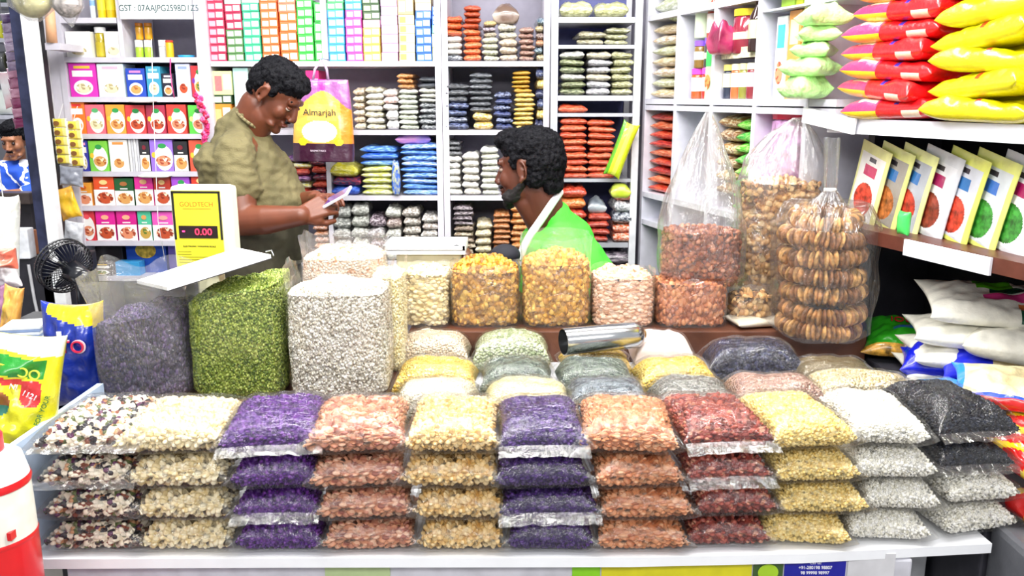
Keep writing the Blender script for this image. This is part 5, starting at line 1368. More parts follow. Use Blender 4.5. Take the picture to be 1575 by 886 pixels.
text('digits', '0.00', .021, C('#ff2a4a', emis=2.2, vary=0), dw_, (fx_ + .012, -.0042, fz0 + fh * .46), sx=1.1)
b = MB(); b.box((fx_ - fw * .30, -.0042, fz0 + fh * .47), (.006, .0008, .0035)); put('minus_sign', b.mesh('minus_sign', C('#ff3a7a', emis=1.6, vary=0)), dw_)
text('lettering', 'GOLDTECH', .0150, C('#c8641c', vary=0), yf_, (fx_, -.0024, fz0 + fh * .82), sx=.95)
b = MB(); b.box((fx_, -.0024, fz0 + fh * .765), (fw * .58, .0008, .0012)); put('underline', b.mesh('underline', C('#b86a1c')), yf_)
text('lettering', 'ELECTRONIC WEIGHING SCALE', .0052, C('#4a4a14', vary=0), yf_, (fx_, -.0024, fz0 + fh * .27))
b = MB()
for k in range(5): b.box((fx_ - fw * (.32 if k < 2 else .1), -.0024, fz0 + fh * (.20 - k * .035)), (fw * (.28 if k < 2 else .7), .0006, .0011))
put('printed_lines', b.mesh('printed_lines', C('#8a861c')), yf_)
# notebook over the fennel sack
c4 = [AY(258, 447, 1.60), AY(417, 397, 1.64), AY(366, 386, 1.79), AY(211, 436, 1.755)]
b = MB(); th = Vector((0, 0, .007))
b.add([p for p in c4] + [p + th for p in c4], [(0, 3, 2, 1), (4, 5, 6, 7), (0, 1, 5, 4), (1, 2, 6, 5), (2, 3, 7, 6), (3, 0, 4, 7)])
cen = sum(c4, Vector()) / 4
nb = thing('notebook', 'white notebook lying across the fennel and petal sacks', 'notebook', cen)
b.v = [p - cen for p in b.v]
put('pages', b.mesh('pages', C('#f3f3f3', .6, vary=.02)), nb)
b2 = MB(); c5 = [cen + (p - cen) * 1.02 - Vector((0, 0, .0014)) for p in c4]
b2.add([p - cen for p in c5] + [p - cen + Vector((0, 0, .0012)) for p in c5], [(0, 3, 2, 1), (4, 5, 6, 7), (0, 1, 5, 4), (1, 2, 6, 5), (2, 3, 7, 6), (3, 0, 4, 7)])
put('cover', b2.mesh('cover', C('#26262c', .5)), nb)
b3 = MB(); b3.tube([c4[1] - cen + Vector((-.018, .03, .008)), c4[1] - cen + Vector((-.004, .02, .012)), c4[1] - cen + Vector((.002, .012, .002))], .0016); put('binder_clip', b3.mesh('binder_clip', STEEL), nb)
# white tray / box on the cashew sack
p = AY(652, 400, 2.17)
tr = thing('white_tray', 'white shallow tray on a cream box behind the cashews', 'tray', (p.x, 2.25, AY(652, 392, 2.17).z))
v = []; 
b = MB(); b.box((0, 0, .006), (.215, .15, .012)); b.box((0, -.072, .016), (.215, .006, .012)); b.box((0, .072, .016), (.215, .006, .012)); b.box((-.104, 0, .016), (.006, .15, .012)); b.box((.104, 0, .016), (.006, .15, .012))
put('tray_body', b.mesh('tray_body', C('#f2f6f8', .3, vary=.01)), tr)
zb2 = AY(652, 392, 2.17).z
bxo = thing('storage_box', 'cream storage box under the white tray', 'box', (p.x + .01, 2.25, .9985))
put('box_body', bevel_box('box_body', (.17, .12, zb2 - .9995), C('#e4dfbe', .4), .006, (0, 0, (zb2 - .9995) / 2)), bxo)
# brown pot with a dark knob on the raisin sack edge
p = AY(708, 402, 2.18)
pt_ = thing('brown_pot', 'brown pot with a dark knob beside the white tray', 'pot', (p.x, 2.26, .9985))
hh = p.z - .9985 + .02
b = MB(); b.lathe([(.0001, 0), (.028, 0), (.036, hh * .4), (.034, hh * .8), (.02, hh), (.0001, hh)], 28); put('pot_body', b.mesh('pot_body', C('#6a4428', .35, coat=.5, vary=.15), True), pt_)
b = MB(); b.ell((-.014, -.018, hh + .004), (.012, .012, .010)); put('knob', b.mesh('knob', BLACK, True), pt_)
# dark bundle wrapped in grey plastic, before the seated man
p = AY(775, 395, 2.30)
db = thing('wrapped_bundle', 'dark topped bundle in grey plastic before the seated man', 'bundle', (p.x, 2.27, .9985))
b = MB(); b.ell((0, 0, .075), (.048, .045, .078), nu=28, nv=20); me = b.mesh('wrapping', C('#5c5866', .35, coat=.6, vary=.3, scale=20, bump=.8, bscale=40), True); put('wrapping', me, db)
b = MB(); b.ell((.004, .002, .132), (.042, .040, .030), nu=24, nv=14); put('cloth_cap', b.mesh('cloth_cap', C('#0c0e1c', .8), True), db)
v, f = sack_mesh(.075, .06, .085, .02, nth=60, nz=20, seed=33)
t = thing('pink_bag', 'small pale pink bag behind the golden raisins', 'bag', (AY(738, 400, 2.2).x, 2.28, .9985)); put('contents', mesh('contents', v, f, C('#e4c8cc', .4, coat=.5, vary=.12, bump=.6), smooth=True), t)

# posters on the counter front
def poster(label, x0, x1, z0, z1, col, y=1.3335):
    t = thing('poster', label, 'poster', ((x0 + x1) / 2, y, z0))
    put('sheet', bevel_box('sheet', (x1 - x0, .0015, z1 - z0), C(col, .4, vary=.05), .0003, (0, 0, (z1 - z0) / 2)), t); return t
def fx2(px): return AY(px, 880, 1.3335).x
poster('plain bright yellow poster on the counter front', fx2(925), fx2(1156), .62, .768, '#d8d020')
t = poster('green leafy poster beside the yellow one', fx2(1158), fx2(1204), .62, .768, '#3c5a2c')
b = MB(); disc(b, (0, -.001, .12), .018, .016, 0); put('green_blob', b.mesh('green_blob', C('#a8d028')), t)
t = poster('dark blue poster with white phone numbers', fx2(1206), fx2(1300), .62, .768, '#14189a')
text('lettering', 'Call us:', .007, C('#f0f0ff', vary=0), t, (0, -.0012, .138))
text('lettering', '+91-280198 98807', .0085, C('#ffffff', vary=0), t, (0, -.0012, .129), sx=.9)
text('lettering', '98 99998 98997', .0085, C('#ffffff', vary=0), t, (0, -.0012, .119), sx=.9)
poster('white paper sheet beside the blue poster', fx2(1303), fx2(1375), .62, .776, '#d2d2d6')
poster('lime green sticker edge under the middle of the ledge', fx2(880), fx2(923), .62, .764, '#8ad020')
poster('pale green sticker under the purple beans', fx2(500), fx2(600), .62, .764, '#b4c894')

# ================================================================== PEOPLE
def skinmat(name, hexc):
    m, nt, b = newmat(name)
    tc = nt.nodes.new('ShaderNodeTexCoord'); n = nt.nodes.new('ShaderNodeTexNoise'); n.inputs['Scale'].default_value = 18; n.inputs['Detail'].default_value = 4
    nt.links.new(tc.outputs['Object'], n.inputs['Vector'])
    r = nt.nodes.new('ShaderNodeValToRGB'); c = srgb(hexc)
    r.color_ramp.elements[0].position = .3; r.color_ramp.elements[0].color = tuple(x * .82 for x in c[:3]) + (1,)
    r.color_ramp.elements[1].position = .7; r.color_ramp.elements[1].color = tuple(min(1, x * 1.12) for x in c[:3]) + (1,)
    nt.links.new(n.outputs['Fac'], r.inputs['Fac']); nt.links.new(r.outputs['Color'], b.inputs['Base Color'])
    b.inputs['Roughness'].default_value = .42
    b.inputs['Subsurface Weight'].default_value = .08; b.inputs['Subsurface Radius'].default_value = (.02, .008, .004)
    return m
def remesh(mb, name, mat, voxel=.004, it=6, disp=None):
    me = mesh('tmp', mb.v, mb.f, mat)
    o = bpy.data.objects.new('tmp', me); COL.objects.link(o)
    m = o.modifiers.new('r', 'REMESH'); m.mode = 'VOXEL'; m.voxel_size = voxel
    if it:
        s = o.modifiers.new('s', 'SMOOTH'); s.iterations = it; s.factor = .5
    dg = bpy.context.evaluated_depsgraph_get(); dg.update()
    e = o.evaluated_get(dg)
    me2 = bpy.data.meshes.new_from_object(e); me2.name = name
    bpy.data.objects.remove(o)
    me2.materials.clear(); me2.materials.append(mat)
    if disp:
        for vv, nn in zip(me2.vertices, [Vector(x.normal) for x in me2.vertices]):
            vv.co += nn * disp(vv.co)
    me2.polygons.foreach_set('use_smooth', [True] * len(me2.polygons)); me2.update()
    return me2
def cap(b, p0, r0, p1, r1, n=20):
    p0, p1 = Vector(p0), Vector(p1)
    if (p1 - p0).length > 1e-5: b.cyl(p0, p1, r0, r1, n=n)
    b.ell(p0, (r0,) * 3, nu=n, nv=12); b.ell(p1, (r1,) * 3, nu=n, nv=12)
def chain(b, pts):
    for (p0, r0), (p1, r1) in zip(pts, pts[1:]): cap(b, p0, r0, p1, r1)
def head_parts(b, M, beard=False, ears=True):
    """head in its own frame: +x face, +z crown"""
    R3 = M.to_3x3()
    def E(c, r, rot=None): b.ell(M @ Vector(c), r, rot=(R3 @ rot if rot is not None else R3), nu=24, nv=16)
    def K(p0, r0, p1, r1): cap(b, M @ Vector(p0), r0, M @ Vector(p1), r1, 16)
    E((-.012, 0, .040), (.096, .076, .082)); E((-.05, 0, .01), (.055, .066, .065))
    E((.036, 0, -.012), (.056, .060, .080)); E((.030, 0, -.055), (.055, .054, .048))
    E((.050, 0, -.084), (.036, .034, .026)); E((.074, 0, -.098), (.018, .022, .016))
    K((.090, 0, .020), .0085, (.108, 0, -.022), .0115); E((.112, 0, -.028), (.011, .012, .010))
    E((.103, .012, -.033), (.010, .008, .008)); E((.103, -.012, -.033), (.010, .008, .008))
    K((.084, -.036, .030), .0105, (.088, -.008, .034), .011); K((.084, .036, .030), .0105, (.088, .008, .034), .011)
    E((.062, .034, -.022), (.026, .026, .030)); E((.062, -.034, -.022), (.026, .026, .030))
    E((.091, 0, -.056), (.012, .024, .0062)); E((.089, 0, -.069), (.012, .021, .0070))
    E((.060, .040, -.078), (.02, .012, .012)); E((.060, -.040, -.078), (.02, .012, .012))
    if ears:
        for s in (1, -1):
            rz = Matrix.Rotation(R(22 * s), 3, 'Z') @ Matrix.Rotation(R(12), 3, 'Y')
            for k in range(12):   # helix rim
                a0, a1 = 2 * PI * k / 12, 2 * PI * (k + 1) / 12
                def pt(a): return Vector((-.008 + .015 * math.sin(a) + .004 * math.cos(a), s * (.077 + .008 * (1 - math.sin(a)) * .5), .004 + .028 * math.cos(a)))
                K(pt(a0), .0042, pt(a1), .0042)
            E((-.006, s * .075, .002), (.010, .0065, .022), rz); E((-.002, s * .078, -.028), (.007, .006, .009), rz)
def hair_mesh(M, mat, name='hair', extra=(), seed=1, amp=.0035, cut=None):
    b = MB(); R3 = M.to_3x3()
    for c, r in [((-.012, 0, .068), (.099, .082, .070)), ((-.045, 0, .030), (.074, .079, .070)), ((.030, 0, .104), (.062, .056, .030)),
                 ((-.062, 0, -.010), (.046, .062, .045)), ((.020, .069, .034), (.016, .012, .028)), ((.020, -.069, .034), (.016, .012, .028)),
                 ((.060, 0, .096), (.034, .052, .022))] + list(extra):
        b.ell(M @ Vector(c), r, rot=R3, nu=24, nv=16)
    so = Vector((seed * 3, seed, 1)); Mi = M.inverted()
    def d(co):
        q = Mi @ co
        return amp * (noise.noise(Vector((q.x * 60, q.y * 140, q.z * 60)) + so) + .8 * noise.noise(Vector((q.x * 150, q.y * 220, q.z * 110)) + so))
    return remesh(b, name, mat, .0034, 3, d)
def hand(b, wrist, fwd, back, side, curls, scale=1.0, thumb=(.5, .2), spread=.1, r=.0082):
    """wrist point, finger direction, back-of-hand normal, side=+1 when the thumb lies along fwd x back"""
    f = Vector(fwd).normalized(); n = Vector(back); n = (n - f * n.dot(f)).normalized(); t = f.cross(n) * side
    W = Vector(wrist); S = scale
    def L(x, y, z): return W + (f * x + t * y + n * z) * S
    for y in (-.026, -.009, .009, .026): cap(b, L(.005, y * .6, 0), .013 * S, L(.082 - abs(y) * .3, y, 0), .0112 * S, 12)
    cap(b, L(.01, .018, -.006), .014 * S, L(.045, .034, -.010), .013 * S, 12)
    lens = [.064, .074, .070, .054]
    for k, y in enumerate((.029, .010, -.010, -.029)):
        p = L(.086 - abs(y) * .3, y, 0); a = 0; ln = lens[3 - k] if False else lens[[0, 1, 2, 3][k]]
        rr = r * S * (1, 1.02, .98, .88)[k]
        cur = p; ang = 0; sp = (y / .029) * spread
        for s_, (fr, cu) in enumerate(zip((.46, .30, .24), curls[k] if isinstance(curls[0], (list, tuple)) else curls)):
            ang += cu
            dv = (f * math.cos(ang) - n * math.sin(ang) + t * sp * math.cos(ang)).normalized()
            nx = cur + dv * ln * fr * S
            cap(b, cur, rr * (1 - .08 * s_), nx, rr * (.92 - .08 * s_), 12); cur = nx
    p = L(.030, .036, -.010); ang = thumb[0]
    for s_, ln in enumerate((.034, .028)):
        dv = (f * math.cos(ang) + t * math.sin(ang) - n * (.25 + thumb[1] * s_)).normalized(); nx = p + dv * ln * S
        cap(b, p, .0100 * S, nx, .0088 * S, 12); p = nx; ang -= .35
def frame(center, yaw, pitch, roll=0, s=1.0):
    return Matrix.Translation(center) @ Matrix.Rotation(yaw, 4, 'Z') @ Matrix.Rotation(pitch, 4, 'Y') @ Matrix.Rotation(roll, 4, 'X') @ Matrix.Scale(s, 4)
HAIR = C('#06060d', .55, vary=.2, scale=90, bump=.5, bscale=260)
HAIR.node_tree.nodes['Principled BSDF'].inputs['Specular IOR Level'].default_value = .08

# ---- standing man in an olive T-shirt, looking down at his phone
base = Vector((AY(400, 300, 2.6).x, 2.6, 0))
man = thing('person', 'standing person in an olive T-shirt looking down at a phone', 'person', base)
def Lc(px, py, Y): return AY(px, py, Y) - base
Hm = frame(Lc(422, 147, 2.57), R(-14), R(38), R(-2), .81)
b = MB()
head_parts(b, Hm)
neck0 = Lc(394, 162, 2.585); neck1 = Lc(376, 200, 2.60)
chain(b, [(neck0, .048), (neck1, .050)])
chain(b, [(Lc(405, 180, 2.57), .040), (Lc(388, 210, 2.60), .044)])
sh_n, sh_f = Lc(362, 238, 2.47), Lc(392, 236, 2.75)
el_n, el_f = Lc(374, 340, 2.40), Lc(424, 322, 2.74)
wr_n, wr_f = Lc(462, 332, 2.36), Lc(484, 306, 2.56)
chain(b, [(sh_n, .052), (el_n, .041)]); chain(b, [(el_n, .043), (Lc(410, 338, 2.38), .042), (wr_n, .028)])
chain(b, [(sh_f, .050), (el_f, .040)]); chain(b, [(el_f, .041), (wr_f, .027)])
chain(b, [(sh_n, .055), (Lc(374, 230, 2.60), .066), (sh_f, .055)])
torso = [(Lc(372, 240, 2.60), (.105, .175)), (Lc(382, 275, 2.60), (.115, .165)), (Lc(398, 310, 2.60), (.120, .160)), (Lc(404, 350, 2.60), (.115, .155)), (Lc(404, 400, 2.60), (.115, .165))]
def trunk(b, rings, grow=0.0, n=32, yaw=-.2):
    v = []; f = []
    for (c, (rx, ry)) in rings:
        for j in range(n):
            th = 2 * PI * j / n; x, y = (rx + grow) * math.cos(th), (ry + grow) * math.sin(th)
            v.append(c + Vector((x * math.cos(yaw) - y * math.sin(yaw), x * math.sin(yaw) + y * math.cos(yaw), 0)))
    for k in range(len(rings) - 1):
        for j in range(n): f.append((k * n + j, (k + 1) * n + j, (k + 1) * n + (j + 1) % n, k * n + (j + 1) % n))
    f.append(tuple(range(n))); f.append(tuple(range(len(rings) * n - 1, (len(rings) - 1) * n - 1, -1)))
    b.add(v, f)
trunk(b, torso)
hipz = Lc(404, 400, 2.6).z
for s in (-1, 1):
    hp = Vector((Lc(404, 400, 2.6).x, s * .09, hipz)); chain(b, [(hp, .085), (Vector((hp.x + .01, s * .10, .50)), .058), (Vector((hp.x - .01, s * .10, .09)), .042)])
    cap(b, (hp.x - .02, s * .10, .045), .04, (hp.x + .14, s * .11, .035), .032)
dn = (Lc(503, 314, 2.40) - wr_n); df = (Lc(522, 297, 2.44) - wr_f)
hand(b, wr_n, dn, Vector((-.15, -.75, .25)), 1, [(.5, .9, .7), (.55, .95, .7), (.6, 1.0, .7), (.6, 1.0, .7)], .95, thumb=(.35, .1))
hand(b, wr_f, df, Vector((-.2, .35, .9)), -1, [(.25, .5, .4), (.35, .7, .5), (.45, .9, .6), (.5, 1, .6)], .95, thumb=(.3, .1))
SKIN1 = skinmat('brown_skin', '#6c3a26')
put('body', remesh(b, 'body', SKIN1, .0034, 7), man)
put('hair', hair_mesh(Hm, HAIR, extra=[((.052, .0, .088), (.048, .060, .030)), ((.075, -.02, .084), (.026, .034, .02))], seed=3), man)
for s in (1, -1):
    b = MB(); b.ell(Hm @ Vector((.0858, s * .031, .009)), (.0098, .0115, .0068), rot=Hm.to_3x3()); put('eyelid', b.mesh('eyelid', SKIN1, True), man)
    b = MB(); b.ell(Hm @ Vector((.0835, s * .031, .003)), (.0095, .010, .0065), rot=Hm.to_3x3()); put('eye', b.mesh('eye', C('#b4a498', .3), True), man)
    b = MB(); b.ell(Hm @ Vector((.0880, s * .031, .0005)), (.0050, .0050, .0040), rot=Hm.to_3x3()); put('iris', b.mesh('iris', C('#1a0e0a', .15), True), man)
    b = MB(); cap(b, Hm @ Vector((.094, s * .016, .0385)), .0032, Hm @ Vector((.086, s * .046, .036)), .0026); put('eyebrow', b.mesh('eyebrow', HAIR, True), man)
b = MB(); b.ell(Hm @ Vector((.098, 0, -.047)), (.007, .022, .0042), rot=Hm.to_3x3()); put('moustache', b.mesh('moustache', HAIR, True), man)
b = MB(); b.ell(Hm @ Vector((.094, 0, -.062)), (.011, .021, .0055), rot=Hm.to_3x3()); put('lips', b.mesh('lips', C('#6a3430', .4), True), man)
# shirt
def wrinkle(a=.006, s=9, seed=0):
    so = Vector((seed, seed * 2, 0))
    return lambda co: a * noise.noise(Vector((co.x * s * 1.4, co.y * s, co.z * s * 2.0)) + so) + a * .45 * noise.noise(Vector((co.x * s * 4, co.y * s * 3, co.z * s * 5)) + so)
b = MB()
trunk(b, [(Lc(370, 222, 2.60), (.075, .13)), (Lc(372, 240, 2.60), (.108, .175)), (Lc(384, 275, 2.60), (.120, .168)), (Lc(400, 308, 2.60), (.128, .165)), (Lc(405, 338, 2.60), (.122, .162))], .012)
chain(b, [(sh_n + Vector((0, 0, .004)), .060), (sh_n.lerp(el_n, .5), .061)]); chain(b, [(sh_f + Vector((0, 0, .008)), .064), (sh_f.lerp(el_f, .5), .058)])
chain(b, [(sh_n + Vector((0, 0, .004)), .058), (Lc(364, 226, 2.60), .070), (sh_f + Vector((0, 0, .004)), .056)])
chain(b, [(Lc(376, 190, 2.597), .058), (Lc(368, 208, 2.60), .074), (Lc(384, 232, 2.60), .080)])
put('shirt', remesh(b, 'shirt', C('#6b6340', .85, vary=.18, scale=7, bump=.25, bscale=240), .005, 6, wrinkle(.010, 13, 2)), man)
b = MB()
for k in range(28):
    a0, a1 = 2 * PI * k / 28, 2 * PI * (k + 1) / 28
    cn = Lc(388, 186, 2.592); ax = Matrix.Rotation(R(38), 3, 'Y')
    def q(a): return cn + ax @ Vector((.054 * math.cos(a), .056 * math.sin(a), 0))
    cap(b, q(a0), .005, q(a1), .005, 8)
put('neckband', b.mesh('neckband', C('#7d7350', .8), True), man)
b = MB()
trunk(b, [(Lc(404, 332, 2.60), (.116, .158)), (Lc(404, 360, 2.60), (.120, .165)), (Lc(404, 405, 2.60), (.122, .172))], .008)
for s in (-1, 1):
    hp = Vector((Lc(404, 400, 2.6).x, s * .09, hipz)); chain(b, [(hp, .098), (Vector((hp.x + .01, s * .10, .50)), .075), (Vector((hp.x - .01, s * .10, .10)), .062)])
put('trousers', remesh(b, 'trousers', C('#3a3626', .8, vary=.15), .007, 5, wrinkle(.006, 7, 5)), man)
ph = thing('phone', 'slim phone held in the standing person\'s hands', 'phone', AY(519, 303, 2.40), (R(18), R(-28), R(-12)))
put('phone_body', bevel_box('phone_body', (.085, .062, .008), C('#e9e6ee', .25), .003), ph)
b = MB(); b.box((0, 0, .0044), (.074, .054, .0006)); put('screen', b.mesh('screen', C('#5a3a88', .1), False), ph)

# ---- seated man in a green polo shirt, turned away
base2 = Vector((AY(860, 350, 2.62).x, 2.62, 0))
m2 = thing('person', 'person in a bright green polo shirt seen from behind, face turned to the shelves', 'person', base2)
def Ld(px, py, Y): return AY(px, py, Y) - base2
H2 = frame(Ld(815, 263, 2.56), PI - R(24), R(4), R(2), .97)
b = MB(); head_parts(b, H2)
chain(b, [(Ld(826, 290, 2.56), .056), (Ld(842, 335, 2.57), .062)])
chain(b, [(Ld(812, 312, 2.56), .040), (Ld(836, 340, 2.57), .055)])
s2n, s2f = Ld(866, 392, 2.45), Ld(850, 385, 2.76)
e2n, e2f = Ld(838, 470, 2.42), Ld(815, 465, 2.78)
w2n, w2f = Ld(770, 470, 2.50), Ld(760, 462, 2.70)
chain(b, [(s2n, .052), (e2n, .04), (w2n, .028)]); chain(b, [(s2f, .05), (e2f, .04), (w2f, .028)])
hand(b, w2n, Vector((-1, .25, -.1)), Vector((0, 0, 1)), -1, (.3, .4, .3)); hand(b, w2f, Vector((-1, -.15, -.1)), Vector((0, 0, 1)), 1, (.3, .4, .3))
tr2 = [(Ld(856, 372, 2.6), (.10, .155)), (Ld(872, 400, 2.6), (.12, .175)), (Ld(882, 450, 2.6), (.13, .165)), (Ld(886, 520, 2.6), (.13, .165))]
trunk(b, tr2, yaw=.3)
zseat = Ld(886, 520, 2.6).z - .10
for s in (-1, 1):
    hp = Vector((Ld(880, 520, 2.6).x, s * .09, zseat)); kn = hp + Vector((-.22, s * .04, -.02)); chain(b, [(hp, .085), (kn, .058), (Vector((kn.x + .02, kn.y, .09)), .042)])
    cap(b, (kn.x + .02, kn.y, .045), .04, (kn.x - .12, kn.y, .035), .03)
SKIN2 = skinmat('dark_brown_skin', '#5c3020')
put('body', remesh(b, 'body', SKIN2, .0036, 7), m2)
put('hair', hair_mesh(H2, HAIR, extra=[((.050, 0, .098), (.056, .062, .036)), ((.082, 0, .094), (.026, .05, .024)), ((-.075, 0, -.045), (.030, .048, .03)), ((-.036, .046, -.018), (.038, .032, .034)), ((-.036, -.046, -.018), (.038, .032, .034))], seed=8, amp=.005), m2)
b = MB()
for c, r in [((.052, .0, -.088), (.034, .032, .022)), ((.075, 0, -.099), (.0195, .0235, .0175)), ((.034, .040, -.060), (.030, .014, .026)), ((.034, -.040, -.060), (.030, .014, .026)), ((.096, 0, -.047), (.008, .026, .006)), ((.050, .042, -.076), (.032, .014, .020)), ((.050, -.042, -.076), (.032, .014, .020)), ((.060, .036, -.078), (.022, .016, .018)), ((.060, -.036, -.078), (.022, .016, .018))]:
    b.ell(H2 @ Vector(c), r, rot=H2.to_3x3())
for s in (1, -1): chain(b, [(H2 @ Vector((.006, s * .051, -.040)), .011), (H2 @ Vector((.044, s * .042, -.074)), .014), (H2 @ Vector((.076, s * .012, -.096)), .015)])
put('beard', remesh(b, 'beard', C('#120c0c', .7), .003, 3, lambda co: .002 * noise.noise(co * 180)), m2)
for s in (1, -1):
    b = MB(); b.ell(H2 @ Vector((.0805, s * .031, .006)), (.0095, .010, .0070), rot=H2.to_3x3()); put('eye', b.mesh('eye', C('#8a7468', .4), True), m2)
    b = MB(); cap(b, H2 @ Vector((.094, s * .016, .0385)), .0032, H2 @ Vector((.086, s * .046, .036)), .0026); put('eyebrow', b.mesh('eyebrow', HAIR, True), m2)
b = MB()
trunk(b, [(Ld(852, 352, 2.6), (.07, .10)), (Ld(860, 372, 2.6), (.102, .160))] + tr2[1:], .014, yaw=.3)
chain(b, [(s2n, .068), (s2n.lerp(e2n, .7), .062)]); chain(b, [(s2f, .066), (s2f.lerp(e2f, .7), .060)])
chain(b, [(s2n + Vector((0, 0, .004)), .062), (Ld(858, 366, 2.58), .07), (s2f + Vector((0, 0, .004)), .062)])
chain(b, [(Ld(850, 340, 2.575), .070), (Ld(868, 372, 2.60), .095)])
put('shirt', remesh(b, 'shirt', C('#4fe03c', .7, vary=.05, scale=9, bump=.2, bscale=240), .005, 6, wrinkle(.007, 7, 4)), m2)
# white collar with its long placket
b = MB()
yy = 2.475
path = [Ld(861, 296, 2.56), Ld(848, 315, yy + .015), Ld(833, 337, yy - .012), Ld(818, 358, yy - .03), Ld(806, 380, yy - .03), Ld(800, 396, yy - .03)]
path = [Ld(846, 300, 2.64), Ld(858, 292, 2.60)] + path
for a_, b_ in zip(path, path[1:]): cap(b, a_, .0125, b_, .0125, 10)
put('collar', remesh(b, 'collar', C('#f1f3f4', .7), .004, 5), m2)
b = MB()
stool = thing('stool', 'wooden stool under the person in the green shirt', 'stool', (base2.x + .03, 2.62, 0))
hs = max(.35, zseat - .095)
put('seat', bevel_box('seat', (.30, .30, .04), WOOD, .006, (0, 0, hs)), stool)
for sx in (-1, 1):
    for sy in (-1, 1): put('leg', bevel_box('leg', (.035, .035, hs - .021), WOOD, .003, (sx * .12, sy * .12, (hs - .021) / 2)), stool)

# ---- person in blue far behind at the left
YBm = 5.6
base3 = Vector((AY(22, 260, YBm).x, YBm, 0))
m3 = thing('person', 'person in a blue and white patterned shirt leaning on a rail', 'person', base3)
def Le(px, py, Y): return AY(px, py, Y) - base3
H3 = frame(Le(25, 216, YBm - .05), R(-92), R(14), 0, 1.0)
b = MB(); head_parts(b, H3)
chain(b, [(Le(25, 235, YBm), .055), (Le(22, 252, YBm), .07)])
trunk(b, [(Le(14, 252, YBm), (.10, .05)), (Le(10, 262, YBm), (.19, .10)), (Le(10, 300, YBm), (.18, .11)), (Le(10, 380, YBm), (.17, .12))], yaw=0)
sa, ea, ha = Le(34, 262, YBm), Le(57, 298, YBm - .12), Le(10, 300, YBm - .28)
chain(b, [(sa, .06), (ea, .045), (ha, .032)]); sb_, eb = Le(-14, 262, YBm), Le(-26, 300, YBm - .15)
chain(b, [(sb_, .06), (eb, .045), (Le(0, 302, YBm - .30), .032)])
hand(b, ha, Vector((-1, -.1, 0)), Vector((0, 0, 1)), 1, (.3, .3, .3)); hand(b, Le(0, 304, YBm - .36), Vector((1, -.1, 0)), Vector((0, 0, 1)), 1, (.3, .3, .3))
for s in (-1, 1): chain(b, [(Vector((-.05 + s * .09, 0, .9)), .09), (Vector((-.05 + s * .10, 0, .48)), .06), (Vector((-.05 + s * .10, 0, .09)), .045)])
put('body', remesh(b, 'body', skinmat('tan_skin', '#a06a4c'), .006, 3), m3)
put('hair', hair_mesh(H3, HAIR, seed=5), m3)
b = MB(); b.ell(H3 @ Vector((.098, 0, -.047)), (.008, .026, .006), rot=H3.to_3x3()); put('moustache', b.mesh('moustache', HAIR, True), m3)
for s in (1, -1):
    b = MB(); b.ell(H3 @ Vector((.086, s * .031, .006)), (.0105, .011, .0085), rot=H3.to_3x3()); put('eye', b.mesh('eye', C('#2a1c18', .2), True), m3)
def stripes():
    m, nt, b = newmat('blue_white_stripes')
    tc = nt.nodes.new('ShaderNodeTexCoord'); w_ = nt.nodes.new('ShaderNodeTexWave'); w_.inputs['Scale'].default_value = 4.2; w_.inputs['Distortion'].default_value = 5; w_.inputs['Detail Scale'].default_value = 3
    mp = nt.nodes.new('ShaderNodeMapping'); mp.inputs['Rotation'].default_value = (0, .7, .3)
    nt.links.new(tc.outputs['Object'], mp.inputs[0]); nt.links.new(mp.outputs[0], w_.inputs[0])
    r = nt.nodes.new('ShaderNodeValToRGB'); r.color_ramp.interpolation = 'CONSTANT'; r.color_ramp.elements[0].color = srgb('#1c50c4'); r.color_ramp.elements[1].position = .84; r.color_ramp.elements[1].color = srgb('#eef2fb')
    nt.links.new(w_.outputs['Fac'], r.inputs[0]); nt.links.new(r.outputs[0], b.inputs[0]); b.inputs['Roughness'].default_value = .7
    return m
b = MB()
trunk(b, [(Le(16, 246, YBm), (.07, .06)), (Le(12, 262, YBm), (.20, .11)), (Le(10, 300, YBm), (.19, .12)), (Le(10, 380, YBm), (.18, .13))], .012, yaw=0)
chain(b, [(sa, .078), (ea, .068), (ea.lerp(ha, .4), .055)]); chain(b, [(sb_, .078), (eb, .06)])
put('shirt', remesh(b, 'shirt', stripes(), .009, 4, wrinkle(.012, 5, 3)), m3)
b = MB()
for s in (-1, 1): chain(b, [(Vector((-.05 + s * .09, 0, .9)), .11), (Vector((-.05 + s * .10, 0, .48)), .08), (Vector((-.05 + s * .10, 0, .12)), .065)])
put('trousers', remesh(b, 'trousers', C('#2c2c3c', .8), .012, 3), m3)

# ================================================================== HANGING THINGS, FAN, LEFT SIDE
# tote bag
Yt = 2.97
pt0, pt1 = AY(451, 248, Yt), AY(545, 248, Yt)
ptt = AY(498, 122, Yt); W_ = pt1.x - pt0.x; Ht = ptt.z - pt0.z
tb = thing('tote_bag', 'purple and yellow printed rice bag hanging from the shelf edge', 'bag', ((pt0.x + pt1.x) / 2, Yt, pt0.z), (0, R(1), 0))
nx, nz = 60, 80; v = []; f = []; mi = []
for sd in (0, 1):
    for i in range(nx + 1):
        for j in range(nz + 1):
            u, h = -1 + 2 * i / nx, j / nz
            wd = W_ / 2 * (1 - .20 * h ** 2 * 1.0)
            th = .030 * (1 - h) ** .5 * (1 - abs(u) ** 5) ** .5 + .002
            cr = noise.noise(Vector((u * 2.5, h * 3, 4))) * .006
            v.append((u * wd + .006 * h, (-1 if sd == 0 else 1) * th + cr, h * Ht))
def I(sd, i, j): return sd * (nx + 1) * (nz + 1) + i * (nz + 1) + j
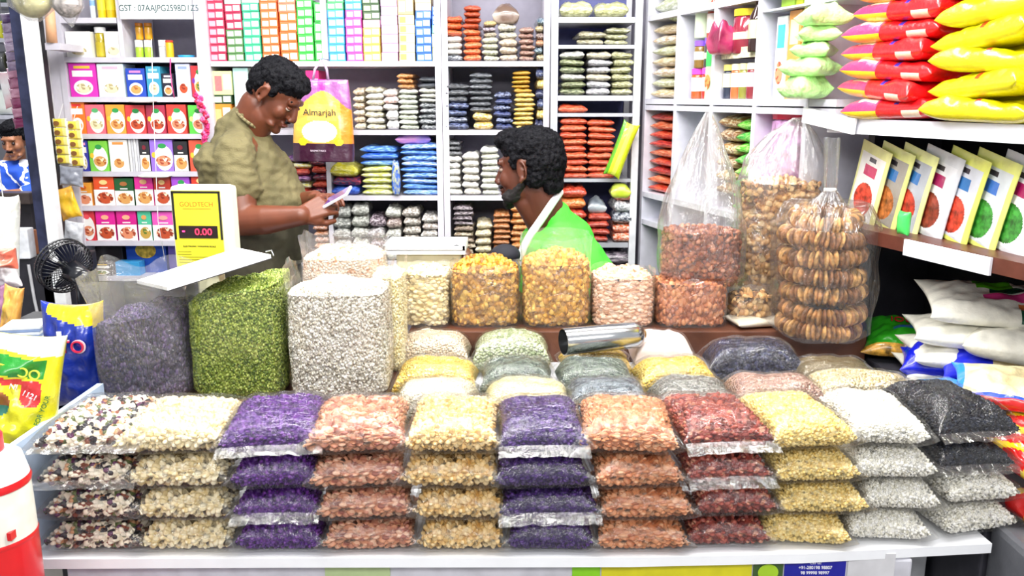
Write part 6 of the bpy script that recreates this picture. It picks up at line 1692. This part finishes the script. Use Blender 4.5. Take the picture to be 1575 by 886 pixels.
for sd in (0, 1):
    for i in range(nx):
        for j in range(nz):
            q = (I(sd, i, j), I(sd, i + 1, j), I(sd, i + 1, j + 1), I(sd, i, j + 1)); f.append(q if sd == 0 else q[::-1])
            u, h = -1 + 2 * (i + .5) / nx, (j + .5) / nz
            m_ = 0
            arch = .74 + .12 * math.cos(u * 2.6)
            if h < .23: m_ = 3
            elif h < arch: m_ = 1 if u < .62 else 2
            if h >= arch and abs(u + .05) < .16: m_ = 4
            if ((u + .08) / .58) ** 2 + ((h - .37) / .135) ** 2 < 1: m_ = 5
            for cx_ in (-.62, .55):
                if ((u - cx_) * .5) ** 2 * 4 + ((h - .245) * 1.5) ** 2 * 4 < .0215: m_ = 6
            if .50 < h < .70 and m_ == 1 and abs(u) < .5: m_ = 7
            mi.append(m_)
for j in range(nz):
    f.append((I(0, 0, j), I(0, 0, j + 1), I(1, 0, j + 1), I(1, 0, j))); mi.append(0 if j > 55 else 1)
    f.append((I(0, nx, j), I(1, nx, j), I(1, nx, j + 1), I(0, nx, j + 1))); mi.append(2)
for i in range(nx): f.append((I(0, i, 0), I(1, i, 0), I(1, i + 1, 0), I(0, i + 1, 0))); mi.append(3)
put('bag_body', mesh('bag_body', v, f, [pl('#9c5a9c'), pl('#f0b848'), pl('#f08a20'), pl('#3c1430'), pl('#e0289a'), C('#f2f2ee', .5, vary=.15, scale=120), pl('#f0dc28'), pl('#f4c860')], mi, True), tb)
tb_body = [c_ for c_ in tb.children][0]
text('lettering', 'Almarjah', .031, C('#1c2c34', vary=0), tb_body, (-.004, -.026, Ht * .60), (R(91), 0, R(0)), sx=1.0)
text('lettering', 'BASMATI RICE', .0085, C('#e8d8e8', vary=0), tb_body, (-.01, -.036, Ht * .135), (R(92), 0, 0))
b = MB()
for (a_, c_) in ((-.035, -.006), (.030, .008)):
    top = AY(492, 92, Yt) - Vector(tb.location)
    b.tube([(a_ * .8, 0, Ht * .99), ((a_ + top.x) / 2 + .004 * (1 if a_ > 0 else -1), -.004, (Ht + top.z) / 2), (top.x + c_ * .4, .0, top.z)], .0045, 8)
put('handle', b.mesh('handle', C('#c9a8cc', .4), True), tb)
hk = put('hook', None) if False else None
b = MB(); top = AY(492, 92, Yt); b.tube([(top.x, YB + .004, top.z + .006), (top.x, Yt + .01, top.z + .004), (top.x, Yt - .004, top.z - .004), (top.x, Yt - .008, top.z + .006)], .002, 6)
tag(put('hook', b.mesh('hook', STEEL, True)), 'small steel hook holding the printed rice bag', 'hook')

# yellow sachet strips hanging on the left cheek of the unit
Yh = 3.02
for k, (x0, x1, y0, y1) in enumerate(((84, 103, 182, 252), (104, 125, 186, 256))):
    A, B_ = AY(x0, y1, Yh), AY(x1, y0, Yh); w_, h_ = B_.x - A.x, B_.z - A.z
    t = thing('sachet_strip', ['outer yellow strip of five sachets hanging on the unit', 'inner yellow strip of five sachets hanging on the unit'][k], 'sachets', ((A.x + B_.x) / 2, Yh + k * .006, A.z))
    for j in range(5):
        v, f = pillow(w_ * .98, h_ / 5 * .97, .008, 14, 10, seed=j + k, p=3)
        me = mesh('sachet', v, f, bands('sachet_print', [(0, '#f7f3e4'), (.28, '#f6e04a'), (.72, '#f7e88a'), (.9, '#f7f3e4')], axis=0), smooth=True) if j == 0 and k == 0 else None
        if me is None: me = [o for o in bpy.data.meshes if o.name == 'sachet'][0]
        put('sachet', me, t, (0, 0, h_ * (j + .5) / 5), (R(90), 0, 0))
        b = MB(); disc(b, (-.004, -.0088, h_ * (j + .45) / 5), .0105, .0085, 0); put('printed_spot', b.mesh('printed_spot', C('#8a5a28')), t)
    b = MB(); b.tube([(0, .004, h_), (0, .045, h_ + .05)], .001, 5); put('thread', b.mesh('thread', C('#eeeeee')), t)
for (x0, x1, y0, y1, c1, c2, lab, rz) in ((96, 128, 256, 286, '#8a8e9a', '#e0e4ea', 'grey sachet bundle hanging below the yellow strips', 6), (93, 118, 288, 336, '#f0c81c', '#c87838', 'yellow packet with a dark dish hanging beside the fan', -14),
                                      (103, 128, 340, 372, '#9aa0aa', '#eef0f4', 'small clear packets hanging just above the fan', 10)):
    A, B_ = AY(x0, y1, Yh - .03), AY(x1, y0, Yh - .03); w_, h_ = B_.x - A.x, B_.z - A.z
    v, f = pillow(w_, h_, .02, 20, 20, seed=int(x0), p=3, wob=.5)
    o = put('sachet', mesh('hung_sachet', v, f, packmat(c1, c2), smooth=True), None, ((A.x + B_.x) / 2, Yh - .03, (A.z + B_.z) / 2), (R(90), R(rz), 0)); tag(o, lab, 'sachets')
# hanging thread and pink ribbon with flowers
b = MB(); b.tube([AY(233, 60, 3.05), AY(236, 170, 3.05), AY(241, 290, 3.045), AY(243, 340, 3.04), AY(254, 402, 3.03)], .0013, 6)
tag(put('thread', b.mesh('thread', C('#f2f2f2'), True)), 'white thread hanging down in front of the spice cartons', 'thread')
b = MB(); b.tube([AY(262, 90, 3.0985), AY(262, 110, 3.09), AY(265, 135, 3.05), AY(268, 150, 3.06)], .0022, 6)
tag(put('ribbon', b.mesh('ribbon', C('#e04a90'), True)), 'pink ribbon hanging from the top left shelf', 'ribbon')
fl_ = thing('flower_garland', 'garland of pink and red flowers hanging on the centre upright', 'garland', AY(308, 150, 3.06))
rnd = random.Random(4)
b = MB()
for k in range(34):
    t_ = k / 33; p = AY(303 + 14 * math.sin(t_ * 2.2) + rnd.uniform(-4, 4), 146 + 72 * t_, 3.06 - rnd.uniform(0, .02)) - Vector(fl_.location)
    for a_ in range(5):
        an = a_ * 2 * PI / 5 + rnd.random(); b.ell(p + Vector((math.cos(an) * .005, rnd.uniform(-.003, .003), math.sin(an) * .005)), (.0052, .003, .0052), nu=8, nv=6, mi=k % 3)
put('blossoms', b.mesh('blossoms', [C('#e0307a'), C('#c81c4a'), C('#f070a8')], True), fl_)
b = MB(); b.tube([AY(318, 220, 3.06) - Vector(fl_.location), AY(318, 300, 3.06) - Vector(fl_.location)], .0012, 5); put('string', b.mesh('string', C('#c02a60'), True), fl_)
# bags hanging at the top left
Yg = 2.35
for (x0, x1, yb_, m_, lab) in ((18, 84, 14, C('#cfc88e', .5, vary=.3, scale=25), 'clear bag of yellowish seeds hanging at the top left corner'), (82, 128, 18, C('#b4aaa6', .6, vary=.3, scale=90), 'clear pointed bag of grey grains hanging before the unit')):
    A, B_ = AY(x0, yb_, Yg), AY(x1, yb_, Yg); r_ = (B_.x - A.x) / 2
    t = thing('hanging_bag', lab, 'bag', ((A.x + B_.x) / 2, Yg, A.z))
    b = MB(); b.ell((0, 0, r_ * .55), (r_ * .93, r_ * .7, r_ * .95), nu=36, nv=24); put('contents', b.mesh('contents', m_, True), t)
    if x0 > 50: secs = [(0, .006, 0, -r_ * 1.0, .002, .002, .1), (.2, .003, 0, -r_ * .45, r_ * .4, r_ * .3, .06), (.45, 0, 0, r_ * .4, r_ * 1.0, r_ * .78, .02), (.75, 0, 0, r_ * 1.8, r_ * .7, r_ * .5, .08), (1, 0, 0, r_ * 3.2, .01, .01, .2)]
    else: secs = [(0, 0, 0, -r_ * .55, r_ * .2, r_ * .2, .02), (.3, 0, 0, r_ * .1, r_ * .95, r_ * .75, .02), (.6, 0, 0, r_ * 1.0, r_ * 1.0, r_ * .78, .03), (1, 0, 0, r_ * 3, .01, .01, .2)]
    v, f = loft(secs, seed=int(x0)); put('plastic_bag', mesh('plastic_bag', v, f, FILM_TIED, smooth=True), t)
    b = MB(); b.tube([(0, 0, r_ * 3), (0, 0, 2.6 - A.z if True else 1)], .0015, 5); put('string', b.mesh('string', C('#dddddd')), t)
# white post, black gap strip and dark blue post at the shop's left edge
Yp = 2.72
def vpost(name, px0, px1, pyr, Y, dep, m, label, cat='post', z0=0, z1=2.58):
    A, B_ = AY(px0, pyr, Y), AY(px1, pyr, Y)
    t = thing(name, label, cat, ((A.x + B_.x) / 2, Y + dep / 2, z0))
    put('post_body' if name == 'post' else name + '_body', bevel_box(name, (B_.x - A.x, dep, z1 - z0), m, .002, (0, 0, (z1 - z0) / 2)), t); return t
vpost('post', 52, 70, 200, 2.72, .035, C('#eceef0', .4, vary=.05), 'white post at the left edge of the shop')
vpost('post', 69, 84, 240, 3.0, .03, C('#0c0e18', .5), 'black strip filling the dark gap behind the white post')  # black strip stands in for the dark gap
vpost('post', 34, 50, 180, 2.78, .03, C('#2a3054', .5, vary=.2), 'dark blue post just left of the white one')
A = AY(80, 66, 2.95)
b = MB(); b.cyl((A.x, 2.95, A.z), (AY(76, 12, 2.95).x, 2.95, AY(76, 12, 2.95).z), .017, .015, n=20)
tag(put('wooden_roller', b.mesh('wooden_roller', C('#e0ab82', .5), True)), 'pale wooden roller standing on the cheek board bracket', 'roller')
b = MB(); b.box((A.x + .005, 3.02, A.z - .012), (.05, .158, .022)); tag(put('bracket', b.mesh('bracket', WHITE)), 'small white bracket under the wooden roller', 'bracket')
# purple sachet curtains hanging left of the posts
PUR = packmat('#4a2c68', '#d8c4dc'); PUR2 = packmat('#8a1c5c', '#f0b8d0')
for k, (px0, px1, y0, y1, m_, lab) in enumerate(((14, 34, 20, 108, PUR, 'strip of dark violet sachets hanging left of the posts'), (24, 40, 104, 196, PUR2, 'strip of magenta sachets hanging below the violet ones'), (8, 26, 110, 165, packmat('#f0a0b0', '#ffffff'), 'pink and white packet beside the magenta sachets'))):
    Yk = 3.3 + k * .1; A, B_ = AY(px0, y1, Yk), AY(px1, y0, Yk); w_, h_ = B_.x - A.x, B_.z - A.z; n = 6 if k < 2 else 1
    t = thing('sachet_strip', lab, 'sachets', ((A.x + B_.x) / 2, Yk, A.z))
    for j in range(n):
        v, f = pillow(w_, h_ / n * 1.02, .02, 14, 12, seed=j + k * 5, p=3, wob=.5); put('sachet', mesh('strip_sachet', v, f, m_, smooth=True), t, (0, 0, h_ * (j + .5) / n), (R(90), R(-7), 0))
    b = MB(); b.tube([(0, 0, h_), (0, 0, 3.0 - A.z)], .0015, 5); put('string', b.mesh('string', C('#888888')), t)
# neighbouring stall behind: shelves of goods
ns = thing('stall_shelf', 'grey shelf of blurred goods in the stall behind at left', 'shelf', (-3.45, 6.9, 0))
for z in (1.72, 1.98, 2.24, 2.5, 1.4):
    b = MB(); b.box((0, 0, z), (2.2, .3, .03)); put('shelf_board', b.mesh('shelf_board', WHITE2), ns)
for x in (-1.1, 1.1):
    b = MB(); b.box((x, 0, 1.3), (.04, .3, 2.6)); put('upright', b.mesh('upright', WHITE2), ns)
rnd = random.Random(11); kx = 0
names_ = {'#e8f0e8': 'white', '#3a5a3c': 'dark green', '#c83a5a': 'crimson', '#e8e020': 'yellow', '#d8d8e0': 'pale grey', '#6a2a6a': 'plum', '#f0a0b8': 'pink', '#2a2c34': 'black'}
zn = {1.415: 'lowest', 1.735: 'second', 1.995: 'third', 2.255: 'fourth', 2.515: 'top'}
cl = list(names_)
for z, zn_ in zn.items():
    x = -4.1; i = 0; cs = cl[:]; rnd.shuffle(cs)
    while x < -3.1 and i < 8:
        w_ = rnd.uniform(.10, .18); h_ = rnd.uniform(.12, .22); c = cs[i]
        v, f = pillow(w_, h_, .10, 12, 12, seed=i, p=4)
        o = put('goods_packet', mesh('goods_packet', v, f, packmat(c), smooth=True), None, (x, 6.84, z + h_ / 2), (R(90), 0, 0)); tag(o, f'{names_[c]} packet on the {zn_} shelf of the stall behind', 'food packet', 'goods in the stall behind')
        x += w_ + .02; i += 1
# dark rail the person leans on, and the dim counter below
Yr_ = 5.2
A, B_ = AY(-40, 306, Yr_), AY(52, 292, Yr_)
t = thing('counter_rail', 'dark brown rail under the blue sleeve', 'rail', ((A.x + B_.x) / 2, Yr_, 0))
put('rail_top', bevel_box('rail_top', (B_.x - A.x, .12, .07), C('#3c302c', .4, vary=.1), .006, (0, 0, (A.z + B_.z) / 2 - .02)), t)
put('rail_panel', bevel_box('rail_panel', (B_.x - A.x - .05, .06, (A.z + B_.z) / 2 - .056), C('#241f26', .6), .004, (0, .02, ((A.z + B_.z) / 2 - .056) / 2)), t)
# cluttered things between the rail and the shop
for (px, py, Y, L, W2, T, c1, c2, lab, rx_, ry_) in [
    (8, 372, 2.2, .10, .26, .08, '#e4e8e4', '#f8fbf4', 'white plastic bag with a green mark at the far left edge', 90, 8),
    (4, 395, 2.05, .09, .05, .05, '#d8482a', '#f8c0a8', 'red patch packet in front of the white bag', 90, 0),
    (14, 428, 2.1, .07, .07, .05, '#c8c4cc', '#ffffff', 'folded white paper above the snack sachets', 80, -24),
    (22, 478, 2.0, .045, .13, .03, '#e89048', '#f6dc68', 'orange and yellow snack sachet on the left, pointing down', 90, 14),
    (6, 470, 2.05, .05, .11, .03, '#6a3a6a', '#d8a0c8', 'plum coloured snack sachet at the far left edge', 90, -6)]:
    p = AY(px, py, Y); v, f = pillow(L, W2, T, 24, 24, seed=int(px), p=2.6, wob=.5)
    o = put('snack_bag', mesh('snack_bag', v, f, packmat(c1, c2), smooth=True), None, p, (R(rx_), R(ry_), 0)); tag(o, lab, 'bag')
p = AY(8, 330, 2.2)
b = MB(); b.tube([(p.x, 2.2, p.z - .01), (p.x + .002, 2.2, 2.0), (p.x, 2.2, 2.598)], .0016, 6)
tag(put('cord', b.mesh('cord', C('#e8e8e8'), True)), 'white cord holding the plastic bag at the far left edge', 'cord')
lc = thing('dark_cabinet', 'dark cabinet behind the fan at the left', 'cabinet', (AY(62, 460, 2.75).x - .02, 2.86, 0))
hz_ = AY(62, 400, 2.75).z
put('cabinet_body', bevel_box('cabinet_body', (.26, .16, hz_), C('#23222b', .5), .006, (0, 0, hz_ / 2)), lc)
b = MB(); b.tube([Vector((-.02, -.084, hz_ - .02)), Vector((-.015, -.084, hz_ - .14)), Vector((.0, -.084, hz_ - .30))], .005, 8); put('trim_strip', b.mesh('trim_strip', C('#c8c8cc', .3)), lc)
A = AY(38, 398, 2.8)
for k, (dx, w_, h_, c, lab) in enumerate(((-.02, .075, .085, '#b0704a', 'small brown carton on the dark cabinet'), (.012, .05, .10, '#e6eaf0', 'crumpled white paper stuck in front of the brown carton'))):
    o = put('carton' if k == 0 else 'paper', bevel_box('cab_item', (w_, .05, h_), C(c, .6, vary=.1), .004, (0, 0, h_ / 2)), None, (A.x + dx, 2.84 - k * .052, hz_ + .0006), (0, 0, .1 * k)); tag(o, lab, 'carton' if k == 0 else 'paper')
# blue crumpled sheet and stacked blue striped sheets near the blue sack
mgs = C('#aab8c8', .4)
p0 = AZ(70, 505, .96); 
pm = AY(70, 512, 1.95)
pb_ = thing('stand', 'dark stand under the fan and the stacked sheets', 'stand', (pm.x, 2.0, 0))
put('stand_top', bevel_box('stand_top', (.30, .34, .02), C('#1c1c24', .5), .004, (0, 0, pm.z - .012)), pb_)
for sx in (-1, 1):
    for sy in (-1, 1): put('leg', bevel_box('leg', (.02, .02, pm.z - .0225), C('#1c1c24', .5), .002, (sx * .13, sy * .14, (pm.z - .0225) / 2)), pb_)
for k in range(6):
    o = put('folded_sheet', bevel_box('folded_sheet', (.085, .08, .0062), C(['#8aa0c8', '#e4eaf2'][k % 2], .4), .001), None, (pm.x - .015, 1.90, pm.z + .0018 + k * .0066), (0, 0, R(4 + k * 1.5)))
    tag(o, f'{["blue", "white"][k % 2]} folded sheet, {ordlab(k, 6)} in the small pile by the blue sack', 'sheet', 'folded sheets by the blue sack')
# fan
Yfan = 2.02
pf_ = AY(104, 412, Yfan)
fan = thing('table_fan', 'small black table fan with a wire cage seen from behind', 'fan', (pf_.x, Yfan, pm.z - .0015))
fh_ = pf_.z - (pm.z - .0015)
CBL = C('#0e1018', .35, coat=.4)
ax_ = Vector((-.80, .50, .26)).normalized()     # direction the fan blows
sd_ = ax_.cross(Vector((0, 0, 1))).normalized(); up_ = sd_.cross(ax_)
cfan = Vector((0, 0, fh_)) + ax_ * .0
Rf = .066
b = MB()
def fp(r, a, d): return cfan + sd_ * (r * math.cos(a)) + up_ * (r * math.sin(a)) + ax_ * d
for (r, d) in ((Rf, .012), (Rf * .98, .0), (Rf, .024)):
    b.tube([fp(r, 2 * PI * k / 40, d) for k in range(41)], .0022, 6)
for k in range(40):
    a = 2 * PI * k / 40
    b.tube([fp(.018, a, -.022), fp(.045, a, -.016), fp(Rf * .95, a, -.004), fp(Rf, a, .012)], .0010, 5)
    b.tube([fp(.014, a, .046), fp(.045, a, .042), fp(Rf * .96, a, .032), fp(Rf, a, .012)], .0010, 5)
put('cage', b.mesh('cage', CBL, True), fan)
b = MB(); b.cyl(cfan + ax_ * -.020, cfan + ax_ * -.068, .026, .020, n=28); b.ell(cfan + ax_ * -.066, (.021, .021, .021)); put('motor_housing', b.mesh('motor_housing', CBL, True), fan)
for k in range(4):
    vv = []; 
    for i in range(9):
        for j in range(5):
            a = 2 * PI * k / 4 + (i / 8 - .5) * 1.1; r = .012 + (Rf - .010 - .012) * j / 4; vv.append(fp(r, a, .012 + (i / 8 - .5) * .016))
    ff = [(i * 5 + j, (i + 1) * 5 + j, (i + 1) * 5 + j + 1, i * 5 + j + 1) for i in range(8) for j in range(4)]
    n_ = len(vv); vv2 = vv + [p + ax_ * .0015 for p in vv]; ff2 = ff + [tuple(q_ + n_ for q_ in reversed(fc)) for fc in ff]
    put('blade', mesh('blade', vv2, ff2, C('#1c2034', .3), smooth=True), fan)
b = MB(); b.cyl(cfan + ax_ * -.01, cfan + ax_ * .03, .012, .010, n=20); put('hub', b.mesh('hub', CBL, True), fan)
b = MB(); mt = cfan + ax_ * -.045; b.tube([mt, mt + Vector((0, 0, -.03)), Vector((mt.x, mt.y, .02))], .010, 14); put('neck', b.mesh('neck', CBL, True), fan)
b = MB(); b.lathe([(.0001, 0), (.055, 0), (.055, .008), (.03, .02), (.0001, .022)], 32, c=(mt.x, mt.y, 0)); put('fan_base', b.mesh('fan_base', CBL, True), fan)

# blue sack behind the yellow one
p = AY(112, 616, 1.72); q = AY(112, 470, 1.72)
def bluepick(u, t, s):
    if s == 1 and t > .74 - .16 * u and u > -.75: return 1
    return 0
t = thing('rice_sack', 'dark blue sack with a yellow top and red letters TO', 'sack', (AY(124, 545, 1.72).x, 1.74, (p.z + q.z) / 2), (R(90), R(0), 0))
put('sack_body', printed_pillow('blue_sack', .125, (q.z - p.z) * 1.08, .07, bluepick, [pl('#0c2c9c'), pl('#f0d01c')], nx=50, ny=60, seed=51, p=3.6, wob=.2), t)
hy = .02; 
b = MB(); b.box((-.012, .058, .072), (.010, .010, .0015)); put('white_mark', b.mesh('white_mark', C('#e8e8f4')), t)
text('lettering', 'TO', .036, C('#e02a50', .3), t, (.014, .030, .0760), (0, 0, 0), extrude=.002)
text('lettering_outline', 'TO', .041, C('#f4d8e4', .3), t, (.014, .0300, .0745), (0, 0, 0), extrude=.001)
# yellow rice sack
Yy = 1.40
c0, c1 = AY(-76, 505, Yy), AY(66, 505, Yy); zb0 = AY(50, 685, Yy).z; zt0 = AY(50, 520, Yy).z
def ypk(u, t, s):
    if s != 1: return 0
    v_ = t + .10 * u
    if v_ > .80: return 5
    if .44 < v_ < .74 and u < .80: return 1
    if .30 < v_ < .40 and u < .78: return 2
    if ((u - .62) / .22) ** 2 + ((v_ - .18) / .20) ** 2 < 1 and u < .8: return 2
    if ((u + .12) / .36) ** 2 + ((v_ + .02) / .26) ** 2 < 1: return 3 if v_ > -.06 else 4
    return 0
t = thing('rice_sack', 'bright yellow printed rice sack at the left edge', 'sack', ((c0.x + c1.x) / 2, Yy + .045, (zb0 + zt0) / 2 - .01), (R(84), R(9), R(6)))
put('sack_body', printed_pillow('yellow_sack', c1.x - c0.x, (zt0 - zb0) * 1.12, .085, ypk, [pl('#e0dc1c'), pl('#1f8a2a'), pl('#d02c30'), pl('#a0602c'), pl('#3a8a7a'), pl('#f0f0e0')], nx=90, ny=90, seed=55, p=3.6, wob=.25), t)
text('lettering', 'COTTOO', .024, C('#d8e04a', .3), t, (.010, .054, .0830), (0, 0, R(-5)), extrude=.0015)
text('lettering', 'NOORANI', .013, C('#f8e8e0', .3), t, (-.002, .029, .0850), (0, 0, R(-5)), extrude=.0015)
text('lettering', '1121', .013, C('#f8e8f0', .3), t, (.048, .014, .0830), (0, 0, R(-20)), extrude=.0015)
text('lettering', 'SELLA RICE', .011, C('#2c2c10', .3), t, (-.004, -.044, .0840), (0, 0, R(-5)), extrude=.0015)
text('lettering', 'FOR YOUR', .011, C('#2c6a1c', .3), t, (.068, -.012, .0760), (0, R(14), R(78)), extrude=.0015)
sst = thing('side_stool', 'stool hidden under the yellow sack at left', 'stool', (min((c0.x + c1.x) / 2, -.96), Yy + .06, 0))
zz = zb0 - .030
put('seat', bevel_box('seat', (.22, .20, .02), C('#2c3a8a', .5), .004, (0, 0, zz - .011)), sst)
for sx in (-1, 1):
    for sy in (-1, 1): put('leg', bevel_box('leg', (.02, .02, zz - .0225), C('#2c3a8a', .5), .002, (sx * .09, sy * .08, (zz - .0225) / 2)), sst)
# red and white water jug
Yj = 1.16
c = AY(-16, 780, Yj); rj = AY(45, 780, Yj).x - c.x
zt_ = AY(0, 668, Yj - rj * .0).z
zj0 = .50
jg = thing('water_jug', 'round red and white insulated water jug at bottom left', 'jug', (c.x, Yj, zj0))
zc = lambda py: AY(30, py, Yj).z - zj0
zA, zB_, zC_ = zc(826), zc(745), zc(716)
RD = C('#d8141c', .3, coat=.5, vary=.03)
b = MB(); b.lathe([(.0001, 0), (rj * .92, 0), (rj * .96, .01), (rj * 1.0, zA)], 56); b.lathe([(rj * 1.0, zA), (rj * 1.02, zA + .004), (rj * 1.0, zA + .008)], 56); put('lower_shell', b.mesh('lower_shell', RD, True), jg)
b = MB(); b.lathe([(rj * .995, zA + .006), (rj * .985, zB_)], 56); put('white_band', b.mesh('white_band', C('#eceade', .4), True), jg)
b = MB(); b.lathe([(rj * 1.0, zB_), (rj * 1.02, zB_ + .006), (rj * .99, zB_ + .012)], 56); put('red_ring', b.mesh('red_ring', RD, True), jg)
b = MB(); b.lathe([(rj * .985, zB_ + .010), (rj * .86, zC_ + .012), (rj * .6, zC_ + .022), (.0001, zC_ + .024)], 56); put('shoulder', b.mesh('shoulder', C('#f0f0ec', .4), True), jg)
b = MB(); b.lathe([(rj * .50, zC_ + .012), (rj * .50, zC_ + .046), (rj * .44, zC_ + .052), (.0001, zC_ + .053)], 40); put('cap', b.mesh('cap', C('#f03040', .3, coat=.5), True), jg)
ang = math.atan2(-.75, .66)
b = MB(); n = 16; vv = []
for i in range(n + 1):
    a_ = ang + (-.62 + .55 * i / n) ; vv += [(rj * 1.0 * math.cos(a_), rj * 1.0 * math.sin(a_), zA + .030), (rj * 1.0 * math.cos(a_), rj * 1.0 * math.sin(a_), zB_ - .016)]
b.add(vv, [(2 * i, 2 * i + 2, 2 * i + 3, 2 * i + 1) for i in range(n)]); put('grey_panel', b.mesh('grey_panel', C('#c6c8c6', .5, vary=.25, scale=40)), jg)
b = MB(); b.box((rj * 1.0 * math.cos(ang + .25), rj * 1.0 * math.sin(ang + .25), zA + .022), (.006, .014, .012)); put('latch', b.mesh('latch', RD), jg)
js = thing('blue_crate', 'blue crate under the water jug', 'crate', (c.x, Yj, 0))
put('crate_body', bevel_box('crate_body', (.22, .20, zj0 - .001), C('#1430a0', .4), .01, (0, 0, (zj0 - .001) / 2)), js)

for lab, ns_ in ALL_LABELS.items():
    n_ = len(lab.split())
    if n_ > 16 or n_ < 4: print('LABEL LENGTH', n_, lab)
    if len(ns_) > 1: print('LABEL REPEATED', len(ns_), lab)
